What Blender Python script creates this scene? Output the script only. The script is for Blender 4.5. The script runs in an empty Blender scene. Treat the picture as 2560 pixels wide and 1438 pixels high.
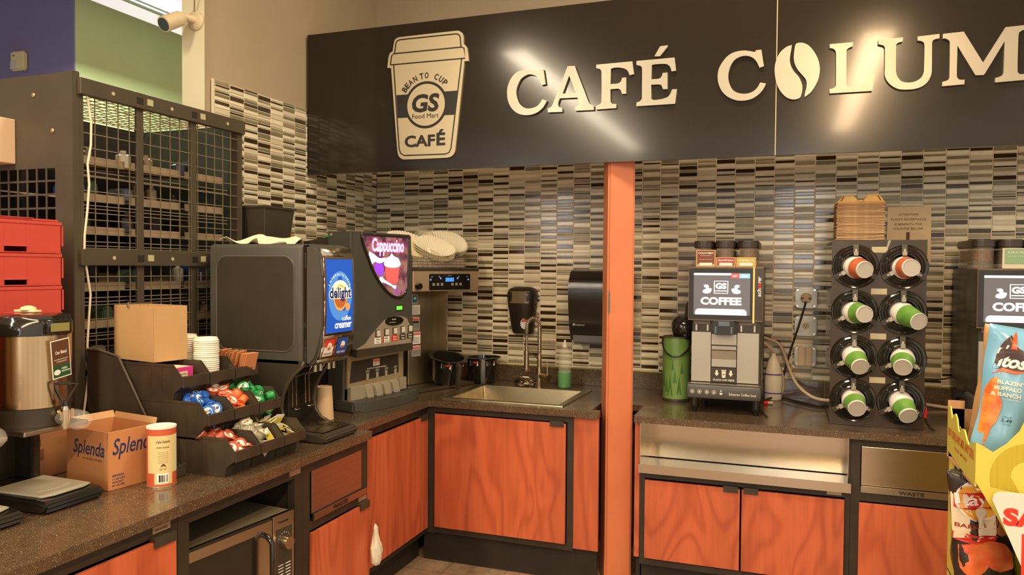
import bpy, bmesh, math, random
from mathutils import Vector, Matrix, Euler
PI = math.pi
scn = bpy.context.scene
col = scn.collection
rnd = random.Random(7)

# ---------------------------------------------------------------- camera
YAW, PITCH, ROLL = 0.3477, -0.0255, 0.007
cam_d = bpy.data.cameras.new('camera'); cam = bpy.data.objects.new('camera', cam_d); col.objects.link(cam)
fw = Vector((-math.sin(YAW)*math.cos(PITCH), math.cos(YAW)*math.cos(PITCH), math.sin(PITCH)))
ri = Vector((math.cos(YAW), math.sin(YAW), 0)); up = ri.cross(fw)
r2 = ri*math.cos(ROLL) + up*math.sin(ROLL); u2 = -ri*math.sin(ROLL) + up*math.cos(ROLL)
cam.matrix_world = Matrix(((r2.x, u2.x, -fw.x, 2.554), (r2.y, u2.y, -fw.y, -4.410), (r2.z, u2.z, -fw.z, 1.564), (0, 0, 0, 1)))
cam_d.sensor_width = 36; cam_d.lens = 1894.08/2560*36; cam_d.clip_start = .05
scn.camera = cam
# ---------------------------------------------------------------- colour management, world, lights
scn.view_settings.view_transform = 'Standard'; scn.view_settings.look = 'None'
scn.view_settings.gamma = 1; scn.view_settings.use_curve_mapping = False
scn.view_settings.exposure = 0.20
w = bpy.data.worlds.new('world'); scn.world = w; w.use_nodes = True
w.node_tree.nodes['Background'].inputs[0].default_value = (1.0, .88, .72, 1)
w.node_tree.nodes['Background'].inputs[1].default_value = 0.95

def area(name, loc, sx, sy, power, color, rot=(0, 0, 0), spread=PI):
    l = bpy.data.lights.new(name, 'AREA'); l.shape = 'RECTANGLE'; l.size = sx; l.size_y = sy
    l.energy = power; l.color = color; l.spread = spread
    o = bpy.data.objects.new(name, l); col.objects.link(o); o.location = loc; o.rotation_euler = rot
    return o
WARM = (1.0, .86, .64)
area('strip_light_left', (0.35, -6.0, 3.40), .22, 5.6, 190, WARM)
area('strip_light_right', (3.2, -5.8, 3.40), .22, 4.4, 200, (1.0, .70, .40))
area('ceiling_panel_light', (2.3, -1.9, 3.85), 1.3, .4, 70, WARM)
area('window_light_centre', (2.75, -8.9, 2.2), .7, 1.9, 26, (.90, .94, 1.0), (PI/2, 0, 0))
area('window_light_side', (-1.4, -8.9, 2.3), .6, 1.6, 18, (.90, .94, 1.0), (PI/2, 0, 0))
area('side_room_light', (-1.6, -.3, 3.3), .5, 2.0, 150, (.92, 1.0, .86), (0, math.radians(-8), 0))

# ---------------------------------------------------------------- materials
def lin(c):
    out = []
    for v in c[:3]:
        v /= 255.0
        out.append(v/12.92 if v <= .04045 else ((v+.055)/1.055)**2.4)
    return (*out, 1.0)
_M = {}
def mat(name, c, rough=.5, metal=0.0, emit=None, es=1.0, trans=0, alpha=1, coat=0, ior=1.45, spec=.5):
    if name in _M: return _M[name]
    m = bpy.data.materials.new(name); m.use_nodes = True
    b = m.node_tree.nodes['Principled BSDF']
    b.inputs['Base Color'].default_value = lin(c)
    b.inputs['Roughness'].default_value = rough; b.inputs['Metallic'].default_value = metal
    b.inputs['IOR'].default_value = ior
    b.inputs['Specular IOR Level'].default_value = spec
    if emit: b.inputs['Emission Color'].default_value = lin(emit); b.inputs['Emission Strength'].default_value = es
    if trans: b.inputs['Transmission Weight'].default_value = trans
    if alpha < 1: b.inputs['Alpha'].default_value = alpha
    if coat: b.inputs['Coat Weight'].default_value = coat; b.inputs['Coat Roughness'].default_value = .08
    _M[name] = m
    return m
def nodes(m): return m.node_tree.nodes, m.node_tree.links, m.node_tree.nodes['Principled BSDF']
def varied(name, c, c2, scale=6, rough=.5, metal=0, rvar=.12, stretch=(1, 1, 1), bump=0, detail=4, coat=0):
    """two tone noise material"""
    m = mat(name, c, rough, metal, coat=coat); N, L, b = nodes(m)
    tc = N.new('ShaderNodeTexCoord'); mp = N.new('ShaderNodeMapping'); mp.inputs['Scale'].default_value = stretch
    nz = N.new('ShaderNodeTexNoise'); nz.inputs['Scale'].default_value = scale; nz.inputs['Detail'].default_value = detail
    L.new(tc.outputs['Object'], mp.inputs[0]); L.new(mp.outputs[0], nz.inputs['Vector'])
    mx = N.new('ShaderNodeMix'); mx.data_type = 'RGBA'
    mx.inputs[6].default_value = lin(c); mx.inputs[7].default_value = lin(c2)
    cr = N.new('ShaderNodeMapRange'); cr.inputs[1].default_value = .35; cr.inputs[2].default_value = .68
    L.new(nz.outputs['Fac'], cr.inputs[0]); L.new(cr.outputs[0], mx.inputs[0]); L.new(mx.outputs[2], b.inputs['Base Color'])
    mr = N.new('ShaderNodeMapRange'); mr.inputs[3].default_value = max(.02, rough-rvar); mr.inputs[4].default_value = rough+rvar
    L.new(nz.outputs['Fac'], mr.inputs[0]); L.new(mr.outputs[0], b.inputs['Roughness'])
    if bump:
        bp = N.new('ShaderNodeBump'); bp.inputs['Strength'].default_value = bump; bp.inputs['Distance'].default_value = .002
        L.new(nz.outputs['Fac'], bp.inputs['Height']); L.new(bp.outputs[0], b.inputs['Normal'])
    return m

beige = varied('beige_paint', (172, 153, 124), (166, 147, 118), 3, .75)
cream = varied('cream_paint', (222, 214, 178), (216, 208, 172), 3, .7)
greenp = varied('sage_green_paint', (176, 186, 134), (172, 181, 130), 2, .7)
bluep = varied('violet_blue_paint', (120, 118, 160), (116, 114, 155), 2, .7)
ceilm = varied('ceiling_paint', (200, 190, 165), (192, 182, 158), 2, .8)
grout = varied('grout', (224, 212, 180), (216, 202, 170), 30, .8)
T_CREAM = varied('tile_cream_glass', (236, 224, 192), (226, 212, 180), 9, .16, 0, .05, coat=.25)
T_SAND = varied('tile_sand_glass', (214, 202, 172), (204, 190, 160), 9, .18, 0, .05, coat=.25)
T_TAUPE = varied('tile_taupe_stone', (160, 144, 114), (146, 130, 102), 14, .3, 0, .08)
T_OLIVE = varied('tile_olive_glass', (132, 124, 94), (118, 110, 82), 9, .16, 0, .05, coat=.3)
T_DARK = varied('tile_dark_glass', (62, 44, 26), (50, 35, 20), 9, .12, 0, .03, coat=.3)
TILES = [grout, T_CREAM, T_SAND, T_TAUPE, T_OLIVE, T_DARK]

def worktop_mat():
    m = mat('speckled_brown_laminate', (84, 68, 50), .22, coat=.3); N, L, b = nodes(m)
    tc = N.new('ShaderNodeTexCoord')
    nz = N.new('ShaderNodeTexNoise'); nz.inputs['Scale'].default_value = 26; nz.inputs['Detail'].default_value = 6
    L.new(tc.outputs['Object'], nz.inputs['Vector'])
    m1 = N.new('ShaderNodeMix'); m1.data_type = 'RGBA'; m1.inputs[6].default_value = lin((60, 46, 33)); m1.inputs[7].default_value = lin((98, 78, 56))
    L.new(nz.outputs['Fac'], m1.inputs[0])
    prev = m1
    dn = N.new('ShaderNodeTexNoise'); dn.inputs['Scale'].default_value = 150; L.new(tc.outputs['Object'], dn.inputs['Vector'])
    dv = N.new('ShaderNodeVectorMath'); dv.operation = 'MULTIPLY_ADD'; dv.inputs[1].default_value = (.006, .006, .006); L.new(dn.outputs['Color'], dv.inputs[0]); L.new(tc.outputs['Object'], dv.inputs[2])
    for sc, thr, c in ((300, .17, (176, 154, 122)), (170, .13, (222, 200, 164)), (230, .22, (32, 24, 17)), (420, .22, (140, 118, 90))):
        v = N.new('ShaderNodeTexVoronoi'); v.inputs['Scale'].default_value = sc
        L.new(dv.outputs[0], v.inputs['Vector'])
        lt = N.new('ShaderNodeMapRange'); lt.inputs[1].default_value = thr; lt.inputs[2].default_value = thr*1.35; lt.inputs[3].default_value = 1; lt.inputs[4].default_value = 0
        L.new(v.outputs['Distance'], lt.inputs[0])
        n2 = N.new('ShaderNodeTexWhiteNoise'); L.new(v.outputs['Position'], n2.inputs['Vector'])
        g = N.new('ShaderNodeMath'); g.operation = 'GREATER_THAN'; g.inputs[1].default_value = .62; L.new(n2.outputs['Value'], g.inputs[0])
        mu = N.new('ShaderNodeMath'); mu.operation = 'MULTIPLY'; L.new(lt.outputs[0], mu.inputs[0]); L.new(g.outputs[0], mu.inputs[1])
        mx = N.new('ShaderNodeMix'); mx.data_type = 'RGBA'; mx.inputs[7].default_value = lin(c)
        L.new(mu.outputs[0], mx.inputs[0]); L.new(prev.outputs[2], mx.inputs[6]); prev = mx
    L.new(prev.outputs[2], b.inputs['Base Color'])
    return m
WORKTOP = worktop_mat()

def wood_mat():
    m = mat('cherry_wood_laminate', (196, 92, 50), .38, coat=.1); N, L, b = nodes(m)
    tc = N.new('ShaderNodeTexCoord'); oi = N.new('ShaderNodeObjectInfo')
    add = N.new('ShaderNodeVectorMath'); add.operation = 'MULTIPLY_ADD'
    add.inputs[1].default_value = (1, 1, .28)
    sc = N.new('ShaderNodeVectorMath'); sc.operation = 'SCALE'; sc.inputs[0].default_value = (3.1, 5.3, 1.7)
    L.new(oi.outputs['Random'], sc.inputs['Scale']); L.new(tc.outputs['Object'], add.inputs[0]); L.new(sc.outputs[0], add.inputs[2])
    nz = N.new('ShaderNodeTexNoise'); nz.inputs['Scale'].default_value = 4.2; nz.inputs['Detail'].default_value = 1.5; nz.inputs['Distortion'].default_value = .6
    L.new(add.outputs[0], nz.inputs['Vector'])
    mul = N.new('ShaderNodeMath'); mul.operation = 'MULTIPLY'; mul.inputs[1].default_value = 46; L.new(nz.outputs['Fac'], mul.inputs[0])
    sn = N.new('ShaderNodeMath'); sn.operation = 'SINE'; L.new(mul.outputs[0], sn.inputs[0])
    mr = N.new('ShaderNodeMapRange'); mr.inputs[1].default_value = -1; mr.inputs[2].default_value = 1; L.new(sn.outputs[0], mr.inputs[0])
    pw = N.new('ShaderNodeMath'); pw.operation = 'POWER'; pw.inputs[1].default_value = 2.2; L.new(mr.outputs[0], pw.inputs[0])
    f2 = N.new('ShaderNodeTexNoise'); f2.inputs['Scale'].default_value = 60; f2.inputs['Detail'].default_value = 3
    mp = N.new('ShaderNodeMapping'); mp.inputs['Scale'].default_value = (1, 1, .06); L.new(tc.outputs['Object'], mp.inputs[0]); L.new(mp.outputs[0], f2.inputs['Vector'])
    f3 = N.new('ShaderNodeTexNoise'); f3.inputs['Scale'].default_value = 7; mp3 = N.new('ShaderNodeMapping'); mp3.inputs['Scale'].default_value = (1, 1, .1)
    L.new(add.outputs[0], mp3.inputs[0]); L.new(mp3.outputs[0], f3.inputs['Vector'])
    mx = N.new('ShaderNodeMix'); mx.data_type = 'RGBA'; mx.inputs[6].default_value = lin((206, 104, 64)); mx.inputs[7].default_value = lin((164, 70, 42))
    fac = N.new('ShaderNodeMath'); fac.operation = 'MULTIPLY'; fac.inputs[1].default_value = .5; L.new(pw.outputs[0], fac.inputs[0]); L.new(fac.outputs[0], mx.inputs[0])
    m2 = N.new('ShaderNodeMix'); m2.data_type = 'RGBA'; m2.blend_type = 'MULTIPLY'; m2.inputs[0].default_value = .35
    L.new(mx.outputs[2], m2.inputs[6]); L.new(f2.outputs['Fac'], m2.inputs[7])
    m3 = N.new('ShaderNodeMix'); m3.data_type = 'RGBA'; m3.blend_type = 'OVERLAY'; m3.inputs[0].default_value = .3
    L.new(m2.outputs[2], m3.inputs[6]); L.new(f3.outputs['Fac'], m3.inputs[7])
    L.new(m3.outputs[2], b.inputs['Base Color'])
    return m
WOOD = wood_mat()
FRAME = varied('black_brown_metal_frame', (52, 44, 32), (44, 36, 26), 12, .5)
KICK = varied('black_kickboard', (46, 38, 26), (34, 28, 20), 6, .6)
STEEL = varied('brushed_steel', (186, 176, 158), (178, 168, 150), 3, .3, 1, .06, stretch=(1, 1, 40))
STEELH = varied('brushed_steel_warm', (192, 182, 164), (188, 178, 160), 3, .22, 1, .03, stretch=(3, 3, 90))
SINKM = varied('sink_steel', (176, 162, 132), (160, 146, 118), 20, .34, 1, .08)
CHROME = mat('chrome', (205, 190, 165), .12, 1)
NICKEL = varied('brushed_nickel', (196, 176, 146), (186, 166, 136), 30, .28, 1, .06)
BLACKP = varied('black_plastic', (62, 55, 44), (54, 48, 38), 8, .36)
BLACKG = mat('gloss_black_plastic', (30, 27, 22), .12, coat=.5)
DARKG = varied('charcoal_plastic', (76, 73, 64), (70, 67, 58), 8, .42)
GREYP = mat('grey_plastic', (150, 144, 130), .5)
WHITEP = mat('white_plastic', (226, 220, 205), .45)
WHITEI = mat('white_print', (235, 230, 218), .6)
BLACKI = mat('black_print', (28, 24, 20), .6)
NAVYI = mat('navy_print', (40, 52, 92), .7)
REDI = mat('red_print', (206, 48, 34), .6)
BROWNI = mat('brown_print', (96, 52, 30), .6)
POST = varied('orange_post_paint', (206, 120, 78), (199, 114, 74), 5, .4)
CARD = varied('cardboard', (196, 134, 84), (182, 122, 76), 5, .8)
KRAFT = varied('kraft_paper', (188, 150, 100), (178, 140, 92), 5, .75)
CARDIN = varied('cardboard_inside', (202, 158, 110), (190, 146, 100), 5, .8)
SIGNM = varied('sign_satin_bronze', (42, 35, 25), (38, 32, 23), 1.2, .17, .3, .02, coat=.25)
LETTER = varied('silver_letter_face', (172, 164, 144), (165, 156, 137), 3, .36, .6, .05)
LOGOM = varied('silver_logo_face', (196, 180, 146), (190, 174, 140), 2, .4, .6, .05)
GLASS = mat('clear_plastic', (245, 245, 240), .06, trans=1, ior=1.4)
CLEAR = mat('thin_clear_plastic', (230, 225, 210), .05, alpha=.12, spec=.9)

# ---------------------------------------------------------------- mesh helper
ROOTM = {}
class MB:
    def __init__(s): s.bm = bmesh.new(); s.mi = 0
    def _set(s, fs):
        for f in fs: f.material_index = s.mi
        return fs
    def m(s, i): s.mi = i; return s
    def quad(s, *pts):
        vs = [s.bm.verts.new(p) for p in pts]; f = s.bm.faces.new(vs); s._set([f]); return f
    def box(s, x0, x1, y0, y1, z0, z1, bev=0, seg=2):
        v = [s.bm.verts.new((x, y, z)) for x in (x0, x1) for y in (y0, y1) for z in (z0, z1)]
        idx = ((0, 1, 3, 2), (4, 6, 7, 5), (0, 4, 5, 1), (2, 3, 7, 6), (0, 2, 6, 4), (1, 5, 7, 3))
        fs = s._set([s.bm.faces.new([v[i] for i in q]) for q in idx])
        if bev:
            es = list({e for f in fs for e in f.edges})
            r = bmesh.ops.bevel(s.bm, geom=es, offset=bev, segments=seg, affect='EDGES', profile=.5)
            s._set(r['faces'])
        return s
    def hexa(s, b, t):
        """eight corner solid: b,t = 4 bottom and 4 top points, same order"""
        vb = [s.bm.verts.new(p) for p in b]; vt = [s.bm.verts.new(p) for p in t]; n = len(vb)
        fs = [s.bm.faces.new(list(reversed(vb))), s.bm.faces.new(vt)]
        for i in range(n): fs.append(s.bm.faces.new((vb[i], vb[(i+1) % n], vt[(i+1) % n], vt[i])))
        s._set(fs); return s
    def prism(s, pts, axis, a, b, bev=0):
        """polygon pts in the two other axes (in xyz order) extruded along axis from a to b"""
        def P(p, t):
            if axis == 'x': return (t, p[0], p[1])
            if axis == 'y': return (p[0], t, p[1])
            return (p[0], p[1], t)
        n0 = set(s.bm.faces)
        s.hexa([P(p, a) for p in pts], [P(p, b) for p in pts])
        if bev:
            fs = [f for f in s.bm.faces if f not in n0]
            r = bmesh.ops.bevel(s.bm, geom=list({e for f in fs for e in f.edges}), offset=bev, segments=2, affect='EDGES')
            s._set(r['faces'])
        return s
    def lathe(s, prof, c=(0, 0, 0), axis='z', seg=32, a0=0, a1=2*PI, M=None, scale=(1, 1)):
        full = abs(a1-a0-2*PI) < 1e-6; n = seg if full else seg+1
        rings = []
        for r, h in prof:
            ring = []
            for i in range(n):
                a = a0+(a1-a0)*i/seg
                x, y = r*math.cos(a)*scale[0], r*math.sin(a)*scale[1]
                p = {'z': (x, y, h), 'x': (h, x, y), 'y': (x, h, y)}[axis]
                p = Vector(p)
                if M: p = M @ p
                ring.append(s.bm.verts.new(p+Vector(c)))
            rings.append(ring)
        for k in range(len(rings)-1):
            A, B = rings[k], rings[k+1]
            for i in range(seg):
                j = (i+1) % n
                try: s._set([s.bm.faces.new((A[i], A[j], B[j], B[i]))])
                except ValueError: pass
        if full:
            for ring, flip in ((rings[0], 1), (rings[-1], 0)):
                try: s._set([s.bm.faces.new(ring[::-1] if flip else ring)])
                except ValueError: pass
        return s
    def shell(s, prof, c=(0, 0, 0), axis='z', seg=32, M=None, scale=(1, 1)):
        """lathe without caps"""
        rings = []
        for r, h in prof:
            ring = []
            for i in range(seg):
                a = 2*PI*i/seg
                x, y = r*math.cos(a)*scale[0], r*math.sin(a)*scale[1]
                p = Vector({'z': (x, y, h), 'x': (h, x, y), 'y': (x, h, y)}[axis])
                if M: p = M @ p
                ring.append(s.bm.verts.new(p+Vector(c)))
            rings.append(ring)
        for k in range(len(rings)-1):
            for i in range(seg):
                j = (i+1) % seg
                s._set([s.bm.faces.new((rings[k][i], rings[k][j], rings[k+1][j], rings[k+1][i]))])
        return s
    def cyl(s, p0, p1, r0, r1=None, seg=20):
        p0, p1 = Vector(p0), Vector(p1); d = p1-p0
        M = d.to_track_quat('Z', 'Y').to_matrix()
        return s.lathe([(r0, 0), (r1 if r1 is not None else r0, d.length)], p0, 'z', seg, M=M)
    def tube(s, path, r, seg=8, closed=False):
        pts = [Vector(p) for p in path]; n = len(pts); rings = []
        prev = None
        for i, p in enumerate(pts):
            a = pts[(i-1) % n] if (closed or i > 0) else p
            b = pts[(i+1) % n] if (closed or i < n-1) else p
            t = (b-a).normalized()
            if prev is None:
                u = t.orthogonal().normalized()
            else:
                u = (prev-t*prev.dot(t)); u = u.normalized() if u.length > 1e-6 else t.orthogonal().normalized()
            prev = u; v = t.cross(u)
            rr = r[i] if isinstance(r, (list, tuple)) else r
            rings.append([s.bm.verts.new(p+u*rr*math.cos(2*PI*k/seg)+v*rr*math.sin(2*PI*k/seg)) for k in range(seg)])
        m = n if closed else n-1
        for i in range(m):
            A, B = rings[i], rings[(i+1) % n]
            for k in range(seg):
                s._set([s.bm.faces.new((A[k], A[(k+1) % seg], B[(k+1) % seg], B[k]))])
        if not closed:
            s._set([s.bm.faces.new(rings[0][::-1]), s.bm.faces.new(rings[-1])])
        return s
    def poly(s, loops, O, R, U, t=.0):
        """filled 2D outlines (holes allowed) at origin O in the R,U plane, thickness t along RxU"""
        me = curve_mesh(loops, t)
        s.add(me, O, R, U); bpy.data.meshes.remove(me); return s
    def add(s, me, O, R, U, sx=1, sy=1):
        O, R, U = Vector(O), Vector(R), Vector(U); W = R.cross(U)
        vs = [s.bm.verts.new(O+R*(v.co.x*sx)+U*(v.co.y*sy)+W*v.co.z) for v in me.vertices]
        for p in me.polygons:
            try: s._set([s.bm.faces.new([vs[i] for i in p.vertices])])
            except ValueError: pass
        return s
    def text(s, txt, O, R, U, wd, ht, t=.0004, bold=0, shear=0):
        """text fitted into a box whose lower left corner is O, wd wide along R and ht high along U"""
        me = text_mesh(txt, bold, shear)
        xs = [v.co.x for v in me.vertices]; ys = [v.co.y for v in me.vertices]
        if not xs: return s
        x0, x1, y0, y1 = min(xs), max(xs), min(ys), max(ys)
        O, R, U = Vector(O), Vector(R).normalized(), Vector(U).normalized()
        sx, sy = wd/max(x1-x0, 1e-5), ht/max(y1-y0, 1e-5)
        W = R.cross(U)
        vs = [s.bm.verts.new(O+R*((v.co.x-x0)*sx)+U*((v.co.y-y0)*sy)+W*t) for v in me.vertices]
        for p in me.polygons:
            try: s._set([s.bm.faces.new([vs[i] for i in p.vertices])])
            except ValueError: pass
        return s
    def xf(s, M):
        bmesh.ops.transform(s.bm, matrix=M, verts=s.bm.verts); return s
    def copy_from(s, o, M=None):
        n = {}
        for v in o.bm.verts: n[v] = s.bm.verts.new((M @ v.co) if M else v.co)
        for f in o.bm.faces:
            g = s.bm.faces.new([n[v] for v in f.verts]); g.material_index = f.material_index; g.smooth = f.smooth
        return s
_TX = {}
def text_mesh(txt, bold, shear):
    k = (txt, bold, shear)
    if k in _TX: return _TX[k]
    c = bpy.data.curves.new('t', 'FONT'); c.body = txt; c.offset = bold; c.shear = shear; c.fill_mode = 'FRONT'; c.resolution_u = 3
    o = bpy.data.objects.new('t', c); col.objects.link(o)
    dg = bpy.context.evaluated_depsgraph_get(); me = bpy.data.meshes.new_from_object(o.evaluated_get(dg))
    bpy.data.objects.remove(o); bpy.data.curves.remove(c)
    _TX[k] = me; return me
def curve_mesh(loops, t):
    c = bpy.data.curves.new('c', 'CURVE'); c.dimensions = '2D'; c.fill_mode = 'BOTH'; c.extrude = t/2
    for lp in loops:
        sp = c.splines.new('POLY'); sp.points.add(len(lp)-1); sp.use_cyclic_u = True
        for p, q in zip(sp.points, lp): p.co = (q[0], q[1], 0, 1)
    o = bpy.data.objects.new('c', c); col.objects.link(o)
    dg = bpy.context.evaluated_depsgraph_get(); me = bpy.data.meshes.new_from_object(o.evaluated_get(dg))
    bpy.data.objects.remove(o); bpy.data.curves.remove(c)
    return me
def smooth_loop(pts, n=2, sharp=()):
    """Catmull-Rom through pts, corners sharper than ~50 degrees kept"""
    out = []; N_ = len(pts)
    P = [Vector(p) for p in pts]
    def corner(i):
        a = (P[i]-P[i-1]); b = (P[(i+1) % N_]-P[i])
        return a.length < 1e-6 or b.length < 1e-6 or a.angle(b) > math.radians(42)
    cs = [corner(i) for i in range(N_)]
    for i in range(N_):
        p0, p1, p2, p3 = P[i-1], P[i], P[(i+1) % N_], P[(i+2) % N_]
        m1 = (p2-p0)/2 if not cs[i] else (p2-p1); m2 = (p3-p1)/2 if not cs[(i+1) % N_] else (p2-p1)
        L_ = (p2-p1).length
        if m1.length > L_*1.2: m1 *= L_*1.2/m1.length
        if m2.length > L_*1.2: m2 *= L_*1.2/m2.length
        for k in range(n):
            t = k/n; h = (2*t**3-3*t**2+1, t**3-2*t**2+t, -2*t**3+3*t**2, t**3-t**2)
            q = p1*h[0]+m1*h[1]+p2*h[2]+m2*h[3]; out.append((q.x, q.y))
    return out

def rootof(o):
    while o.parent: o = o.parent
    return o
def obj(name, mb, mats, parent=None, smooth=None, world=True, bevel=0, sub=0, weighted=True):
    me = bpy.data.meshes.new(name); bm = mb.bm
    if parent is not None and world:
        bmesh.ops.transform(bm, matrix=ROOTM[rootof(parent).name].inverted(), verts=bm.verts)
    bmesh.ops.recalc_face_normals(bm, faces=bm.faces)
    if smooth:
        for f in bm.faces: f.smooth = True
    bm.to_mesh(me); bm.free()
    for m_ in (mats if isinstance(mats, (list, tuple)) else [mats]): me.materials.append(m_)
    o = bpy.data.objects.new(name, me); col.objects.link(o)
    if parent is not None: o.parent = parent
    if smooth and smooth is not True:
        try: me.set_sharp_from_angle(angle=math.radians(smooth))
        except Exception: pass
    if bevel:
        b = o.modifiers.new('bevel', 'BEVEL'); b.width = bevel; b.segments = 2; b.limit_method = 'ANGLE'; b.angle_limit = math.radians(40)
    if sub:
        b = o.modifiers.new('sub', 'SUBSURF'); b.levels = sub; b.render_levels = sub
    return o
def thing(name, label, cat, loc=(0, 0, 0), rz=0, group=None, rot=None):
    o = bpy.data.objects.new(name, None); col.objects.link(o); o.empty_display_size = .05
    o.location = loc; o.rotation_euler = rot if rot else (0, 0, rz)
    ROOTM[o.name] = Matrix.Translation(loc) @ o.rotation_euler.to_matrix().to_4x4()
    return tag(o, label, cat, group)
def tag(o, label, cat, group=None):
    o['label'] = label; o['category'] = cat
    if group: o['group'] = group
    return o
def struct(name, mb, mats, **k):
    o = obj(name, mb, mats, **k); o['kind'] = 'structure'; return o
def single(name, mb, mats, label, cat, loc, group=None, **k):
    """a thing that is one mesh: world-built geometry re-centred on loc"""
    mb.xf(Matrix.Translation(-Vector(loc)))
    o = obj(name, mb, mats, None, **k); o.location = loc
    return tag(o, label, cat, group)
def dup(root, M, label=None, group=None):
    """copy a thing with its parts and sub-parts; M = (loc, euler)"""
    r = root.copy(); col.objects.link(r); r.location = M[0]; r.rotation_euler = M[1]
    if label: r['label'] = label
    if group: r['group'] = group
    for ch in list(root.children):
        c = ch.copy(); col.objects.link(c); c.parent = r
        for g in ch.children:
            d = g.copy(); col.objects.link(d); d.parent = c
    return r
X, Y, Z = Vector((1, 0, 0)), Vector((0, 1, 0)), Vector((0, 0, 1))
CT = .868                                  # counter top height
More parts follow.
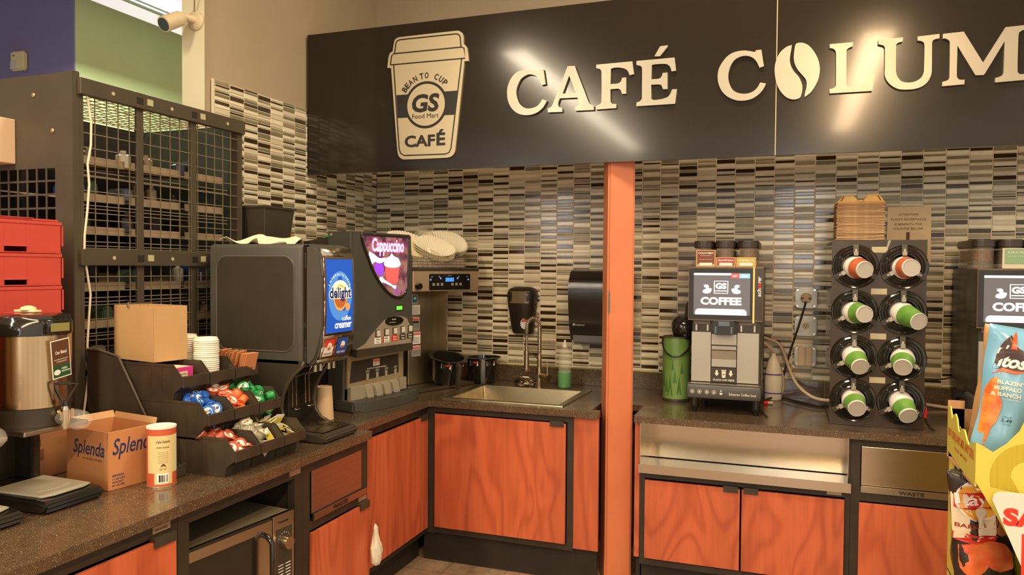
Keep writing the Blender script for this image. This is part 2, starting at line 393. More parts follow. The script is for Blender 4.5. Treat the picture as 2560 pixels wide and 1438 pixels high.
TR = {
 'C': [[[1.38,2.556],[1.4,2.556],[1.412,2.48],[1.391,2.478],[1.377,2.507],[1.357,2.527],[1.329,2.536],[1.305,2.531],[1.281,2.515],[1.264,2.484],[1.257,2.454],[1.262,2.424],[1.274,2.395],[1.295,2.375],[1.318,2.366],[1.35,2.368],[1.374,2.379],[1.389,2.397],[1.395,2.407],[1.419,2.398],[1.405,2.373],[1.386,2.354],[1.358,2.339],[1.323,2.333],[1.283,2.338],[1.251,2.355],[1.226,2.383],[1.212,2.416],[1.208,2.45],[1.211,2.484],[1.225,2.517],[1.249,2.545],[1.277,2.558],[1.309,2.56],[1.337,2.557],[1.361,2.55],[1.374,2.551]]],
 'A': [[[1.525,2.56],[1.561,2.558],[1.585,2.496],[1.612,2.429],[1.635,2.373],[1.658,2.357],[1.659,2.337],[1.566,2.339],[1.564,2.358],[1.577,2.361],[1.585,2.372],[1.576,2.403],[1.486,2.405],[1.477,2.38],[1.482,2.364],[1.499,2.356],[1.499,2.338],[1.425,2.34],[1.424,2.359],[1.444,2.369],[1.458,2.399],[1.486,2.467],[1.51,2.524]],[[1.533,2.513],[1.567,2.427],[1.5,2.427]]],
 'F': [[[1.669,2.555],[1.845,2.556],[1.854,2.495],[1.833,2.491],[1.823,2.513],[1.807,2.525],[1.781,2.532],[1.756,2.533],[1.741,2.529],[1.74,2.456],[1.775,2.456],[1.791,2.464],[1.797,2.482],[1.816,2.482],[1.817,2.404],[1.797,2.405],[1.79,2.423],[1.777,2.431],[1.74,2.431],[1.741,2.373],[1.75,2.361],[1.77,2.358],[1.769,2.339],[1.67,2.338],[1.67,2.356],[1.686,2.362],[1.696,2.374],[1.695,2.52],[1.688,2.532],[1.669,2.538]]],
 'E': [[[1.865,2.556],[2.044,2.557],[2.052,2.495],[2.031,2.493],[2.024,2.515],[2.01,2.528],[1.989,2.532],[1.954,2.533],[1.938,2.531],[1.937,2.464],[1.972,2.464],[1.984,2.472],[1.99,2.489],[2.012,2.49],[2.013,2.412],[1.992,2.413],[1.985,2.432],[1.972,2.437],[1.936,2.438],[1.938,2.37],[1.952,2.365],[1.984,2.367],[2.012,2.374],[2.026,2.388],[2.034,2.409],[2.057,2.409],[2.049,2.341],[1.867,2.341],[1.867,2.359],[1.883,2.364],[1.893,2.375],[1.892,2.52],[1.884,2.531],[1.865,2.537]],[[1.976,2.615],[2.012,2.617],[2.011,2.61],[1.976,2.569],[1.952,2.57],[1.952,2.574]]],
 'C2': [[[2.408,2.558],[2.431,2.558],[2.443,2.483],[2.424,2.478],[2.412,2.505],[2.397,2.523],[2.38,2.533],[2.361,2.537],[2.337,2.534],[2.315,2.522],[2.299,2.499],[2.29,2.471],[2.288,2.443],[2.295,2.414],[2.309,2.387],[2.328,2.373],[2.353,2.366],[2.377,2.366],[2.399,2.374],[2.415,2.388],[2.428,2.411],[2.453,2.405],[2.442,2.381],[2.423,2.359],[2.397,2.342],[2.367,2.335],[2.334,2.336],[2.304,2.347],[2.279,2.364],[2.259,2.388],[2.246,2.418],[2.241,2.45],[2.245,2.484],[2.256,2.508],[2.276,2.535],[2.301,2.553],[2.328,2.56],[2.358,2.561],[2.385,2.555],[2.404,2.55]]],
 'BEAN': [[[2.56,2.567],[2.54,2.562],[2.519,2.547],[2.505,2.529],[2.495,2.505],[2.489,2.475],[2.49,2.444],[2.496,2.41],[2.508,2.378],[2.525,2.352],[2.546,2.333],[2.57,2.325],[2.588,2.327],[2.598,2.333],[2.604,2.349],[2.607,2.374],[2.602,2.399],[2.59,2.425],[2.573,2.446],[2.56,2.469],[2.553,2.494],[2.553,2.519],[2.557,2.544]],[[2.58,2.573],[2.597,2.574],[2.618,2.567],[2.636,2.552],[2.654,2.527],[2.668,2.498],[2.676,2.467],[2.677,2.437],[2.671,2.405],[2.658,2.376],[2.642,2.352],[2.617,2.332],[2.617,2.346],[2.623,2.373],[2.624,2.397],[2.618,2.414],[2.602,2.435],[2.586,2.456],[2.574,2.481],[2.569,2.507],[2.57,2.537],[2.574,2.564]]],
 'L': [[[2.716,2.556],[2.81,2.556],[2.809,2.538],[2.796,2.534],[2.787,2.528],[2.784,2.52],[2.786,2.374],[2.79,2.366],[2.804,2.363],[2.838,2.364],[2.856,2.37],[2.87,2.387],[2.881,2.411],[2.9,2.41],[2.888,2.34],[2.719,2.341],[2.718,2.36],[2.731,2.362],[2.741,2.368],[2.744,2.376],[2.742,2.516],[2.737,2.529],[2.728,2.536],[2.716,2.539]]],
 'U': [[[2.909,2.557],[3.004,2.558],[3.003,2.541],[2.985,2.537],[2.978,2.527],[2.979,2.426],[2.982,2.402],[2.992,2.383],[3.004,2.371],[3.025,2.365],[3.047,2.366],[3.066,2.374],[3.079,2.387],[3.085,2.404],[3.086,2.425],[3.086,2.514],[3.083,2.529],[3.073,2.536],[3.059,2.539],[3.059,2.556],[3.141,2.559],[3.141,2.541],[3.123,2.538],[3.115,2.53],[3.114,2.514],[3.115,2.407],[3.111,2.384],[3.099,2.361],[3.078,2.344],[3.05,2.336],[3.021,2.336],[2.995,2.339],[2.971,2.351],[2.949,2.373],[2.937,2.4],[2.936,2.427],[2.935,2.52],[2.929,2.531],[2.909,2.538]]],
 'M': [[[3.154,2.558],[3.23,2.56],[3.302,2.426],[3.379,2.563],[3.461,2.565],[3.461,2.548],[3.44,2.545],[3.427,2.537],[3.425,2.518],[3.425,2.379],[3.433,2.368],[3.467,2.367],[3.468,2.344],[3.347,2.341],[3.347,2.359],[3.361,2.363],[3.372,2.369],[3.376,2.38],[3.377,2.506],[3.31,2.381],[3.305,2.375],[3.277,2.376],[3.273,2.382],[3.208,2.504],[3.208,2.379],[3.213,2.367],[3.221,2.362],[3.237,2.361],[3.236,2.342],[3.155,2.34],[3.155,2.358],[3.171,2.362],[3.179,2.368],[3.181,2.376],[3.18,2.521],[3.175,2.53],[3.163,2.538],[3.153,2.538]]],
 'CUP': [[[0.58,2.791],[0.592,2.793],[0.922,2.794],[0.942,2.79],[0.957,2.778],[0.963,2.763],[0.965,2.722],[0.982,2.705],[0.989,2.674],[0.994,2.632],[0.969,2.633],[0.92,2.178],[0.913,2.16],[0.897,2.145],[0.868,2.14],[0.622,2.141],[0.6,2.15],[0.585,2.169],[0.576,2.236],[0.541,2.634],[0.518,2.636],[0.526,2.694],[0.535,2.714],[0.55,2.721],[0.558,2.765],[0.565,2.783]]],
 'lid': [[[0.562,2.709],[0.571,2.764],[0.578,2.775],[0.595,2.779],[0.922,2.778],[0.938,2.772],[0.945,2.76],[0.95,2.708]]],
 'band': [[[0.538,2.65],[0.544,2.697],[0.556,2.708],[0.954,2.707],[0.967,2.7],[0.974,2.648],[0.538,2.65]]],
 'body': [[[0.557,2.648],[0.591,2.204],[0.599,2.177],[0.621,2.162],[0.863,2.159],[0.886,2.167],[0.896,2.189],[0.954,2.647]]],
 'blk': [[[0.574,2.486],[0.931,2.485],[0.914,2.361],[0.583,2.363]]],
}
# ================================================================ room shell
b = MB(); b.box(-4.2, 5.2, -10, 2.6, -.12, 0)
def floor_mat():
    m = mat('slate_floor', (120, 92, 70), .42); N, L, bs = nodes(m)
    tc = N.new('ShaderNodeTexCoord'); mp = N.new('ShaderNodeMapping'); mp.inputs['Rotation'].default_value = (0, 0, .0)
    br = N.new('ShaderNodeTexBrick'); br.inputs['Scale'].default_value = 1; br.offset = .0
    br.inputs['Brick Width'].default_value = .305; br.inputs['Row Height'].default_value = .305; br.inputs['Mortar Size'].default_value = .004
    br.inputs['Color1'].default_value = lin((150, 112, 84)); br.inputs['Color2'].default_value = lin((118, 112, 90)); br.inputs['Mortar'].default_value = lin((60, 50, 38))
    L.new(tc.outputs['Object'], mp.inputs[0]); L.new(mp.outputs[0], br.inputs['Vector'])
    nz = N.new('ShaderNodeTexNoise'); nz.inputs['Scale'].default_value = 9; nz.inputs['Detail'].default_value = 8; nz.inputs['Roughness'].default_value = .65
    L.new(tc.outputs['Object'], nz.inputs['Vector'])
    cr = N.new('ShaderNodeValToRGB'); cr.color_ramp.elements[0].color = lin((120, 84, 62)); cr.color_ramp.elements[0].position = .35
    cr.color_ramp.elements[1].color = lin((196, 160, 128)); cr.color_ramp.elements[1].position = .66
    L.new(nz.outputs['Fac'], cr.inputs[0])
    mx = N.new('ShaderNodeMix'); mx.data_type = 'RGBA'; mx.blend_type = 'MIX'; mx.inputs[0].default_value = .5
    L.new(br.outputs['Color'], mx.inputs[6]); L.new(cr.outputs[0], mx.inputs[7]); L.new(mx.outputs[2], bs.inputs['Base Color'])
    return m
struct('floor', b, floor_mat())
b = MB(); b.box(-4.2, 5.2, -10, 2.6, 3.9, 4.0); struct('ceiling', b, ceilm)

TS = .1035
def tile_skin(b, cols, z0, z1, P, seed, ztop=None):
    """cols = list of (a,b) along the wall; P(a, d, z) -> point, d = distance proud of the wall"""
    R = random.Random(seed); g = .0026; th = .003; ch = .0014
    for (a0, a1) in cols:
        z = z0 - R.random()*.012; last = 0
        while z < z1:
            h = R.choice((.0070, .0078, .0130, .0138, .0205, .0215))
            t = R.choice((1, 1, 1, 1, 2, 2, 2, 3, 4, 4, 5, 5))
            while t == last or (t in (1, 2) and last in (1, 2) and R.random() < .45): t = R.choice((1, 2, 3, 4, 4, 5, 5))
            last = t
            za, zb = max(z, z0), min(z+h, z1); z += h+.0046
            if zb-za < .003: continue
            b.mi = t
            c = min(ch, (zb-za)*.3)
            o = [(a0+g, za), (a1-g, za), (a1-g, zb), (a0+g, zb)]
            i = [(a0+g+c, za+c), (a1-g-c, za+c), (a1-g-c, zb-c), (a0+g+c, zb-c)]
            v0 = [b.bm.verts.new(P(x, .0, q)) for x, q in o]; v1 = [b.bm.verts.new(P(x, th-c, q)) for x, q in o]; v2 = [b.bm.verts.new(P(x, th, q)) for x, q in i]
            for k in range(4):
                b._set([b.bm.faces.new((v0[k], v0[(k+1) % 4], v1[(k+1) % 4], v1[k])), b.bm.faces.new((v1[k], v1[(k+1) % 4], v2[(k+1) % 4], v2[k]))])
            b._set([b.bm.faces.new(v2)])
# back wall: beige above, tile from the splash up
b = MB(); b.m(6).box(-.13, 5.2, .012, .13, 0, 3.9)
b.m(0).box(0, 5.2, .002, .012, CT, 2.46)
tile_skin(b, [(k*TS, (k+1)*TS) for k in range(44)], .970, 2.35, lambda a, d, z: (a, .002-d-.0005, z), 11)
struct('wall_back', b, TILES+[beige])
b = MB(); b.m(6).box(-.13, -.012, -1.568, .0115, 0, 3.9)
b.m(0).box(-.012, -.002, -1.516, 0, CT, 2.446)
PL = .5465*TS
cols_ = [(-.0005-PL, -.0005)] + [(-PL-(k+1)*TS, -PL-k*TS) for k in range(14)]
tile_skin(b, cols_, .970, 2.446, lambda a, d, z: (-.002+d+.0005, a, z), 5)
b.m(0); b.box(-.003, .005, -1.523, -1.516, CT, 2.446)
struct('wall_left', b, TILES+[beige])
b = MB(); b.box(-.131, -.001, -1.571, -1.569, 0, 3.9)          # painted end of the left wall
struct('trim_1', b, cream)
b = MB(); b.box(-2.80, -2.662, 0.0, 2.6, 0, 3.9); struct('wall_green', b, greenp)
b = MB(); b.box(-4.2, -2.662, -.012, -.002, 0, 3.9); struct('wall_blue', b, bluep)
b = MB(); b.box(-2.66, -.13, 2.5, 2.6, 0, 3.9); struct('wall_far', b, greenp)
b = MB(); b.box(-4.3, -4.2, -10, 2.6, 0, 3.9); struct('wall_outer', b, bluep)

# ---------------------------------------------------------------- fluorescent fitting of the side room
t = thing('ceiling_light', 'bright white fluorescent ceiling fixture in the green side room', 'ceiling light', (-2.1, .9, 3.60))
b = MB(); b.box(-2.30, -1.90, -.9, 2.3, 3.68, 3.76); obj('housing', b, WHITEP, t)
TUBE = mat('fluorescent_glow', (255, 255, 255), .5, emit=(222, 218, 240), es=.85)
for x in (-2.2, -2.0):
    b = MB(); b.cyl((x, -.85, 3.60), (x, 2.25, 3.60), .05, seg=16); obj('tube', b, TUBE, t, smooth=40)
b = MB(); b.box(-2.33, -2.10, -.9, 2.3, 3.53, 3.68); b2 = b
obj('reflector', b, mat('reflector_glow', (255, 255, 255), .5, emit=(214, 210, 232), es=.6), t)
b = MB(); b.box(-2.098, -2.088, -.9, 2.3, 3.525, 3.545); b.box(-2.098, -2.088, -.9, 2.3, 3.565, 3.575); obj('rim', b, mat('green_tinted_rim', (120, 140, 90), .4), t)

# ---------------------------------------------------------------- motion sensor, camera
t = thing('motion_sensor', 'cream motion sensor box mounted on the blue wall', 'sensor', (-3.22, -.012, 3.18))
b = MB(); b.prism([(-3.295, 3.11), (-3.15, 3.11), (-3.15, 3.26), (-3.295, 3.26)], 'y', -.060, -.0125, bev=.012); obj('housing', b, mat('cream_plastic', (212, 204, 160), .5), t, smooth=40)
b = MB(); b.box(-3.285, -3.215, -.064, -.059, 3.12, 3.185); obj('lens', b, mat('sensor_lens', (196, 196, 190), .3), t)
b = MB(); b.cyl((-3.25, -.059, 3.225), (-3.25, -.063, 3.225), .007); obj('indicator', b, mat('dark_indicator', (70, 60, 40), .3), t)

t = thing('security_camera', 'white bullet security camera bolted to the white wall end', 'camera', (-.045, -1.571, 2.70))
CAMW = mat('camera_white', (208, 188, 152), .45)
b = MB(); b.lathe([(.046, 0), (.046, .008), (.036, .016)], (-.045, -1.5715, 2.705), 'y', M=Matrix.Scale(-1, 3, Y)); obj('mount_plate', b, CAMW, t, smooth=40)
b = MB()
for a in (.6, 2.7, 4.7): b.cyl((-.045+.036*math.cos(a), -1.584, 2.705+.036*math.sin(a)), (-.045+.036*math.cos(a), -1.5815, 2.705+.036*math.sin(a)), .006, seg=10)
obj('screw', b, mat('dark_screw', (90, 84, 60), .4, .5), t)
b = MB(); b.cyl((-.045, -1.58, 2.705), (-.065, -1.635, 2.708), .019, .015); b.tube([(-.065, -1.625, 2.708), (-.068, -1.64, 2.704), (-.070, -1.650, 2.698)], .014, 12); obj('arm', b, CAMW, t, smooth=40)
d = Vector((-.02, -.16, -.095)).normalized(); p = Vector((-.070, -1.648, 2.694))
b = MB(); b.cyl(p-d*.01, p+d*.085, .030, .032, seg=24); obj('body', b, CAMW, t, smooth=40)
b = MB(); b.cyl(p+d*.0, p+d*.100, .034, .035, seg=24); o = obj('sunshield', b, CAMW, t, smooth=40)
b = MB(); b.cyl(p+d*.1005, p+d*.103, .029, seg=24); obj('lens', b, mat('camera_glass', (60, 74, 62), .1), t)
b = MB(); b.tube([(-.045, -1.585, 2.74), (-.03, -1.60, 2.79), (.0, -1.585, 2.85), (.02, -1.573, 2.95)], .003, 6); single('camera_cable', b, mat('grey_cable', (120, 110, 84), .5), 'thin grey cable running up from the white security camera', 'cable', (0, -1.575, 2.85))
b = MB(); pts = [(.42+.55*i/14, -.01-.0, 2.93+.05*((i/14-.5)**2)*4-.02) for i in range(15)]
b.tube([(.30, .0, 3.02), (.45, -.004, 2.965), (.62, -.004, 2.945), (.80, -.004, 2.95), (.95, -.002, 2.99), (1.0, .0, 3.05)], .004, 6)
single('ceiling_cable', b, mat('pale_cable', (190, 170, 130), .5), 'thin pale cable sagging on the beige wall above the black sign', 'cable', (.6, 0, 2.95))

# ================================================================ cafe sign
t = thing('cafe_sign', 'long black cafe sign with silver letters and a cup logo above the counter', 'sign', (1.8, -.76, 2.083))
b = MB(); b.box(.003, 2.4945, -.772, -.746, 2.083, 2.864); obj('sign_panel', b, SIGNM, t)
b = MB(); b.box(2.4985, 4.95, -.772, -.746, 2.083, 2.864); obj('sign_panel', b, SIGNM, t)
b = MB(); b.box(2.4945, 2.4985, -.7745, -.746, 2.083, 2.864); obj('seam_strip', b, mat('pale_seam', (190, 165, 125), .4), t)
for k in ('C', 'A', 'F', 'E', 'C2', 'BEAN', 'L', 'U', 'M'):
    loops = [smooth_loop(l, 3) for l in TR[k]]
    b = MB(); b.poly(loops, (0, -.782, 0), X, Z, .016)
    obj('coffee_bean' if k == 'BEAN' else 'sign_letter', b, LETTER, t, bevel=.0012)
b = MB(); b.poly([smooth_loop(TR['CUP'][0], 3)], (0, -.779, 0), X, Z, .012)
cup = obj('cup_logo', b, LOGOM, t, bevel=.001)
LB = mat('logo_black', (34, 28, 20), .3, coat=.3)
def strip(pts, wd, y):
    """flat ribbon along pts (x,z)"""
    b = MB(); P = [Vector(p) for p in pts]
    L_, R_ = [], []
    for i, p in enumerate(P):
        a = P[max(i-1, 0)]; c = P[min(i+1, len(P)-1)]; tg = (c-a).normalized(); n = Vector((-tg.y, tg.x))*wd/2
        L_.append(p+n); R_.append(p-n)
    for i in range(len(P)-1): b.quad((R_[i].x, y, R_[i].y), (R_[i+1].x, y, R_[i+1].y), (L_[i+1].x, y, L_[i+1].y), (L_[i].x, y, L_[i].y))
    return b
b = MB()
for k in ('lid', 'band', 'body'): b.copy_from(strip(TR[k][0], .007, -.7853))
obj('outline', b, LB, cup)
b = MB()
q = TR['blk'][0]; b.quad(*[(p[0], -.7854, p[1]) for p in q])
b.lathe([(.124, 0)], (.750, -.7856, 2.423), 'y', 48)
b.poly([[(.124*math.cos(2*PI*i/48), .124*math.sin(2*PI*i/48)) for i in range(48)]], (.750, -.7858, 2.423), X, Z, 0)
obj('band_print', b, LB, cup)
b = MB(); b.poly([[(.110*math.cos(2*PI*i/48), .110*math.sin(2*PI*i/48)) for i in range(48)]], (.750, -.7862, 2.423), X, Z, 0); obj('disc_print', b, LOGOM, cup)
b = MB(); b.text('GS', (.668, -.787, 2.385), X, Z, .160, .096, bold=.035, shear=.12)
b.text('Food Mart', (.670, -.787, 2.353), X, Z, .155, .024)
b.text('CAF', (.626, -.787, 2.204), X, Z, .178, .062, bold=.03); b.text('\u00c9', (.813, -.787, 2.206), X, Z, .050, .084, bold=.03)
s = 'BEAN TO CUP'
adv = [0, .12, .24, .375, .50, .58, .665, .80, .88, 1.0, 1.12]
for ch, a_ in zip(s, [-.96, -.80, -.63, -.43, -.3, -.17, .02, .2, .40, .60, .79]):
    if ch == ' ': continue
    R_ = Vector((math.cos(a_), 0, -math.sin(a_))); U_ = Vector((math.sin(a_), 0, math.cos(a_)))
    c_ = Vector((.751, -.787, 2.423))+U_*.139-R_*.011
    b.text(ch, c_, R_, U_, .0215, .031, bold=.02)
obj('logo_lettering', b, LB, cup)

# ================================================================ worktop
pts = [(.004, -.004), (4.6, -.004), (4.6, -.848), (1.882, -.848), (1.882, -.555), (1.660, -.555), (1.660, -.775), (1.705, -.775), (1.705, -.836), (.802, -.836), (.802, -1.598), (.908, -1.598), (.908, -3.75), (-.10, -3.75), (-.10, -2.46), (.235, -2.46), (.235, -1.575), (.004, -1.575)]
sk = [(.885, -.745), (1.525, -.775), (1.510, -.238), (.865, -.245)]
SX0, SX1, SY0, SY1 = .862, 1.492, -.745, -.262
b = MB(); b.poly([pts, [(SX0, SY0), (SX1, SY0), (SX1, SY1), (SX0, SY1)]], (0, 0, CT-.016), X, Y, .032)
# thicker front lip of the long left run
wt = single('worktop', b, WORKTOP, 'speckled brown laminate worktop running round the corner under the machines', 'worktop', (1.0, -.8, CT), bevel=.004)
b = MB(); b.box(.006, 4.6, -.024, -.0085, CT+.001, .965); b.box(.006, .024, -1.57, -.0245, CT+.001, .965)
b.m(1).box(.03, 4.6, -.0085, -.0045, .962, .969)
o = single('backsplash', b, [WORKTOP, mat('lime_caulk', (150, 140, 40), .5)], 'low speckled brown backsplash strip along the foot of the tiled wall', 'backsplash', (1.0, -.02, CT))

# ================================================================ cabinets
def tab(y0, y1, z, x):           # pull tab of a left door
    b = MB(); b.box(x, x+.020, y0, y1, z-.004, z+.010); b.box(x+.016, x+.020, y0, y1, z-.018, z-.004); return b
def tab_b(x0, x1, z, y):
    b = MB(); b.box(x0, x1, y-.020, y, z-.004, z+.010); b.box(x0, x1, y-.020, y-.016, z-.018, z-.004); return b
# left run, face x=.885
def left_unit(y0, y1, open_box=False, zb=.17):
    b = MB(); x = .885
    b.box(x-.03, x, y0, y0+.045, zb, .834); b.box(x-.03, x, y1-.045, y1, zb, .834)
    b.box(x-.03, x, y0+.045, y1-.045, .795, .834); b.box(x-.03, x, y0+.045, y1-.045, zb, zb+.03)
    b.box(.30, x-.03, y0, y0+.012, zb, .834); b.box(.30, x-.03, y1-.012, y1, zb, .834); b.box(.29, .30, y0, y1, zb, .834)
    b.box(.30, x-.03, y0+.012, y1-.012, zb, zb+.015)
    b.m(1).box(.35, x-.08, y0, y1, .001, zb)
    return b
t = thing('wood_door_cabinet', 'cherry wood door cabinet at the lower left edge, under the coffee urns', 'cabinet', (.6, -3.2, 0))
obj('carcass', left_unit(-3.72, -2.672), [FRAME, KICK], t)
b = MB(); b.box(.886, .900, -3.17, -2.690, .20, .788); d = obj('door', b, WOOD, t, bevel=.001)
obj('handle', tab(-2.775, -2.695, .789, .886), BLACKP, d)
b = MB(); b.box(.886, .900, -3.70, -3.178, .20, .788); d = obj('door', b, WOOD, t, bevel=.001)
b = MB(); b.box(.8855, .8875, -2.765, -2.700, .806, .826); obj('maker_plate', b, mat('plate_grey', (170, 150, 120), .4, .6), t)
b = MB(); b.text('PACKAGES', (.888, -2.757, .812), Y, Z, .045, .007); obj('plate_text', b, BLACKI, t)

t = thing('microwave_cabinet', 'open black cabinet bay holding the microwave', 'cabinet', (.6, -2.36, 0))
b = left_unit(-2.670, -2.062); b.m(0).box(.30, .884, -2.658, -2.074, .30, .3585); obj('carcass', b, [FRAME, KICK], t)
b = MB(); b.box(.886, .900, -2.62, -2.11, .20, .30); obj('drawer_front', b, WOOD, t)
b = MB(); b.box(.8855, .8875, -2.140, -2.075, .808, .828); obj('maker_plate', b, mat('plate_grey', (170, 150, 120), .4, .6), t)

t = thing('waste_cabinet', 'waste cabinet with a small steel flap at the end of the left counter', 'waste cabinet', (.6, -1.83, 0))
b = left_unit(-2.060, -1.600); b.m(0).box(.855, .885, -2.015, -1.645, .572, .604); obj('carcass', b, [FRAME, KICK], t)
b = MB(); b.box(.872, .884, -2.0, -1.622, .632, .806); f = obj('waste_flap', b, STEEL, t, bevel=.001)
b = MB(); b.box(.8855, .894, -2.0, -1.617, .606, .631); s_ = obj('sign_strip', b, STEEL, t)
b = MB(); b.text('WASTE', (.8945, -1.872, .6105), Y, Z, .105, .0165, bold=.03); obj('lettering', b, BLACKI, s_)
b = MB(); b.box(.886, .900, -2.018, -1.606, .20, .566); d = obj('door', b, WOOD, t, bevel=.001)
obj('handle', tab(-1.685, -1.612, .567, .886), BLACKP, d)
b = MB(); b.box(.8855, .8875, -1.672, -1.610, .580, .600); obj('maker_plate', b, mat('plate_grey', (170, 150, 120), .4, .6), t)

t = thing('recessed_cabinet', 'set-back cherry wood door cabinet between waste cabinet and corner', 'cabinet', (.5, -1.2, 0))
b = MB(); x = .772
b.box(x-.03, x, -1.598, -1.395, .17, .834); b.box(x-.03, x, -.812, -.785, .17, .834); b.box(x-.03, x, -1.395, -.812, .792, .834); b.box(x-.03, x, -1.395, -.812, .155, .185)
b.box(.30, .742, -1.598, -1.586, .17, .834); b.box(.30, .742, -.80, -.785, .17, .834); b.box(.29, .30, -1.598, -.785, .17, .834)
b.m(1).box(.32, .70, -1.598, -.75, .001, .17)
obj('carcass', b, [FRAME, KICK], t)
b = MB(); b.box(.773, .787, -1.590, -.818, .188, .784); d = obj('door', b, WOOD, t, bevel=.001)
obj('handle', tab(-.905, -.825, .786, .773), BLACKP, d)

t = thing('sink_cabinet', 'cherry wood cabinet with one wide door below the sink', 'cabinet', (1.2, -.6, 0))
b = MB(); y = -.810
b.box(.774, .826, -.810, -.776, .16, .834); b.box(1.546, 1.578, y, y+.03, .165, .834); b.box(.826, 1.546, y, y+.03, .803, .834); b.box(.826, 1.546, y, y+.03, .165, .195)
b.box(1.566, 1.578, y+.03, -.06, .165, .834); b.box(.80, 1.566, -.06, -.05, .165, .834)
b.m(1).box(.742, 1.690, -.770, -.748, .001, .165); b.box(.80, .83, -.70, -.05, .001, .17)
b.m(2).box(1.579, 1.703, -.808, -.79, .178, .834); b.m(1).box(.735, .775, -.745, -.700, .001, .17)
obj('carcass', b, [FRAME, KICK, WOOD], t)
b = MB(); b.box(.829, 1.541, -.826, -.811, .199, .798); d = obj('door', b, WOOD, t, bevel=.001)
obj('handle', tab_b(1.462, 1.532, .799, -.811), BLACKP, d)

t = thing('machine_cabinet', 'double-door cherry cabinet with a steel shelf niche under the coffee machine', 'cabinet', (2.37, -.6, 0))
b = MB()
b.box(1.908, 1.932, y, y+.03, .15, .596); b.box(2.808, 2.828, y, y+.03, .15, .60); b.box(1.932, 2.808, y, y+.03, .568, .596); b.box(1.932, 2.808, y, y+.03, .15, .178)
b.box(2.824, 2.829, -.808, -.05, .15, .834); b.box(1.905, 1.9105, -.780, -.05, .15, .834); b.box(1.91, 2.824, -.06, -.05, .15, .834)
b.m(1).box(1.90, 2.83, -.742, -.70, .001, .15); b.box(1.88, 1.906, -.742, -.05, .001, .149)
b.m(2).box(1.880, 1.9045, -.800, -.05, .178, .834)
obj('carcass', b, [FRAME, KICK, WOOD], t)
b = MB(); b.box(1.934, 2.368, -.826, -.811, .186, .561); d = obj('door', b, WOOD, t, bevel=.001); obj('handle', tab_b(2.295, 2.360, .562, -.811), BLACKP, d)
b = MB(); b.box(2.376, 2.806, -.826, -.811, .186, .561); d = obj('door', b, WOOD, t, bevel=.001); obj('handle', tab_b(2.384, 2.448, .562, -.811), BLACKP, d)
b = MB(); b.box(2.735, 2.795, -.8125, -.8105, .576, .592); obj('maker_plate', b, mat('plate_grey', (170, 150, 120), .4, .6), t)
b = MB()
b.quad((1.912, -.60, .622), (2.822, -.60, .622), (2.822, -.605, .836), (1.912, -.605, .836))
b.box(1.905, 2.8295, -.842, -.60, .612, .618); b.box(1.905, 2.8295, -.8445, -.842, .598, .640)
b.box(1.911, 1.914, -.842, -.60, .618, .834); b.box(2.820, 2.823, -.79, -.60, .618, .834)
b.hexa([(1.905, -.844, .618), (1.908, -.844, .618), (1.908, -.62, .618), (1.905, -.62, .618)], [(1.905, -.844, .640), (1.908, -.844, .640), (1.908, -.70, .68), (1.905, -.70, .68)])
obj('steel_shelf', b, STEELH, t)

t = thing('waste_cabinet', 'waste cabinet under the cup dispenser, its steel flap wide and partly hidden by crisps', 'waste cabinet', (3.2, -.6, 0))
b = MB()
b.box(2.830, 2.868, y, y+.03, .15, .834); b.box(3.56, 3.60, y, y+.03, .15, .834); b.box(2.868, 3.56, y, y+.03, .802, .834); b.box(2.868, 3.56, y, y+.03, .562, .598); b.box(2.868, 3.56, y, y+.03, .15, .178)
b.box(2.8305, 2.842, y+.03, -.05, .15, .834); b.box(3.59, 3.60, y+.03, -.05, .15, .834); b.m(1).box(2.83, 3.6, -.742, -.70, .001, .15)
obj('carcass', b, [FRAME, KICK], t)
b = MB(); b.box(2.872, 3.555, -.808, -.796, .630, .799); obj('waste_flap', b, STEELH, t, bevel=.001)
b = MB(); b.box(2.870, 3.558, -.820, -.811, .601, .6285); s_ = obj('sign_strip', b, STEEL, t)
b = MB(); b.text('WASTE', (3.018, -.8204, .606), X, Z, .098, .0165, bold=.03); obj('lettering', b, BLACKI, s_)
b = MB(); b.box(2.864, 3.56, -.826, -.811, .182, .556); obj('door', b, WOOD, t, bevel=.001)
t = thing('wood_door_cabinet', 'cherry wood cabinet at the far right behind the crisps display', 'cabinet', (4.1, -.6, 0))
b = MB(); b.box(3.602, 4.6, -.80, -.05, .15, .834); b.m(1).box(3.602, 4.6, -.74, -.05, .001, .15); obj('carcass', b, [FRAME, KICK], t)
b = MB(); b.box(3.63, 4.58, -.822, -.801, .182, .80); obj('door', b, WOOD, t)

# ---------------------------------------------------------------- orange post
t = thing('support_post', 'square orange-painted steel post standing in the notch of the worktop', 'post', (1.759, -.655, 0), math.radians(24))
b = MB(); b.prism([(-.067, -.067), (.067, -.067), (.067, .067), (-.067, .067)], 'z', 0, 2.86, bev=.010)
obj('tube', b, POST, t, world=False, smooth=30)
b = MB(); b.prism([(-.0575, 1.34), (-.0525, 1.35), (-.053, 1.44), (-.0570, 1.47), (-.0605, 1.44), (-.0605, 1.36)], 'y', -.0675, -.0665); obj('paint_chip', b, mat('blue_old_paint', (84, 100, 112), .5), t, world=False)
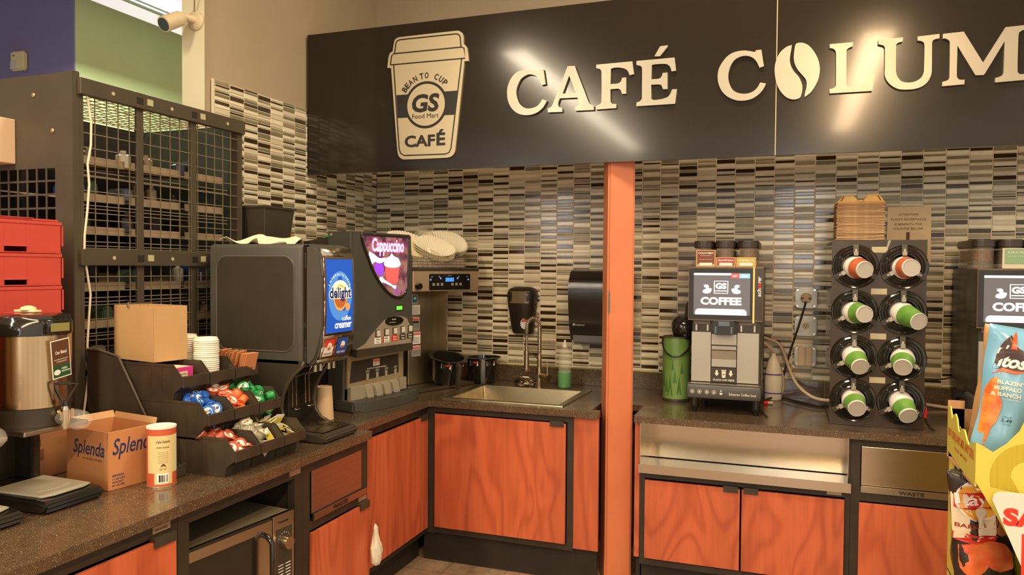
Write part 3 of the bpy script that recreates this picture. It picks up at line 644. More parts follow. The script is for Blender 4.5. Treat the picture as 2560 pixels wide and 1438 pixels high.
# ================================================================ wire cage of shelves behind the left counter
CAGEM = varied('dark_bronze_steel', (86, 76, 60), (78, 68, 54), 6, .48, .3)
WIRE = mat('dark_wire', (140, 128, 100), .4, .4)
CX, CY0, CY1, CZ = .22, -2.445, -1.585, 2.22
t = thing('locking_cage', 'tall dark metal wire cage with trays standing behind the left counter', 'cage', (-.1, -2.0, 0))
b = MB()
for y0, y1 in ((CY0, CY0+.035), (CY1-.03, CY1)): b.box(CX-.03, CX+.004, y0, y1, .02, CZ)
b.box(CX-.60, CX-.57, CY0, CY0+.03, .02, CZ); b.box(CX-.60, CX-.57, CY1-.03, CY1, .02, CZ)
obj('corner_posts', b, CAGEM, t)
b = MB()
for y in (-2.163, -1.885): b.box(CX-.006, CX+.006, y-.016, y+.016, .02, 2.17)
obj('mullions', b, CAGEM, t, bevel=.002)
for z in (1.563, 2.160):
    b = MB(); b.box(CX-.004, CX+.022, CY0+.01, CY1, z, z+.056); b.box(CX-.03, CX+.022, CY0+.01, CY1, z+.052, z+.058)
    r_ = obj('door_rail', b, CAGEM, t, bevel=.002)
    for y in (-2.30, -2.02, -1.70):
        b = MB(); b.cyl((CX+.022, y, z+.028), (CX+.0235, y, z+.028), .007, seg=12); obj('rail_hole', b, mat('pale_hole', (176, 168, 130), .5), r_)
    for y in (-2.13, -1.85):
        b = MB(); b.box(CX+.022, CX+.0235, y-.014, y+.014, z+.018, z+.042); obj('rail_hole', b, mat('pale_hole', (176, 168, 130), .5), r_)
    for y in (-2.18, -1.90):
        b = MB(); b.box(CX+.022, CX+.024, y-.013, y+.016, z+.016, z+.040); obj('latch_slot', b, mat('dark_hole', (34, 28, 20), .6), r_)
b = MB(); x = CX
ys = [CY0+.035+i*.0502 for i in range(17)]
for y in ys: b.tube([(x, y, .03), (x, y, 2.17)], .0021, 4)
z = .05
while z < 2.17:
    b.tube([(x+.002, CY0+.03, z), (x+.002, CY1-.02, z)], .0021, 4); z += .0508
obj('front_mesh', b, WIRE, t)
b = MB()
for i in range(12): b.tube([(CX-.58+i*.05, CY0, 2.205), (CX-.58+i*.031, CY1, 2.205)], .0021, 4)
for i in range(17): b.tube([(CX-.58, ys[i], 2.207), (CX, ys[i], 2.207)], .0021, 4)
obj('top_mesh', b, WIRE, t)
# solid end panel with square cut-outs facing the room
px = [CX-.095-.0225*i for i in range(13)]
b = MB(); yy = CY0-.004
b.box(CX-.60, CX-.012, yy, yy+.003, 1.905, 2.235); b.box(CX-.085, CX-.012, yy, yy+.003, .02, 1.905)
zz = 1.905
for r_i in range(9):
    za = zz-.041; b.box(CX-.60, CX-.085, yy, yy+.003, za-.007, za)
    for i in range(11):
        xx = CX-.085-.0468*(i+1); b.box(xx, xx+.007, yy, yy+.003, za, zz)
    zz = za-.007
b.box(CX-.60, CX-.085, yy, yy+.003, .02, zz)
b.prism([(CX-.035, 0.02), (CX+.006, .02), (CX+.006, 2.238), (CX-.035, 2.238)], 'y', yy-.004, CY0+.02, bev=.002)
obj('end_panel', b, CAGEM, t)
b = MB()
for x_, z_ in ((.035, 2.165), (.125, 2.035)): b.lathe([(.009, 0), (.009, .002), (.004, .005)], (x_, yy-.001, z_), 'y', 12, M=Matrix.Scale(-1, 3, Y))
o = obj('bolts', b, mat('brass_bolt', (170, 150, 96), .35, .7), t)
b = MB(); b.box(CX-.60, CX-.595, CY0, CY1, .02, 2.2); obj('back_panel', b, mat('dark_back', (38, 32, 26), .7), t)
b = MB(); b.box(CX-.60, CX-.03, CY1-.006, CY1, .02, 2.2); obj('far_side_panel', b, mat('dark_green_panel', (58, 64, 52), .6), t)
TRAY = varied('tray_taupe_plastic', (150, 130, 104), (138, 118, 94), 8, .5)
shelf_z = [.30, .55, .80, 1.03, 1.185, 1.335, 1.475, 1.68, 1.80, 1.935]
for k, z in enumerate(shelf_z):
    b = MB()
    for y0, y1 in ((-2.40, -2.18), (-2.15, -1.90), (-1.87, -1.64)):
        b.hexa([(CX-.56, y0, z+.05), (CX-.06, y0, z), (CX-.06, y1, z), (CX-.56, y1, z+.05)], [(CX-.56, y0, z+.056), (CX-.06, y0, z+.006), (CX-.06, y1, z+.006), (CX-.56, y1, z+.056)])
        b.box(CX-.060, CX-.055, y0, y1, z-.004, z+.026)
    for dz in (.03, .045): b.tube([(CX-.05, -2.40, z-dz), (CX-.05, -1.62, z-dz)], .0021, 4)
    obj('tray_shelf', b, TRAY, t)
R = random.Random(3)
pack_cols = [(40, 38, 36), (62, 84, 110), (44, 46, 52), (170, 160, 140), (60, 78, 60), (30, 28, 30), (120, 100, 80), (90, 96, 110), (34, 60, 110), (26, 24, 22)]
n_ = 0
for k, z in enumerate(shelf_z[3:]):
    for (y0, y1) in ((-2.39, -2.19), (-2.14, -1.91), (-1.86, -1.65)):
        y = y0+.02
        while y < y1-.02:
            w_ = R.uniform(.035, .07); h_ = R.uniform(.05, .085); c_ = R.choice(pack_cols)
            if R.random() < .72 and y+w_ < y1:
                b = MB(); x_ = CX-.10-R.random()*.04; zz = z+.0105+(CX-.06-x_)*.1
                if R.random() < .5:
                    b.prism([(y, zz), (y+w_, zz), (y+w_, zz+h_*.7), (y+w_*.8, zz+h_), (y+w_*.2, zz+h_), (y, zz+h_*.7)], 'x', x_-.09, x_, bev=.004)
                else:
                    b.lathe([(w_*.45, 0), (w_*.45, h_*.7), (w_*.2, h_*.8), (w_*.2, h_)], (x_-.03, y+w_/2, zz), 'z', 12)
                desc = {0: 'dark', 1: 'blue-grey', 2: 'charcoal', 3: 'pale', 4: 'green', 5: 'black', 6: 'tan', 7: 'slate', 8: 'blue', 9: 'jet-black'}[pack_cols.index(c_)]
                bay = ('left', 'middle', 'right')[[-2.39, -2.14, -1.86].index(y0)]
                row = ('lowest', 'second', 'third', 'fourth', 'fifth', 'sixth', 'top')[k]
                single('packaged_item', b, mat('pack_%d' % pack_cols.index(c_), c_, .35), '%s packaged item on the %s tray row, %s bay of the wire cage' % (desc, row, bay), 'package', (x_, y+w_/2, zz), group='%s packages on the %s tray row, %s bay' % (desc, row, bay))
                n_ += 1
            y += w_+.006
# white box on the end panel, white cable down the cage front
b = MB(); b.box(-.22, -.055, -2.56, -2.450, 1.925, 2.085); b.xf(Matrix.Identity(4))
single('control_box', b, mat('cream_metal_box', (224, 196, 160), .5), 'cream box fixed to the grey end panel of the wire cage', 'box', (-.15, -2.5, 1.925), bevel=.003)
b = MB()
cp = [(.228, -2.400, 2.165), (.2285, -2.392, 2.13), (.2285, -2.382, 2.07), (.2285, -2.384, 1.99), (.2285, -2.398, 1.92), (.2285, -2.392, 1.85), (.2285, -2.400, 1.76), (.2285, -2.412, 1.67), (.2285, -2.414, 1.60), (.2285, -2.402, 1.53), (.2285, -2.390, 1.46), (.2285, -2.398, 1.37), (.2285, -2.405, 1.28), (.2285, -2.398, 1.20), (.232, -2.412, 1.12), (.24, -2.43, 1.05), (.25, -2.44, .92), (.26, -2.445, .876)]
cpp = []
for i in range(len(cp)-1):
    for k in range(4): cpp.append(Vector(cp[i]).lerp(Vector(cp[i+1]), k/4))
b.tube(cpp, .0040, 8); single('power_cable', b, mat('white_cable', (214, 200, 172), .45), 'white cable hanging down the front of the wire cage', 'cable', (.252, -2.37, 1.5), smooth=True)

# ================================================================ red crates, boxes at far left
REDP = varied('red_crate_plastic', (198, 74, 60), (191, 69, 55), 8, .45)
t0 = None
CH = .1045
for i in range(6):
    z = 1.079+i*CH
    lab = ['lowest red crate of the stack, on the brown box behind the urn', 'red crate second from bottom of the stack behind the urn', 'red crate third from bottom of the stack behind the urn',
           'red crate just above the urn lid in the stack', 'red crate second from top of the stack behind the urn', 'topmost red plastic crate of the stack behind the urn'][i]
    if i == 0:
        t0 = thing('red_crate', lab, 'crate', (.15, -2.76, z), group='stacked red crates')
        b = MB(); x0, x1, y0, y1 = -.02, .30, -3.13, -2.562
        b.box(x0, x1, y0, y1, z, z+.004)
        for a in ((x0, x0+.004, y0, y1), (x0, x1, y0, y0+.004), (x0, x1, y1-.004, y1)): b.box(*a, z+.004, z+CH-.002)
            # front wall with one hand slot at the foot
        b.box(x1-.004, x1, y0, -2.757, z+.004, z+CH-.002); b.box(x1-.004, x1, -2.683, y1, z+.004, z+CH-.002); b.box(x1-.004, x1, -2.757, -2.683, z+.020, z+CH-.002)
        b.box(x1, x1+.003, y0, y1, z+CH-.012, z+CH-.002); b.box(x1, x1+.003, -2.76, -2.68, z+.020, z+.024); b.box(x1-.03, x1+.002, y1, y1+.006, z+.024, z+CH-.014)
        obj('crate_body', b, REDP, t0, bevel=.001)
    else:
        dup(t0, ((.15, -2.76, z), (0, 0, 0)), lab)
b = MB(); b.box(-.02, .295, -3.12, -2.57, 1.079+6*CH, 1.079+6*CH+.006); b.box(-.02, .30, -2.80, -2.66, 1.079+6*CH+.006, 1.079+6*CH+.008)
single('crate_cover', b, REDP, 'flat red cover lying on the topmost crate', 'cover', (.15, -2.76, 1.079+6*CH))
t = thing('carton', 'brown cardboard carton under the stack of red crates', 'carton', (.15, -2.76, CT))
b = MB(); b.box(-.02, .285, -3.04, -2.505, CT+.0005, 1.078); obj('box_body', b, CARD, t, bevel=.002)
b = MB(); b.box(.2855, .2862, -2.68, -2.62, .93, .965); b.box(.2855, .2862, -2.67, -2.63, .975, 1.0); obj('printed_label', b, mat('faded_print', (150, 92, 58), .7), t)

# ================================================================ coffee urn stands and urns
def make_stand(yc, lab):
    t = thing('urn_stand', lab, 'stand', (.45, yc, CT), group='urn stands')
    y0, y1 = yc-.098, yc+.098
    b = MB()  # tray body: swoopy black base with raised centre
    b.prism([(.30, CT+.0005), (.50, CT+.0005), (.56, CT+.004), (.625, CT+.0), (.640, CT+.012), (.634, CT+.034), (.60, CT+.040), (.30, CT+.040)], 'y', y0, y1, bev=.008)
    obj('base_tray', b, BLACKG, t, smooth=40)
    b = MB(); b.prism([(.40, y0+.012), (.60, y0+.018), (.612, y0+.05), (.612, y1-.05), (.60, y1-.018), (.40, y1-.012)], 'z', CT+.041, CT+.046, bev=.0015)
    g_ = obj('drip_plate', b, varied('drip_plate_steel', (188, 182, 160), (176, 170, 148), 12, .45, .25), t, smooth=40)
    b = MB()
    for k in range(15):
        a = (k-7)/7*.9; b.cyl((.53+.03*math.cos(a), yc+.062*math.sin(a), CT+.0462), (.53+.03*math.cos(a), yc+.062*math.sin(a), CT+.0466), .0022, seg=8)
    obj('drain_holes', b, WHITEP, g_)
    b = MB()
    b.prism([(.315, y0+.01), (.38, y0+.01), (.395, y0+.02), (.395, y0+.045), (.315, y0+.045)], 'z', CT+.041, 1.083, bev=.004)
    b.prism([(.315, y1-.045), (.395, y1-.045), (.395, y1-.02), (.38, y1-.01), (.315, y1-.01)], 'z', CT+.041, 1.083, bev=.004)
    b.box(.305, .32, y0+.01, y1-.01, CT+.041, 1.083)
    obj('column', b, varied('stand_dark_steel', (84, 78, 64), (76, 70, 58), 9, .25, .8, stretch=(30, 30, 1)), t, smooth=30)
    b = MB(); b.box(.305, .575, y0-.012, y1-.002, 1.084, 1.098, bev=.003); obj('platform', b, STEEL, t)
    return t
def make_urn(yc, lab, tagged=True):
    xc = .462; t = thing('coffee_urn', lab, 'coffee urn', (xc, yc, 1.0985), group='coffee urns')
    r = .105
    b = MB(); b.lathe([(r-.004, 0), (r-.004, .052), (r-.002, .054)], (xc, yc, 1.0985), seg=48); obj('base_ring', b, BLACKP, t, smooth=40)
    b = MB(); b.lathe([(r, .055), (r, .262)], (xc, yc, 1.0985), seg=64); obj('body', b, varied('urn_steel', (196, 170, 132), (176, 150, 116), 5, .24, 1, .05, stretch=(14, 14, .2)), t, smooth=40)
    b = MB(); b.lathe([(r+.002, .263), (r+.002, .300), (r-.002, .306), (r-.004, .318), (r-.02, .322), (.03, .325)], (xc, yc, 1.0985), seg=48)
    b.box(xc+r-.02, xc+r+.012, yc-.04, yc+.04, 1.0985+.266, 1.0985+.306, bev=.004)
    l_ = obj('collar', b, BLACKG, t, smooth=40)
    b = MB(); b.box(xc+r+.0122, xc+r+.0128, yc-.03, yc+.03, 1.0985+.274, 1.0985+.298); obj('timer_display', b, mat('lcd_olive', (132, 130, 78), .3), l_)
    b = MB(); b.box(xc-.055, xc+.03, yc-.012, yc+.012, 1.0985+.326, 1.0985+.333, bev=.002); b.lathe([(.022, .333), (.02, .340), (.008, .345)], (xc-.01, yc, 1.0985), seg=20); obj('lid_lever', b, mat('ivory_plastic', (222, 200, 150), .45), t, smooth=40)
    if tagged:
        # tag card
        M = Matrix.Translation((xc+r+.003, yc+.012, 1.0985+.150)) @ Matrix.Rotation(.20, 4, 'Z') @ Matrix.Rotation(.09, 4, 'X')
        b = MB(); b.m(0).box(0, .0008, -.037, .037, -.012, .1); b.m(1).box(.0008, .0012, -.034, .034, .026, .097); b.m(2).box(.0008, .0012, -.034, .034, -.009, .026); b.xf(M)
        g_ = obj('blend_tag', b, [WHITEI, mat('tag_brown', (92, 60, 40), .5), mat('tag_green', (36, 80, 44), .5)], t)
        b = MB(); b.text('Our Blend', (.0014, -.022, .058), Y, Z, .044, .010, bold=.02); b.box(.0013, .0016, -.028, .026, .042, .0432); b.text('COFFEE BLEND', (.0014, -.02, .034), Y, Z, .04, .004)
        b.text('GREEN', (.0014, -.002, .012), Y, Z, .022, .0055, bold=.02); b.text('MOUNTAIN', (.0014, -.002, .004), Y, Z, .032, .0055, bold=.02)
        b.poly([[(.013*math.cos(a*.3927), .008*math.sin(a*.3927)) for a in range(16)]], (.0014, -.019, .006), Y, Z, 0); b.xf(M); obj('tag_lettering', b, WHITEI, g_)
    # faucet
    fx, fz = xc+r, 1.0985+.030
    b = MB(); b.cyl((fx-.01, yc, fz), (fx+.03, yc, fz), .019, .017); b.cyl((fx+.03, yc, fz+.018), (fx+.03, yc, fz-.038), .013, .010); b.cyl((fx+.03, yc, fz+.018), (fx+.03, yc, fz+.032), .012, .009)
    obj('faucet', b, CHROME, t, smooth=40)
    b = MB(); h = fz+.032
    b.tube([(fx+.030, yc-.004, h), (fx+.020, yc-.022, h+.045), (fx+.018, yc-.025, h+.062), (fx+.04, yc, h+.064), (fx+.055, yc+.020, h+.058), (fx+.042, yc+.010, h+.03), (fx+.030, yc+.004, h)], .0045, 8)
    b.cyl((fx+.03, yc, h-.004), (fx+.03, yc, h+.010), .010)
    obj('faucet_handle', b, BLACKG, t, smooth=40)
    b = MB()
    prof = [(fx+.02, -.018, .022), (fx+.045, -.026, .028), (fx+.075, -.030, .030), (fx+.10, -.026, .026), (fx+.118, -.012, .010)]
    ring = []
    for (x_, dz0, dz1) in prof:
        ring.append([b.bm.verts.new((x_, yc+.026*math.cos(a)*(1 if x_ < fx+.11 else .6), fz-.008+dz1*math.sin(a) if math.sin(a) > 0 else fz-.008+abs(dz0)*math.sin(a))) for a in [2*PI*k/18 for k in range(18)]])
    for k in range(len(ring)-1):
        for j in range(18): b._set([b.bm.faces.new((ring[k][j], ring[k][(j+1) % 18], ring[k+1][(j+1) % 18], ring[k+1][j]))])
    b._set([b.bm.faces.new(ring[-1])])
    o = obj('splash_guard', b, CLEAR, t, smooth=True)
    return t
make_stand(-2.797, 'black urn stand with steel drip plate holding the tagged coffee urn')
make_urn(-2.797, 'stainless coffee urn with brown and green tag and black collar, left counter')
make_stand(-3.050, 'black urn stand cut off by the left photo edge, its drip tray showing')
make_urn(-3.050, 'coffee urn at the left photo edge, only its clear faucet guard showing', False)

# ================================================================ sweetener carton, sugar canister, caddy
rz = math.radians(-9)
t = thing('carton', 'open brown carton printed with blue lettering beside the coffee urn', 'carton', (.603, -2.657, CT+.0005), rz)
L_, W_, H_ = .215, .165, .181
b = MB(); w_ = .003
b.box(-L_, 0, 0, W_, 0, .003); b.box(-L_, 0, 0, w_, .003, H_); b.box(-L_, 0, W_-w_, W_, .003, H_); b.box(-w_, 0, w_, W_-w_, .003, H_); b.box(-L_, -L_+w_, w_, W_-w_, .003, H_)
obj('box_body', b, CARD, t, world=False, bevel=.0008)
def flap(b, p, q, out, h, th=.003):
    p, q, out = Vector(p), Vector(q), Vector(out); n = (q-p).cross(out).normalized()*th
    b.hexa([p, q, q+out*h, p+out*h], [p+n, q+n, q+out*h+n, p+out*h+n])
for p, q, o_, h_ in (((-L_, W_, H_), (0, W_, H_), (0, .25, .97), .020), ((-L_, 0, H_), (-L_, W_, H_), (-.5, 0, .86), .025), ((0, 0, H_), (0, W_, H_), (-.12, 0, -1), .06)):
    b = MB(); flap(b, p, q, o_, h_); obj('flap', b, CARDIN, t, world=False)
b = MB()
b.text('Splenda', (-.178, -.0004, .088), X, Z, .160, .058, t=.0002, bold=.012, shear=.25)
b.text('NO CALORIE SWEETENER', (-.13, -.0004, .086), X, Z, .10, .006, t=.0002)
b.text('Splenda', (.0004, .014, .092), Y, Z, .146, .066, t=.0002, bold=.012, shear=.25)
b.text('SERVINGS', (.0004, .013, .040), Y, Z, .038, .0075, t=.0002, bold=.02)
for k, s_ in enumerate(('1 CARTON', '100 PACKETS', 'NO CALORIE')): b.text(s_, (.0004, .013, .030-k*.010), Y, Z, .040-.004*(k % 2), .0065, t=.0002, bold=.02)
obj('printed_lettering', b, NAVYI, t, world=False)

t = thing('sugar_canister', 'tall round sugar canister with orange and cream label and white top', 'canister', (.694, -2.537, CT+.0005))
cx, cy, cz = .694, -2.537, CT+.0005; r = .0435
b = MB(); b.lathe([(r+.001, 0), (r+.001, .004)], (cx, cy, cz), seg=40); obj('bottom_rim', b, mat('tin_rim', (206, 190, 150), .3, .8), t, smooth=40)
b = MB(); b.m(0).shell([(r, .004), (r, .045)], (cx, cy, cz), seg=40); b.shell([(r, .163), (r, .183)], (cx, cy, cz), seg=40)
for i in range(40):
    a0, a1 = 2*PI*i/40, 2*PI*(i+1)/40; am = math.degrees((a0+a1)/2) % 360
    b.m(1 if (am > 250 or am < 20) else (2 if (20 <= am < 75) else 0))
    b.quad((cx+r*math.cos(a0), cy+r*math.sin(a0), cz+.045), (cx+r*math.cos(a1), cy+r*math.sin(a1), cz+.045), (cx+r*math.cos(a1), cy+r*math.sin(a1), cz+.163), (cx+r*math.cos(a0), cy+r*math.sin(a0), cz+.163))
# cream label panel over the orange
b.m(1)
for i in range(-12, 6):
    a0, a1 = math.radians(-38+i*4+12), math.radians(-38+i*4+16); rr = r+.0004
    zt_ = .160+.003*(i % 2)
    b.quad(*[(cx+rr*math.cos(a), cy+rr*math.sin(a), cz+z_) for a, z_ in ((a0, .010), (a1, .010), (a1, zt_), (a0, zt_))])
obj('label_wrap', b, [mat('canister_orange', (190, 84, 52), .45), mat('canister_cream', (210, 190, 134), .5), mat('canister_ivory', (214, 202, 168), .5)], t, smooth=30)
b = MB(); b.lathe([(r+.0008, .183), (r+.0008, .189), (r-.004, .189), (r-.005, .186), (.0, .186)], (cx, cy, cz), seg=40); obj('lid', b, WHITEP, t, smooth=40)
ca = math.radians(-40); Rr = Vector((-math.sin(ca), math.cos(ca), 0)); n_v = Vector((math.cos(ca), math.sin(ca), 0)); cc = Vector((cx, cy, cz))+n_v*(r+.0012)
b = MB()
def ctext(b, s, u0, z0, w_, h_, **k):      # lettering wrapped on the canister
    q = MB(); q.text(s, (0, 0, 0), X, Y, w_, h_, **k)
    for v in q.bm.verts:
        a = ca+(v.co.x+u0)/r; v.co = Vector((cx+(r+.0008)*math.cos(a), cy+(r+.0008)*math.sin(a), cz+z0+v.co.y))
    b.copy_from(q); q.bm.free()
ctext(b, 'Cafe Delight', -.020, .138, .042, .010, shear=.25, bold=.02); ctext(b, 'PURE SUGAR', -.018, .124, .036, .0045, bold=.02)
for k in range(7): ctext(b, 'GRANULATED SUGAR', -.015+.001*(k % 2), .110-k*.0055, .030, .002)
ctext(b, 'NET WT', -.010, .055, .020, .006); ctext(b, 'A', -.008, .066, .018, .009, bold=.1)
obj('lettering', b, BROWNI, t)
def cquad(b, u0, u1, z0, z1, rr):
    n = 6
    for k in range(n):
        a0 = ca+(u0+(u1-u0)*k/n)/r; a1 = ca+(u0+(u1-u0)*(k+1)/n)/r
        b.quad(*[(cx+rr*math.cos(a), cy+rr*math.sin(a), cz+z_) for a, z_ in ((a0, z0), (a1, z0), (a1, z1), (a0, z1))])
b = MB(); b.m(0); cquad(b, -.018, .016, .014, .044, r+.0008)
b.m(1)
for u, w_ in ((-.012, .005), (-.005, .003), (-.001, .002), (.003, .002), (.009, .0012), (.0115, .0015)): cquad(b, u, u+w_, .018, .040, r+.0012)
obj('barcode', b, [WHITEI, BLACKI], t)

b = MB(); b.box(.630, .690, -2.468, -2.425, CT+.0005, CT+.030, bev=.004); b.box(.630, .638, -2.468, -2.425, CT+.030, CT+.042); b.box(.682, .690, -2.468, -2.425, CT+.030, CT+.042); b.tube([(.640, -2.45, CT+.032), (.66, -2.45, CT+.046), (.683, -2.45, CT+.044)], .003, 6)
single('small_caddy', b, BLACKP, 'small black plastic caddy tucked behind the sugar canister', 'caddy', (.66, -2.446, CT), bevel=.001)

# ================================================================ tiered condiment rack
t = thing('condiment_rack', 'black slanted stand carrying three tiers of open bins', 'rack', (.5, -2.2, CT))
for y in (-2.413, -2.003):
    b = MB(); b.prism([(.24, CT+.0005), (.60, CT+.0005), (.60, .885), (.38, 1.245), (.30, 1.265), (.24, 1.265)], 'y', y-.004, y+.004, bev=.001); obj('side_panel', b, BLACKP, t)
b = MB(); b.box(.24, .245, -2.409, -2.007, CT+.001, 1.24); obj('back_panel', b, BLACKP, t)
b = MB()
b.tube([(.606, -2.418, .890), (.386, -2.418, 1.25), (.302, -2.418, 1.268), (.245, -2.418, 1.268)], .0045, 8); obj('edge_trim', b, mat('grey_black_trim', (78, 70, 58), .35), t, smooth=40)

BINM = varied('bin_black_plastic', (68, 59, 46), (54, 47, 37), 14, .3)
def make_bin(xf, y0, y1, z0, lab, group):
    """open front bin; xf lip x, z0 underside"""
    t = thing('storage_bin', lab, 'bin', (xf-.15, (y0+y1)/2, z0), group=group)
    y0 += .0015; y1 -= .0015; th = .0028; h = .126; D = .285
    prof_out = [(xf-D, z0+h), (xf-D+.008, z0), (xf-.040, z0), (xf-.034, z0+.03), (xf, z0+.055), (xf, z0+.086), (xf-.036, z0+h)]
    b = MB()
    for y in (y0, y1-th): b.prism(prof_out, 'y', y, y+th)
    def wall(p, q, thk=.0028):
        P, Q = Vector(p), Vector(q); d = (Q-P).normalized(); n = Vector((-d.y, d.x))*thk
        b.prism([tuple(P), tuple(Q), tuple(Q+n), tuple(P+n)], 'y', y0+th, y1-th)
    wall((xf-D, z0+h), (xf-D+.008, z0)); wall((xf-D+.008, z0), (xf-.040, z0)); wall((xf-.040, z0), (xf-.034, z0+.03)); wall((xf-.034, z0+.03), (xf, z0+.055)); wall((xf, z0+.055), (xf, z0+.086))
    obj('bin_shell', b, BINM, t)
    b = MB()
    for x_ in (.06, .105, .15, .195, .24):      # moulded ribs on the outside
        b.box(xf-D+x_, xf-D+x_+.003, y0-.0006, y0+.0004, z0+.004, z0+h-.012)
    b.box(xf+.0002, xf+.006, y0, y1, z0+.050, z0+.088, bev=.0015)   # front lip
    b.box(xf-D, xf-.036, y0-.0012, y0+.001, z0+h-.007, z0+h+.002)
    obj('rim', b, BINM, t)
    return t
YB = [(-2.400, -2.2735), (-2.2705, -2.1420), (-2.1390, -2.0140)]
TIER = [(.862, CT+.001, 'bottom'), (.752, .981, 'middle'), (.646, 1.102, 'top')]
CONT = {('bottom', 0): 'red-brown creamer cups', ('bottom', 1): 'grey creamer cups', ('bottom', 2): 'yellow sweetener packets', ('middle', 0): 'blue creamer cups', ('middle', 1): 'orange creamer cups', ('middle', 2): 'green creamer cups',
        ('top', 0): 'the pink sweetener carton', ('top', 1): 'stacked white lids', ('top', 2): 'brown sugar packets'}
for xf, z0, nm in TIER:
    for i, (y0, y1) in enumerate(YB):
        make_bin(xf, y0, y1, z0, 'black open-front bin of the %s tier holding %s' % (nm, CONT[(nm, i)]), 'bins of the condiment rack')

# creamer cups
def creamer_proto(colname, c, lidc):
    t = thing('creamer_cup', 'x', 'creamer cup', (0, 0, 0)); S_ = Matrix.Scale(1.12, 4)
    b = MB(); b.shell([(.0115, 0), (.0125, .001), (.0165, .022), (.0195, .0228)], seg=16); b.quad(*[(.0115*math.cos(a), .0115*math.sin(a), 0) for a in (0, PI/2, PI, 3*PI/2)])
    b.lathe([(.0115, .0002), (.0115, .0004)], seg=16)
    b.xf(S_); obj('cup_body', b, mat('creamer_'+colname, c, .35), t, world=False, smooth=40)
    b = MB(); pts = [(.0205*math.cos(a), .0205*math.sin(a)) for a in [math.radians(20+i*320/18) for i in range(19)]]+[(.033, 0)]
    b.m(0).prism(pts, 'z', .0229, .0233)
    b.m(1).prism([(.014*math.cos(2*PI*i/14), .014*math.sin(2*PI*i/14)) for i in range(14)], 'z', .0234, .0236)
    b.m(2).prism([(.004+.007*math.cos(2*PI*i/10), -.003+.005*math.sin(2*PI*i/10)) for i in range(10)], 'z', .0237, .0239)
    b.m(3).prism([(-.006+.005*math.cos(2*PI*i/10), .002+.004*math.sin(2*PI*i/10)) for i in range(10)], 'z', .0237, .0239)
    b.xf(S_); obj('foil_lid', b, [mat('creamer_foil_'+colname, lidc, .3), WHITEI, mat('foil_tan', (196, 130, 60), .4), mat('foil_'+colname+'_spot', c, .4)], t, world=False)
    return t
R = random.Random(21)
def fill_cups(colname, c, lidc, xf, y0, y1, z0, n, word, tier, rows):
    proto = creamer_proto(colname, c, lidc); k = 0; first = True
    for (xa, xb, zl, cnt) in rows:
        for i in range(cnt):
            x_ = xa+(xb-xa)*R.random(); y_ = y0+.024+(y1-y0-.048)*((i*0.618+R.random()*.25) % 1)
            rot = (R.uniform(-1.5, 1.5), R.uniform(-.6, 2.2), R.uniform(0, 6.28))
            where = '%s creamer cup in the heap in the %s tier bin' % (word, tier)
            M = ((x_, y_, zl+R.random()*.006), rot)
            if first:
                proto.location = M[0]; proto.rotation_euler = M[1]; proto['label'] = where; proto['group'] = 'heap of %s creamer cups' % word; first = False
            else: dup(proto, M, where, 'heap of %s creamer cups' % word)
def rows_for(xf, z0):
    return [(xf-.046, xf-.024, z0+.064, 3), (xf-.062, xf-.040, z0+.086, 4), (xf-.090, xf-.064, z0+.102, 5), (xf-.125, xf-.094, z0+.114, 5), (xf-.165, xf-.130, z0+.112, 5), (xf-.20, xf-.17, z0+.100, 3)]
for tier, (xf, z0, nm) in zip((0, 1), TIER[:2]):
    for i, (y0, y1) in enumerate(YB):
        if nm == 'bottom' and i == 2: continue
        colr = {('bottom', 0): ('redbrown', (168, 72, 50), (178, 84, 58), 'red-brown'), ('bottom', 1): ('grey', (160, 154, 132), (176, 168, 140), 'grey'),
                ('middle', 0): ('blue', (38, 94, 182), (50, 110, 196), 'blue'), ('middle', 1): ('orange', (216, 112, 54), (202, 72, 44), 'orange'), ('middle', 2): ('green', (42, 138, 68), (54, 148, 78), 'green')}[(nm, i)]
        fill_cups(colr[0], colr[1], colr[2], xf, y0, y1, z0, 18, colr[3], nm, rows_for(xf, z0))
# filler heap under the cups, hidden product in the bins' depth
# yellow packets in the last bottom bin
def packet_proto():
    t = thing('sweetener_packet', 'x', 'packet', (0, 0, 0))
    b = MB(); b.m(0).box(-.026, .026, -.018, .018, -.001, .001, bev=.0004); b.m(1).box(-.010, .018, -.0185, .0185, -.0013, .0013)
    obj('sachet', b, [mat('packet_white', (226, 220, 196), .5), mat('packet_yellow', (206, 186, 60), .5)], t, world=False)
    b = MB(); b.text('Sweet', (-.024, -.012, .0012), Y, -X, .02, .006, t=.0); obj('print', b, mat('packet_violet', (90, 80, 150), .5), t, world=False)
    return t
pp = packet_proto(); first = True
xf, z0, nm = TIER[0]; y0, y1 = YB[2]
for (xa, xb, zl, cnt) in [(xf-.055, xf-.030, z0+.066, 4), (xf-.09, xf-.06, z0+.090, 5), (xf-.13, xf-.09, z0+.110, 6), (xf-.17, xf-.13, z0+.112, 6)]:
    for i in range(cnt):
        M = ((xa+(xb-xa)*R.random(), y0+.02+(y1-y0-.04)*((i+.5)/cnt), zl+R.random()*.012), (R.uniform(-.9, .9), R.uniform(-.3, 1.2), R.uniform(0, 6.28)))
        if first: pp.location, pp.rotation_euler = M; pp['label'] = 'yellow and white sweetener packet in the heap of the bottom right bin'; pp['group'] = 'yellow sweetener packets'; first = False
        else: dup(pp, M, 'yellow and white sweetener packet in the heap of the bottom right bin', 'yellow sweetener packets')
dup(pp, ((.822, -2.175, .962), (.2, 1.0, .3)), 'large white packet with yellow-green stripe lying on the grey creamer cups', None)
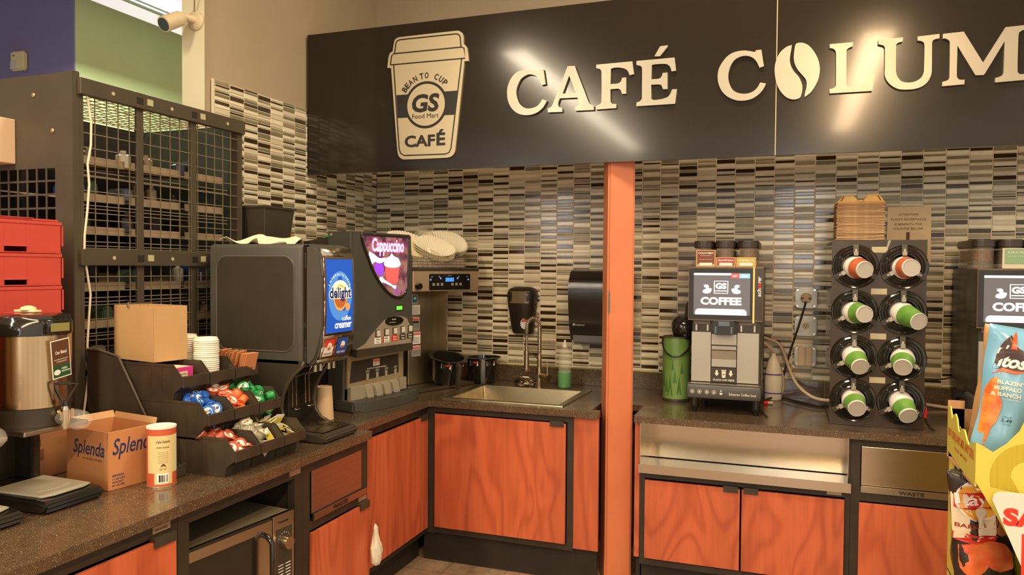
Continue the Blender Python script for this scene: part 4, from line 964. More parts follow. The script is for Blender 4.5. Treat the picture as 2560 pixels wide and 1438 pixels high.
# pink sweetener carton, brown sugar packets, lids, kraft bag in the top tier
t = thing('sweetener_box', 'small pink sweetener box with white panel in the top left bin', 'box', (.57, -2.335, 1.106))
b = MB(); b.m(0).box(.44, .602, -2.385, -2.300, 1.1060, 1.214, bev=.001); obj('box_body', b, mat('box_pink', (206, 60, 130), .5), t)
b = MB(); b.box(.6022, .6026, -2.379, -2.327, 1.112, 1.200); b.box(.45, .595, -2.378, -2.307, 1.2142, 1.2146); l_ = obj('panel', b, mat('box_cream', (226, 206, 170), .5), t)
b = MB()
for k in range(7): b.box(.6028, .6031, -2.375, -2.332+(-.006 if k % 2 else 0), 1.120+k*.010, 1.1225+k*.010)
b.text('Nutrition Facts', (.6028, -2.376, 1.188), Y, Z, .045, .007); obj('panel_text', b, BLACKI, l_)
BR = mat('sugar_packet_brown', (186, 120, 74), .7)
pb = thing('sugar_packet', 'brown raw sugar packet in the upright row of the top right bin', 'packet', (.60, -2.12, 1.2), group='row of brown sugar packets')
b = MB(); b.box(-.0022, .0022, -.029, .029, 0, .092, bev=.0015); obj('sachet', b, BR, pb, world=False)
b = MB(); b.text('SUGAR IN THE RAW', (.0024, -.018, .03), Y, Z, .034, .006, t=.0001); obj('print', b, BROWNI, pb, world=False)
for k in range(20):
    if k < 5: M = ((.640-k*.006, -2.062, 1.150), (0, .30, -.15))
    else: x_ = .598-(k-5)*.0125; M = ((x_, -2.078+R.uniform(-.006, .006), 1.158+R.uniform(-.004, .006)), (R.uniform(-.05, .05), .38+R.uniform(-.08, .08), R.uniform(-.15, .05)+.12))
    if k == 0: pb.location, pb.rotation_euler = M; ROOTM[pb.name] = Matrix()
    else: dup(pb, M)
lp = thing('cup_lid', 'x', 'lid', (0, 0, 0))
LIDM = mat('white_lid', (232, 226, 206), .4)
b = MB(); b.lathe([(.0435, 0), (.0445, .0015), (.0435, .004), (.041, .0045), (.0395, .012), (.037, .0125), (.036, .009), (0, .009)], seg=28); obj('lid_shell', b, LIDM, lp, world=False, smooth=40)
n_l = 27; st = .0072
for k in range(n_l):
    l_ = 'white plastic lid in the tall front stack on the condiment rack' if k < n_l-1 else 'topmost white lid of the tall front stack on the rack'
    g_ = 'front stack of white lids' if k < n_l-1 else None
    M = ((.575+R.uniform(-.001, .001), -2.205+R.uniform(-.001, .001), 1.106+k*st), (0, 0, R.random()*6))
    if k == 0: lp.location, lp.rotation_euler = M; lp['label'] = l_; lp['group'] = g_
    else:
        d_ = dup(lp, M, l_, g_)
        if g_ is None and 'group' in d_: del d_['group']
for k in range(28):
    dup(lp, ((.477+R.uniform(-.001, .001), -2.206+R.uniform(-.001, .001), 1.106+k*st), (0, 0, R.random()*6)), 'white plastic lid in the rear stack between kraft bag and tall stack', 'rear stack of white lids')

t = thing('paper_bag', 'upright open kraft paper bag standing on the top left bin', 'bag', (.515, -2.390, 1.2305), math.radians(-12))
b = MB(); L_, W_, H_ = .235, .130, .190
for (p, q, p2, q2) in (((-L_, 0), (0, 0), (-L_+.004, .002), (-.002, .002)), ((0, 0), (0, W_), (-.002, .002), (-.002, W_-.002)), ((0, W_), (-L_, W_), (-.002, W_-.002), (-L_+.004, W_-.002)), ((-L_, W_), (-L_, 0), (-L_+.004, W_-.002), (-L_+.004, .002))):
    n = 24
    for k in range(n):
        a, c = Vector(p).lerp(Vector(q), k/n), Vector(p).lerp(Vector(q), (k+1)/n); m_ = (a+c)/2
        b.quad((a.x, a.y, 0), (c.x, c.y, 0), (c.x, c.y, H_), (a.x, a.y, H_))
        v = [b.bm.verts.new(x_) for x_ in ((a.x, a.y, H_), (c.x, c.y, H_), (m_.x, m_.y, H_+.0035))]; b._set([b.bm.faces.new(v)])
b.box(-L_, 0, 0, W_, 0, .001)
o = obj('bag_body', b, KRAFT, t, world=False)
md = o.modifiers.new('s', 'SOLIDIFY'); md.thickness = .0008
b = MB(); b.cyl((-.145, -.002, H_-.002), (-.135, -.008, H_+.014), .005, .002, 8); b.cyl((-.15, -.002, H_), (-.165, .006, H_+.005), .005, .003, 8); obj('foil_clip', b, mat('crumpled_foil', (200, 190, 180), .25, .8), t, world=False)
# ================================================================ microwave
t = thing('microwave', 'steel-front microwave oven with dial in the open cabinet bay', 'microwave', (.6, -2.34, .336))
y0, y1, z0, z1 = -2.605, -2.085, .352, .676
b = MB(); b.box(.42, .845, y0+.004, y1-.004, z0, z1-.006, bev=.004)
for xx in (.46, .80):
    for yy in (y0+.04, y1-.04): b.cyl((xx, yy, .3355), (xx, yy, z0+.002), .012, seg=10)
obj('housing', b, varied('microwave_grey', (116, 106, 84), (106, 96, 76), 6, .4), t)
b = MB(); b.box(.845, .862, y0, y1-.105, z0+.004, z1-.004, bev=.003); d = obj('door', b, BLACKG, t)
b = MB(); fy0, fy1, fz0, fz1 = y0+.010, y1-.108, z0+.006, z1-.012
wy0, wy1, wz0, wz1 = y0+.052, y1-.186, z0+.05, z1-.045
for q in ((fy0, fy1, wz1, fz1), (fy0, fy1, fz0, wz0), (fy0, wy0, wz0, wz1), (wy1, fy1, wz0, wz1)): b.box(.8625, .8645, *q)
obj('door_frame', b, STEELH, d)
b = MB(); b.box(.8646, .866, wy1-.002, wy1+.004, wz0, wz1); obj('window_edge', b, CHROME, d)
b = MB(); b.tube([(.864, y1-.150, z1-.05), (.885, y1-.148, z1-.056), (.902, y1-.146, z1-.075), (.904, y1-.146, z0+.09), (.885, y1-.148, z0+.07), (.864, y1-.150, z0+.064)], .0095, 10); obj('handle', b, BLACKG, d, smooth=50)
b = MB(); b.box(.845, .864, y1-.103, y1, z0+.004, z1-.004, bev=.002); c = obj('control_panel', b, STEELH, t)
b = MB(); b.box(.8642, .8652, y1-.090, y1-.012, z0+.03, z1-.055); obj('control_face', b, BLACKP, c)
b = MB(); b.text('Panasonic', (.8644, y1-.078, z1-.035), Y, Z, .05, .0075, bold=.02)
obj('brand_lettering', b, BLACKI, c)
b = MB()
for k in range(7):
    a = .5+k*.35; b.box(.8655, .8658, y1-.051-.03*math.cos(a)-.001, y1-.051-.03*math.cos(a)+.001, z1-.105+.032*math.sin(a), z1-.105+.036*math.sin(a))
for k in range(9):
    b.box(.8655, .8658, y1-.08, y1-.055, z0+.05+k*.011, z0+.053+k*.011); b.box(.8655, .8658, y1-.045, y1-.02, z0+.05+k*.011, z0+.053+k*.011)
obj('panel_print', b, WHITEI, c)
b = MB(); b.cyl((.8652, y1-.051, z1-.105), (.893, y1-.051, z1-.105), .0235, .022, 32); obj('dial', b, NICKEL, c, smooth=40)
b = MB(); b.box(.905, .9065, -2.62, -2.58, .60, .61); b.bm.free()
t.location = (.6139, -2.3619, .3592); t.rotation_euler = (0, 0, math.radians(-7))
b = MB(); b.box(.735, .800, -2.606, -2.588, .6990, .7040, bev=.002); single('plastic_knife', b, mat('ivory_strip', (222, 206, 150), .5), 'ivory plastic strip lying on top of the microwave', 'strip', (.77, -2.597, .699))

# ================================================================ refrigerated creamer dispenser
t = thing('creamer_dispenser', 'black refrigerated creamer dispenser with blue lit panel and steel face', 'dispenser', (.6, -1.765, CT))
y0, y1 = -1.892, -1.648
b = MB(); b.box(.30, .762, y0+.004, y1-.004, 1.16, 1.655, bev=.018, seg=3); obj('cooler_body', b, DARKG, t, smooth=35)
b = MB()
pl_ = []
rr_ = .05; X0, X1, Z0, Z1 = .345, .725, 1.225, 1.605
for (cx_, cz_, a0) in ((X1-rr_, Z1-rr_, 0), (X0+rr_, Z1-rr_, PI/2), (X0+rr_, Z0+rr_, PI), (X1-rr_, Z0+rr_, 1.5*PI)):
    for k in range(7): a = a0+PI/2*k/6; pl_.append((cx_+rr_*math.cos(a), y0+.0025, cz_+rr_*math.sin(a)))
b.tube(pl_, .0032, 6, closed=True); obj('side_panel_seam', b, mat('seam_grey', (88, 82, 68), .4), t, smooth=True)
b = MB(); b.prism([(p[0], p[2]) for p in pl_], 'y', y0+.0015, y0+.006); obj('side_panel', b, BLACKP, t)
# pedestal with curved front edges
ped = [(.36, CT+.002), (.36, 1.19), (.766, 1.19), (.752, 1.165), (.715, 1.135), (.685, 1.095), (.664, 1.05), (.656, 1.00), (.664, .96), (.690, .925), (.735, .905), (.735, CT+.002)]
b = MB()
for a, c in ((y0+.004, y0+.020), (y1-.020, y1-.004)): b.prism(ped, 'y', a, c)
b.prism([(.36, CT+.002), (.36, 1.17), (.60, 1.17), (.585, 1.05), (.60, .91), (.60, CT+.002)], 'y', y0+.020, y1-.020); b.box(.59, .61, (y0+y1)/2-.004, (y0+y1)/2+.004, .91, 1.14)
obj('pedestal', b, BLACKP, t, smooth=35)
b = MB()
for yy in (y0+.0115, y1-.0115): b.tube([(p[0]+.001, yy, p[1]) for p in ped[2:11]], .0082, 8)
obj('pedestal_trim', b, mat('trim_charcoal', (72, 64, 50), .35), t, smooth=True)
b = MB(); b.prism([(.50, CT+.001), (.86, CT+.001), (.872, CT+.012), (.868, CT+.028), (.84, CT+.038), (.735, CT+.040), (.50, CT+.040)], 'y', y0, y1, bev=.006); tr = obj('drip_tray', b, BLACKP, t, smooth=35)
b = MB(); b.box(.67, .845, y0+.022, y1-.022, CT+.0405, CT+.0425); obj('drip_grid', b, varied('drip_grid_dark', (70, 60, 46), (110, 92, 66), 60, .3, .7), tr)
b = MB()
for yy in (y0+.07, y1-.07): b.lathe([(.03, CT+.043), (.03, CT+.048), (.026, CT+.049)], (.755, yy, 0), seg=24)
obj('cup_rests', b, mat('rest_dark', (90, 78, 58), .3, .6), tr, smooth=40)
b = MB()
for yy in (y0+.060, y0+.086, y1-.095, y1-.069):
    b.tube([(.775, yy, 1.178), (.755, yy, 1.145), (.672, yy, 1.115), (.672, yy+.004, 1.00), (.672, yy+.004, .985)], .0026, 6)
for ya in (y0+.060, y1-.095): b.tube([(.672, ya, .988), (.690, ya+.004, .984), (.690, ya+.03, .984), (.680, ya+.046, .986)], .003, 6)
obj('push_levers', b, CHROME, t, smooth=True)
b = MB()
for yy in (y0+.05, y0+.085, y1-.10, y1-.065): b.cyl((.79, yy, 1.145), (.79, yy, 1.185), .008, seg=10)
obj('nozzles', b, mat('nozzle_steel', (170, 160, 140), .3, .8), t)
# bulged door
dp = [(.777, 1.655), (.815, 1.652), (.838, 1.636), (.849, 1.60), (.853, 1.52), (.855, 1.43), (.853, 1.33), (.845, 1.25), (.828, 1.20), (.80, 1.172), (.777, 1.170)]
b = MB(); b.prism(dp, 'y', y0, y1, bev=.012); d = obj('door', b, DARKG, t, smooth=35)
b = MB()
fp = [(.838, 1.640), (.851, 1.60), (.8555, 1.52), (.8575, 1.43), (.8555, 1.33), (.8475, 1.25), (.831, 1.198), (.812, 1.176)]
for (p, q) in zip(fp[:-1], fp[1:]): b.quad((p[0], y0+.012, p[1]), (p[0], y1-.010, p[1]), (q[0], y1-.010, q[1]), (q[0], y0+.012, q[1]))
fc = obj('steel_face', b, STEELH, d, smooth=True); md = fc.modifiers.new('s', 'SOLIDIFY'); md.thickness = .0015
def onface(yy, z):
    for p, q in zip(fp[:-1], fp[1:]):
        if q[1] <= z <= p[1]: return p[0]+(q[0]-p[0])*(p[1]-z)/(p[1]-q[1])
    return .86
def fq(b, ya, yb, za, zb, off, n=4):
    for k in range(n):
        a, c = za+(zb-za)*k/n, za+(zb-za)*(k+1)/n
        b.quad((onface(0, a)+off, ya, a), (onface(0, a)+off, yb, a), (onface(0, c)+off, yb, c), (onface(0, c)+off, ya, c))
def ftext(b, s, ya, za, w_, h_, off, **k):
    q = MB(); q.text(s, (0, 0, 0), X, Y, w_, h_, t=0, **k)
    for v in q.bm.verts: v.co = Vector((onface(0, za+v.co.y)+off, ya+v.co.x, za+v.co.y))
    b.copy_from(q); q.bm.free()
ya, yb, za, zb = -1.868, -1.672, 1.300, 1.596
b = MB()
for r_ in ((ya-.009, ya, za-.009, zb+.009), (yb, yb+.009, za-.009, zb+.009), (ya, yb, za-.009, za), (ya, yb, zb, zb+.009)): fq(b, *r_, .0035)
obj('panel_frame', b, CHROME, d)
def glow(name, c, es): return mat(name, c, .35, emit=c, es=es)
b = MB(); fq(b, ya, yb, za, zb, .002, 8)
sc_ = obj('lit_panel', b, glow('lit_blue', (22, 78, 176), .55), d)
ym, zm = (ya+yb)/2, 1.447
def fdisc(b, cy_, cz_, ry, rz_, off, a0=0, a1=2*PI, n=28):
    pts = [(cy_+ry*math.cos(a0+(a1-a0)*i/n), cz_+rz_*math.sin(a0+(a1-a0)*i/n)) for i in range(n+(0 if a1-a0 > 6.2 else 1))]
    vs = [b.bm.verts.new((onface(0, p[1])+off, p[0], p[1])) for p in pts]; b._set([b.bm.faces.new(vs)])
b = MB(); fdisc(b, ym, zm, .085, .10, .0028); obj('panel_glow', b, glow('lit_pale_blue', (70, 130, 206), .5), sc_)
b = MB(); b.m(0); fdisc(b, ym, zm+.004, .068, .060, .0032, 0, PI); b.m(1); fdisc(b, ym, zm-.004, .050, .056, .0032, PI, 2*PI); fdisc(b, ym+.055, zm-.045, .016, .016, .0030)
b.m(2); fdisc(b, ym, zm-.004, .043, .044, .0036, PI, 2*PI); b.m(0); b.m(3)
for k in range(9): fdisc(b, ym+(.034*math.cos(k*.39)), zm+.012+.030*math.sin(k*.39), .007, .006, .0036)
obj('panel_artwork', b, [glow('lit_cream', (240, 232, 200), .5), glow('lit_tan', (214, 150, 80), .45), glow('lit_coffee', (170, 92, 48), .4), glow('lit_gold', (206, 176, 80), .45)], sc_)
b = MB(); ftext(b, 'delight', ym-.081, zm-.025, .162, .064, .0039, bold=.085); obj('panel_word_halo', b, glow('lit_cream', (240, 232, 200), .5), sc_)
b = MB(); ftext(b, 'delight', ym-.078, zm-.022, .156, .058, .0042, bold=.03); obj('panel_word', b, glow('lit_navy', (24, 36, 110), .3), sc_)
b = MB()
for k, ch in enumerate('INTERNATIONAL'):
    a = PI-(.42+k*.187); cy_, cz_ = ym+.077*math.cos(a), zm+.012+.070*math.sin(a)
    q = MB(); q.text(ch, (-.003, 0, 0), Vector((math.sin(a), -math.cos(a), 0)), Vector((math.cos(a), math.sin(a), 0)), .008 if ch != 'I' else .003, .011, t=0, bold=.01)
    for v in q.bm.verts: v.co = Vector((onface(0, cz_+v.co.y)+.0038, cy_+v.co.x, cz_+v.co.y))
    b.copy_from(q); q.bm.free()
ftext(b, 'coffee', yb-.085, za+.046, .066, .020, .0038, bold=.015); ftext(b, 'creamer', yb-.135, za+.016, .122, .022, .0038, bold=.025)
obj('panel_text', b, glow('lit_white', (236, 238, 244), .6), sc_)
for (a, c, m_, s2, colr2) in ((-1.866, -1.800, 0, 'HALF & HALF', 'r'), (-1.775, -1.700, 1, 'FRENCH VANILLA', 'b')):
    b = MB(); b.m(0); fq(b, a-.003, c+.003, 1.205, 1.278, .0022, 2); b.m(1 if m_ == 0 else 2); fq(b, a, c, 1.209, 1.275, .0030, 2)
    if m_ == 0: b.m(3); fq(b, a, c, 1.246, 1.275, .0034, 1)
    b.m(1); fdisc(b, (a+c)/2, 1.248, .016, .015, .0040); b.m(4); fdisc(b, (a+c)/2, 1.243, .010, .010, .0044, PI, 2*PI)
    l_ = obj('flavour_label', b, [BLACKP, WHITEI, mat('label_blue', (30, 80, 170), .4), REDI, mat('label_coffee', (180, 100, 50), .5)], d)
    b = MB(); ftext(b, s2, a+.008, 1.214, c-a-.016, .008, .0042, bold=.02); obj('label_text', b, NAVYI if m_ == 0 else WHITEI, l_)
b = MB(); b.box(.763, .776, y0+.012, y1-.012, 1.175, 1.65); b.cyl((.769, y0+.014, 1.19), (.769, y0+.014, 1.25), .006, seg=10); b.cyl((.769, y0+.014, 1.56), (.769, y0+.014, 1.62), .006, seg=10); obj('hinge_gap', b, BLACKG, t)

t = thing('paper_cup', 'tan upturned paper cup standing behind the creamer dispenser pedestal', 'cup', (.575, -1.46, CT))
b = MB(); b.shell([(.045, .001), (.044, .004), (.036, .15), (.034, .152)], (.575, -1.46, CT), seg=32); b.lathe([(.036, .148), (.036, .150)], (.575, -1.46, CT), seg=32); obj('cup_wall', b, mat('cup_tan', (206, 172, 132), .5), t, smooth=40)
# napkins on top, deep black bin
R = random.Random(5)
for k, (xx, yy, s_, lb) in enumerate(((.40, -1.77, .095, 'crumpled white paper napkin lying on the left of the dispenser top'), (.50, -1.72, .105, 'crumpled white paper napkin on the right of the dispenser top'))):
    b = MB(); n = 14; g_ = [[None]*(n+1) for _ in range(n+1)]
    for i in range(n+1):
        for j in range(n+1):
            u, v = i/n-.5, j/n-.5
            h = .022+.018*math.sin(7*u+k*2)*math.cos(5*v+k)+.012*math.sin(13*u*v+3*v)-.05*(u*u+v*v)*(1 if k else .6)
            g_[i][j] = b.bm.verts.new((xx+u*2.1*s_+.01*math.sin(9*v), yy+v*1.5*s_+.008*math.sin(11*u), 1.657+max(.0, h)))
    for i in range(n):
        for j in range(n): b._set([b.bm.faces.new((g_[i][j], g_[i+1][j], g_[i+1][j+1], g_[i][j+1]))])
    o = single('paper_napkin', b, mat('napkin_paper', (232, 216, 176), .8), lb, 'napkin', (xx, yy, 1.657), smooth=True)
    md = o.modifiers.new('s', 'SOLIDIFY'); md.thickness = .0015
t = thing('storage_tub', 'deep black plastic tub on a rear shelf between wire cage and creamer dispenser', 'tub', (.21, -1.44, 1.60))
b = MB()
def tub(b, x0, x1, y0, y1, z0, z1, ins, th):
    o0 = [(x0+ins, y0+ins), (x1-ins, y0+ins), (x1-ins, y1-ins), (x0+ins, y1-ins)]; o1 = [(x0, y0), (x1, y0), (x1, y1), (x0, y1)]
    i1 = [(x0+th, y0+th), (x1-th, y0+th), (x1-th, y1-th), (x0+th, y1-th)]; i0 = [(x0+ins+th, y0+ins+th), (x1-ins-th, y0+ins+th), (x1-ins-th, y1-ins-th), (x0+ins+th, y1-ins-th)]
    V = [[b.bm.verts.new((p[0], p[1], z)) for p in L] for L, z in ((o0, z0), (o1, z1), (i1, z1), (i0, z0+th))]
    for a in range(3):
        for k in range(4): b._set([b.bm.faces.new((V[a][k], V[a][(k+1) % 4], V[a+1][(k+1) % 4], V[a+1][k]))])
    b._set([b.bm.faces.new(V[0][::-1]), b.bm.faces.new(V[3])])
tub(b, .085, .325, -1.555, -1.335, 1.66, 1.835, .018, .004); obj('tub_body', b, BLACKP, t, bevel=.003)
b = MB()
for q in ((.078, .332, -1.562, -1.550), (.078, .332, -1.340, -1.328), (.078, .090, -1.550, -1.340), (.320, .332, -1.550, -1.340)): b.box(*q, 1.832, 1.842)
obj('rim', b, BLACKP, t)
t = thing('machine_housing', 'dark box standing on the worktop carrying the black tub', 'box', (.2, -1.44, CT))
b = MB(); b.box(.05, .345, -1.565, -1.325, CT+.001, 1.658, bev=.006); obj('housing', b, BLACKP, t)

# ================================================================ cappuccino machine
rz = math.radians(-10.5)
t = thing('cappuccino_machine', 'dark grey cappuccino machine with glowing pink and violet picture panel', 'cappuccino machine', (.655, -1.0, CT), rz)
YL, YR = -.285, .185
DG = varied('machine_dark_grey', (72, 70, 62), (66, 64, 57), 5, .36)
b = MB(); b.prism([(-.50, .03), (-.50, .800), (-.14, .845), (-.14, .03)], 'y', YL+.012, YR-.012, bev=.004); obj('rear_housing', b, BLACKP, t, world=False)
b = MB()
# front shell: side cheeks and faceplate
b.prism([(-.15, .02), (-.15, .868), (-.006, .866), (.0, .70), (.002, .45), (.012, .330), (.012, .300), (-.02, .295), (-.05, .28), (-.055, .02)], 'y', YL, YL+.022, bev=.004)
b.prism([(-.15, .02), (-.15, .868), (-.006, .866), (.0, .70), (.002, .45), (.012, .330), (.012, .300), (-.02, .295), (-.05, .28), (-.055, .02)], 'y', YR-.022, YR, bev=.004)
b.box(-.15, -.004, YL+.02, YR-.02, .858, .868); b.box(-.15, -.14, YL+.02, YR-.02, .02, .86)
b.prism([(-.012, .30), (-.012, .860), (-.004, .862), (.0, .70), (.002, .45), (.010, .330), (.010, .30)], 'y', YL+.02, YR-.02)
sh = obj('front_shell', b, DG, t, world=False, smooth=35)
def yz(pts): return [(p[0], p[1]) for p in pts]
PAN = [(-0.216, 0.855), (-0.196, 0.801), (-0.166, 0.746), (-0.137, 0.691), (-0.094, 0.635), (-0.045, 0.59), (0.006, 0.556), (0.057, 0.542), (0.097, 0.546), (0.13, 0.574), (0.143, 0.642), (0.147, 0.756), (0.150, 0.819), (0.152, 0.855)]
PANs = smooth_loop(PAN, 3)
b = MB(); b.prism(PANs, 'x', -.002, .0045); pn = obj('picture_panel', b, None or mat('panel_plum', (120, 70, 92), .25, emit=(150, 92, 110), es=.35), t, world=False)
m = pn.data.materials[0]; N, L, bs = nodes(m)
tc = N.new('ShaderNodeTexCoord'); nz = N.new('ShaderNodeTexNoise'); nz.inputs['Scale'].default_value = 16; nz.inputs['Detail'].default_value = 3; nz.inputs['Distortion'].default_value = .6
L.new(tc.outputs['Object'], nz.inputs['Vector']); cr = N.new('ShaderNodeValToRGB')
for p_, c_ in ((0.30, (60, 30, 60)), (.45, (120, 74, 90)), (.58, (150, 110, 96)), (.70, (150, 70, 190))):
    e = cr.color_ramp.elements.new(p_); e.color = lin(c_)
cr.color_ramp.elements.remove(cr.color_ramp.elements[0]); cr.color_ramp.elements.remove(cr.color_ramp.elements[-1])
L.new(nz.outputs['Fac'], cr.inputs[0]); L.new(cr.outputs[0], bs.inputs['Emission Color']); L.new(cr.outputs[0], bs.inputs['Base Color'])
b = MB(); b.tube([(.005, p[0], p[1]) for p in PANs], .0065, 8, closed=True); obj('panel_trim', b, BLACKG, t, world=False, smooth=True)
def art(name, pts, x_, m_, sm=3):
    b = MB(); b.poly([smooth_loop(pts, sm) if sm else pts], (x_, 0, 0), Y, Z, 0); return obj(name, b, m_, pn, world=False)
art('art_swirl', [(-.160, .775), (-.12, .758), (-.085, .742), (-.04, .745), (-.04, .725), (-.085, .715), (-.115, .724), (-.150, .705), (-.163, .74)], .0052, glow('lit_lilac_white', (255, 220, 255), 1.3))
art('art_swirl', [(-.12, .712), (-.10, .722), (-.06, .712), (-.048, .69), (-.06, .655), (-.095, .66), (-.118, .685)], .0052, glow('lit_violet', (130, 60, 220), .9))
art('art_cup', [(-.044, .706), (.074, .706), (.062, .628), (.045, .612), (-.015, .612), (-.030, .628)], .0055, glow('lit_cup_red', (226, 84, 80), .75), 0)
art('art_foam', [(-0.052, 0.712), (-0.035, 0.742), (-.005, .752), (.010, 0.768), (.03, .752), (0.063, 0.742), (0.082, 0.713), (0.063, 0.698), (0.005, 0.694), (-0.039, 0.702)], .0060, glow('lit_foam', (255, 236, 255), 1.5))
art('art_spoon', [(-.088, .634), (-.080, .648), (-.062, .648), (-.050, .636), (.02, .606), (.044, .604), (.048, .594), (.040, .584), (.022, .590), (.012, .598), (-.058, .620), (-.072, .618), (-.084, .624)], .0066, glow('lit_spoon', (206, 206, 236), .8))
b = MB(); b.text('Cappuccino', (.0061, -.146, .750), Y, Z, .258, .094, t=0, bold=.055, shear=.1); obj('art_word_outline', b, glow('lit_magenta', (226, 60, 150), 1.0), pn, world=False)
b = MB(); b.text('Cappuccino', (.0068, -.140, .754), Y, Z, .246, .086, t=0, bold=.02, shear=.1); obj('art_word', b, glow('lit_word_white', (255, 226, 246), 1.5), pn, world=False)
# green read-out
b = MB(); b.box(.002, .0045, .046, .108, .472, .501); rd = obj('readout', b, BLACKP, t, world=False)
b = MB(); b.box(.0046, .005, .052, .098, .477, .496); obj('readout_glow', b, glow('lit_green', (96, 224, 60), .9), rd, world=False)
# button area: grey plate under the arch
arch = [(-.262, .300), (-0.194, 0.323), (-0.147, 0.362), (-0.093, 0.398), (-0.044, 0.432), (0.006, 0.445), (0.071, 0.446), (0.124, 0.431), (0.150, 0.395), (0.163, 0.368), (.163, .300)]
b = MB(); b.prism(arch, 'x', .006, .0145); bp_ = obj('button_plate', b, varied('plate_taupe_grey', (148, 136, 114), (140, 128, 108), 6, .4), t, world=False)
b = MB(); b.prism([(.02+.072*math.cos(2*PI*i/24), .423+.023*math.sin(2*PI*i/24)) for i in range(24)], 'x', .0146, .018); ov = obj('oval_badge', b, BLACKG, t, world=False)
b = MB(); b.text('BUNN', (.0185, .0, .428), Y, Z, .03, .006, t=0, bold=.02); b.text('HOT DRINKS', (.0185, -.022, .414), Y, Z, .05, .004, t=0); obj('badge_text', b, WHITEI, ov, world=False)
lab = [('White', 'Choc', 0), ('Milk', 'Caramel', 1), ('Hot', 'Choc', 2), ('English', 'Toffee', 3), ('French', 'Vanilla', 3)]
for k, yb_ in enumerate((-0.108, -0.042, 0.024, 0.088, 0.149)):
    zb_ = .366+.002*k
    b = MB(); b.box(.0146, .0165, yb_-.017, yb_+.015, zb_-.016, zb_+.019); bz = obj('button_bezel', b, BLACKP, t, world=False)
    b = MB(); b.box(.0166, .022, yb_-.010, yb_+.014, zb_-.013, zb_+.016, bev=.001); obj('button', b, mat('button_white', (206, 198, 180), .4), bz, world=False)
    s1, s2, kind = lab[k]
    b = MB(); b.m({0: 0, 1: 0, 2: 1, 3: 2}[kind]).box(.0146, .0158, yb_-.024, yb_+.024, zb_-.050, zb_-.020)
    if kind == 1: b.m(1).box(.0146, .0160, yb_-.026, yb_-.018, zb_-.050, zb_-.020)
    fl = obj('flavour_tag', b, [WHITEI, REDI, BLACKP], t, world=False)
    b = MB(); b.text(s1, (.0162, yb_-.013, zb_-.033), Y, Z, .028, .008, t=0, bold=.02); b.text(s2, (.0162, yb_-.013, zb_-.046), Y, Z, .028, .008, t=0, bold=.02); obj('tag_text', b, BLACKI if kind < 2 else WHITEI, fl, world=False)
b = MB(); b.prism([(.012, .300), (.022, .300), (.020, .262), (-.03, .268), (-.03, .296)], 'y', YL+.020, YR-.020); obj('ledge', b, BLACKP, t, world=False)
# dispensing bay
b = MB(); b.prism([(-.055, .268), (-.040, .268), (-.040, .105), (-.055, .105)], 'y', YL+.022, YR-.022); b.prism([(-.055, .12), (-.034, .12), (-.034, .27), (-.055, .27)], 'y', YR-.062, YR-.046, bev=.003); bay = obj('bay_panel', b, varied('bay_champagne_steel', (168, 148, 112), (176, 156, 120), 5, .35, .4), t, world=False)
b = MB(); b.prism([(-0.235, 0.236), (0.119, 0.243), (0.125, 0.144), (-0.250, 0.131)], 'x', -.0398, -.0388); st = obj('instruction_sticker', b, mat('sticker_dark', (50, 44, 34), .5), bay, world=False)
b = MB(); b.m(1).box(-.0386, -.0384, -.078, -.030, .199, .232); b.m(0).box(-.0385, -.0382, -.076, -.032, .216, .230)
b.m(1); b.text('PLACE CUP UNDER NOZZLE', (-.0384, -.123, .186), Y, Z, .148, .006, t=0, bold=.02)
b.m(2)
for yb_ in (-0.12, -0.047, 0.023, 0.097):
    zc = .160; b.prism([(yb_-.014, zc+.022), (yb_+.014, zc+.022), (yb_+.014, zc+.010), (yb_-.014, zc+.010)], 'x', -.0386, -.0383)
    b.m(3).prism([(yb_-.010, zc+.006), (yb_+.010, zc+.006), (yb_+.008, zc-.026), (yb_-.008, zc-.026)], 'x', -.0386, -.0383); b.m(2)
obj('sticker_print', b, [mat('print_orange', (226, 104, 54), .5), WHITEI, mat('print_sage', (120, 124, 98), .5), mat('print_grey', (150, 146, 130), .5)], bay, world=False)
b = MB(); b.text('HOT', (-.0380, -.072, .202), Y, Z, .036, .012, t=0, bold=.02); obj('sticker_word', b, BLACKI, bay, world=False)
b = MB()
for k in range(4):
    yb_ = -.165+k*.068
    b.hexa([(-.045, yb_, .055), (.0, yb_+.008, .050), (.0, yb_+.052, .050), (-.045, yb_+.060, .055)], [(-.045, yb_-.004, .115), (-.012, yb_+.006, .100), (-.012, yb_+.054, .100), (-.045, yb_+.064, .115)])
    b.box(-.045, -.03, yb_+.058, yb_+.068, .06, .115)
b.box(-.045, -.02, YL+.024, -.160, .03, .115); b.box(-.045, -.015, .107, YR-.024, .055, .118)
obj('nozzle_covers', b, varied('cover_grey', (150, 140, 118), (144, 134, 112), 6, .45), bay, world=False, bevel=.002)
tr_ = [(-.10, YL-.012)]
for k in range(13):
    a = -1+2*k/12; tr_.append((.035+.045*(1-a*a), -.05+a*.255))
tr_ += [(-.10, .217)]
b = MB(); b.prism(tr_, 'z', .001, .050, bev=.008); tray = obj('drip_tray', b, DG, t, world=False, smooth=35)
b = MB()
for k in range(60):
    b.cyl((.01+.045*((k*7) % 10)/10, -.22+.34*k/60, .0502), (.01+.045*((k*7) % 10)/10, -.22+.34*k/60, .0506), .003, seg=6)
obj('tray_holes', b, mat('hole_black', (20, 18, 14), .6), tray, world=False)
b = MB(); b.cyl((-.125, YL+.0, .852), (-.125, YL-.004, .852), .007, seg=12); obj('screw', b, mat('screw_pale', (220, 200, 150), .3, .6), t, world=False)
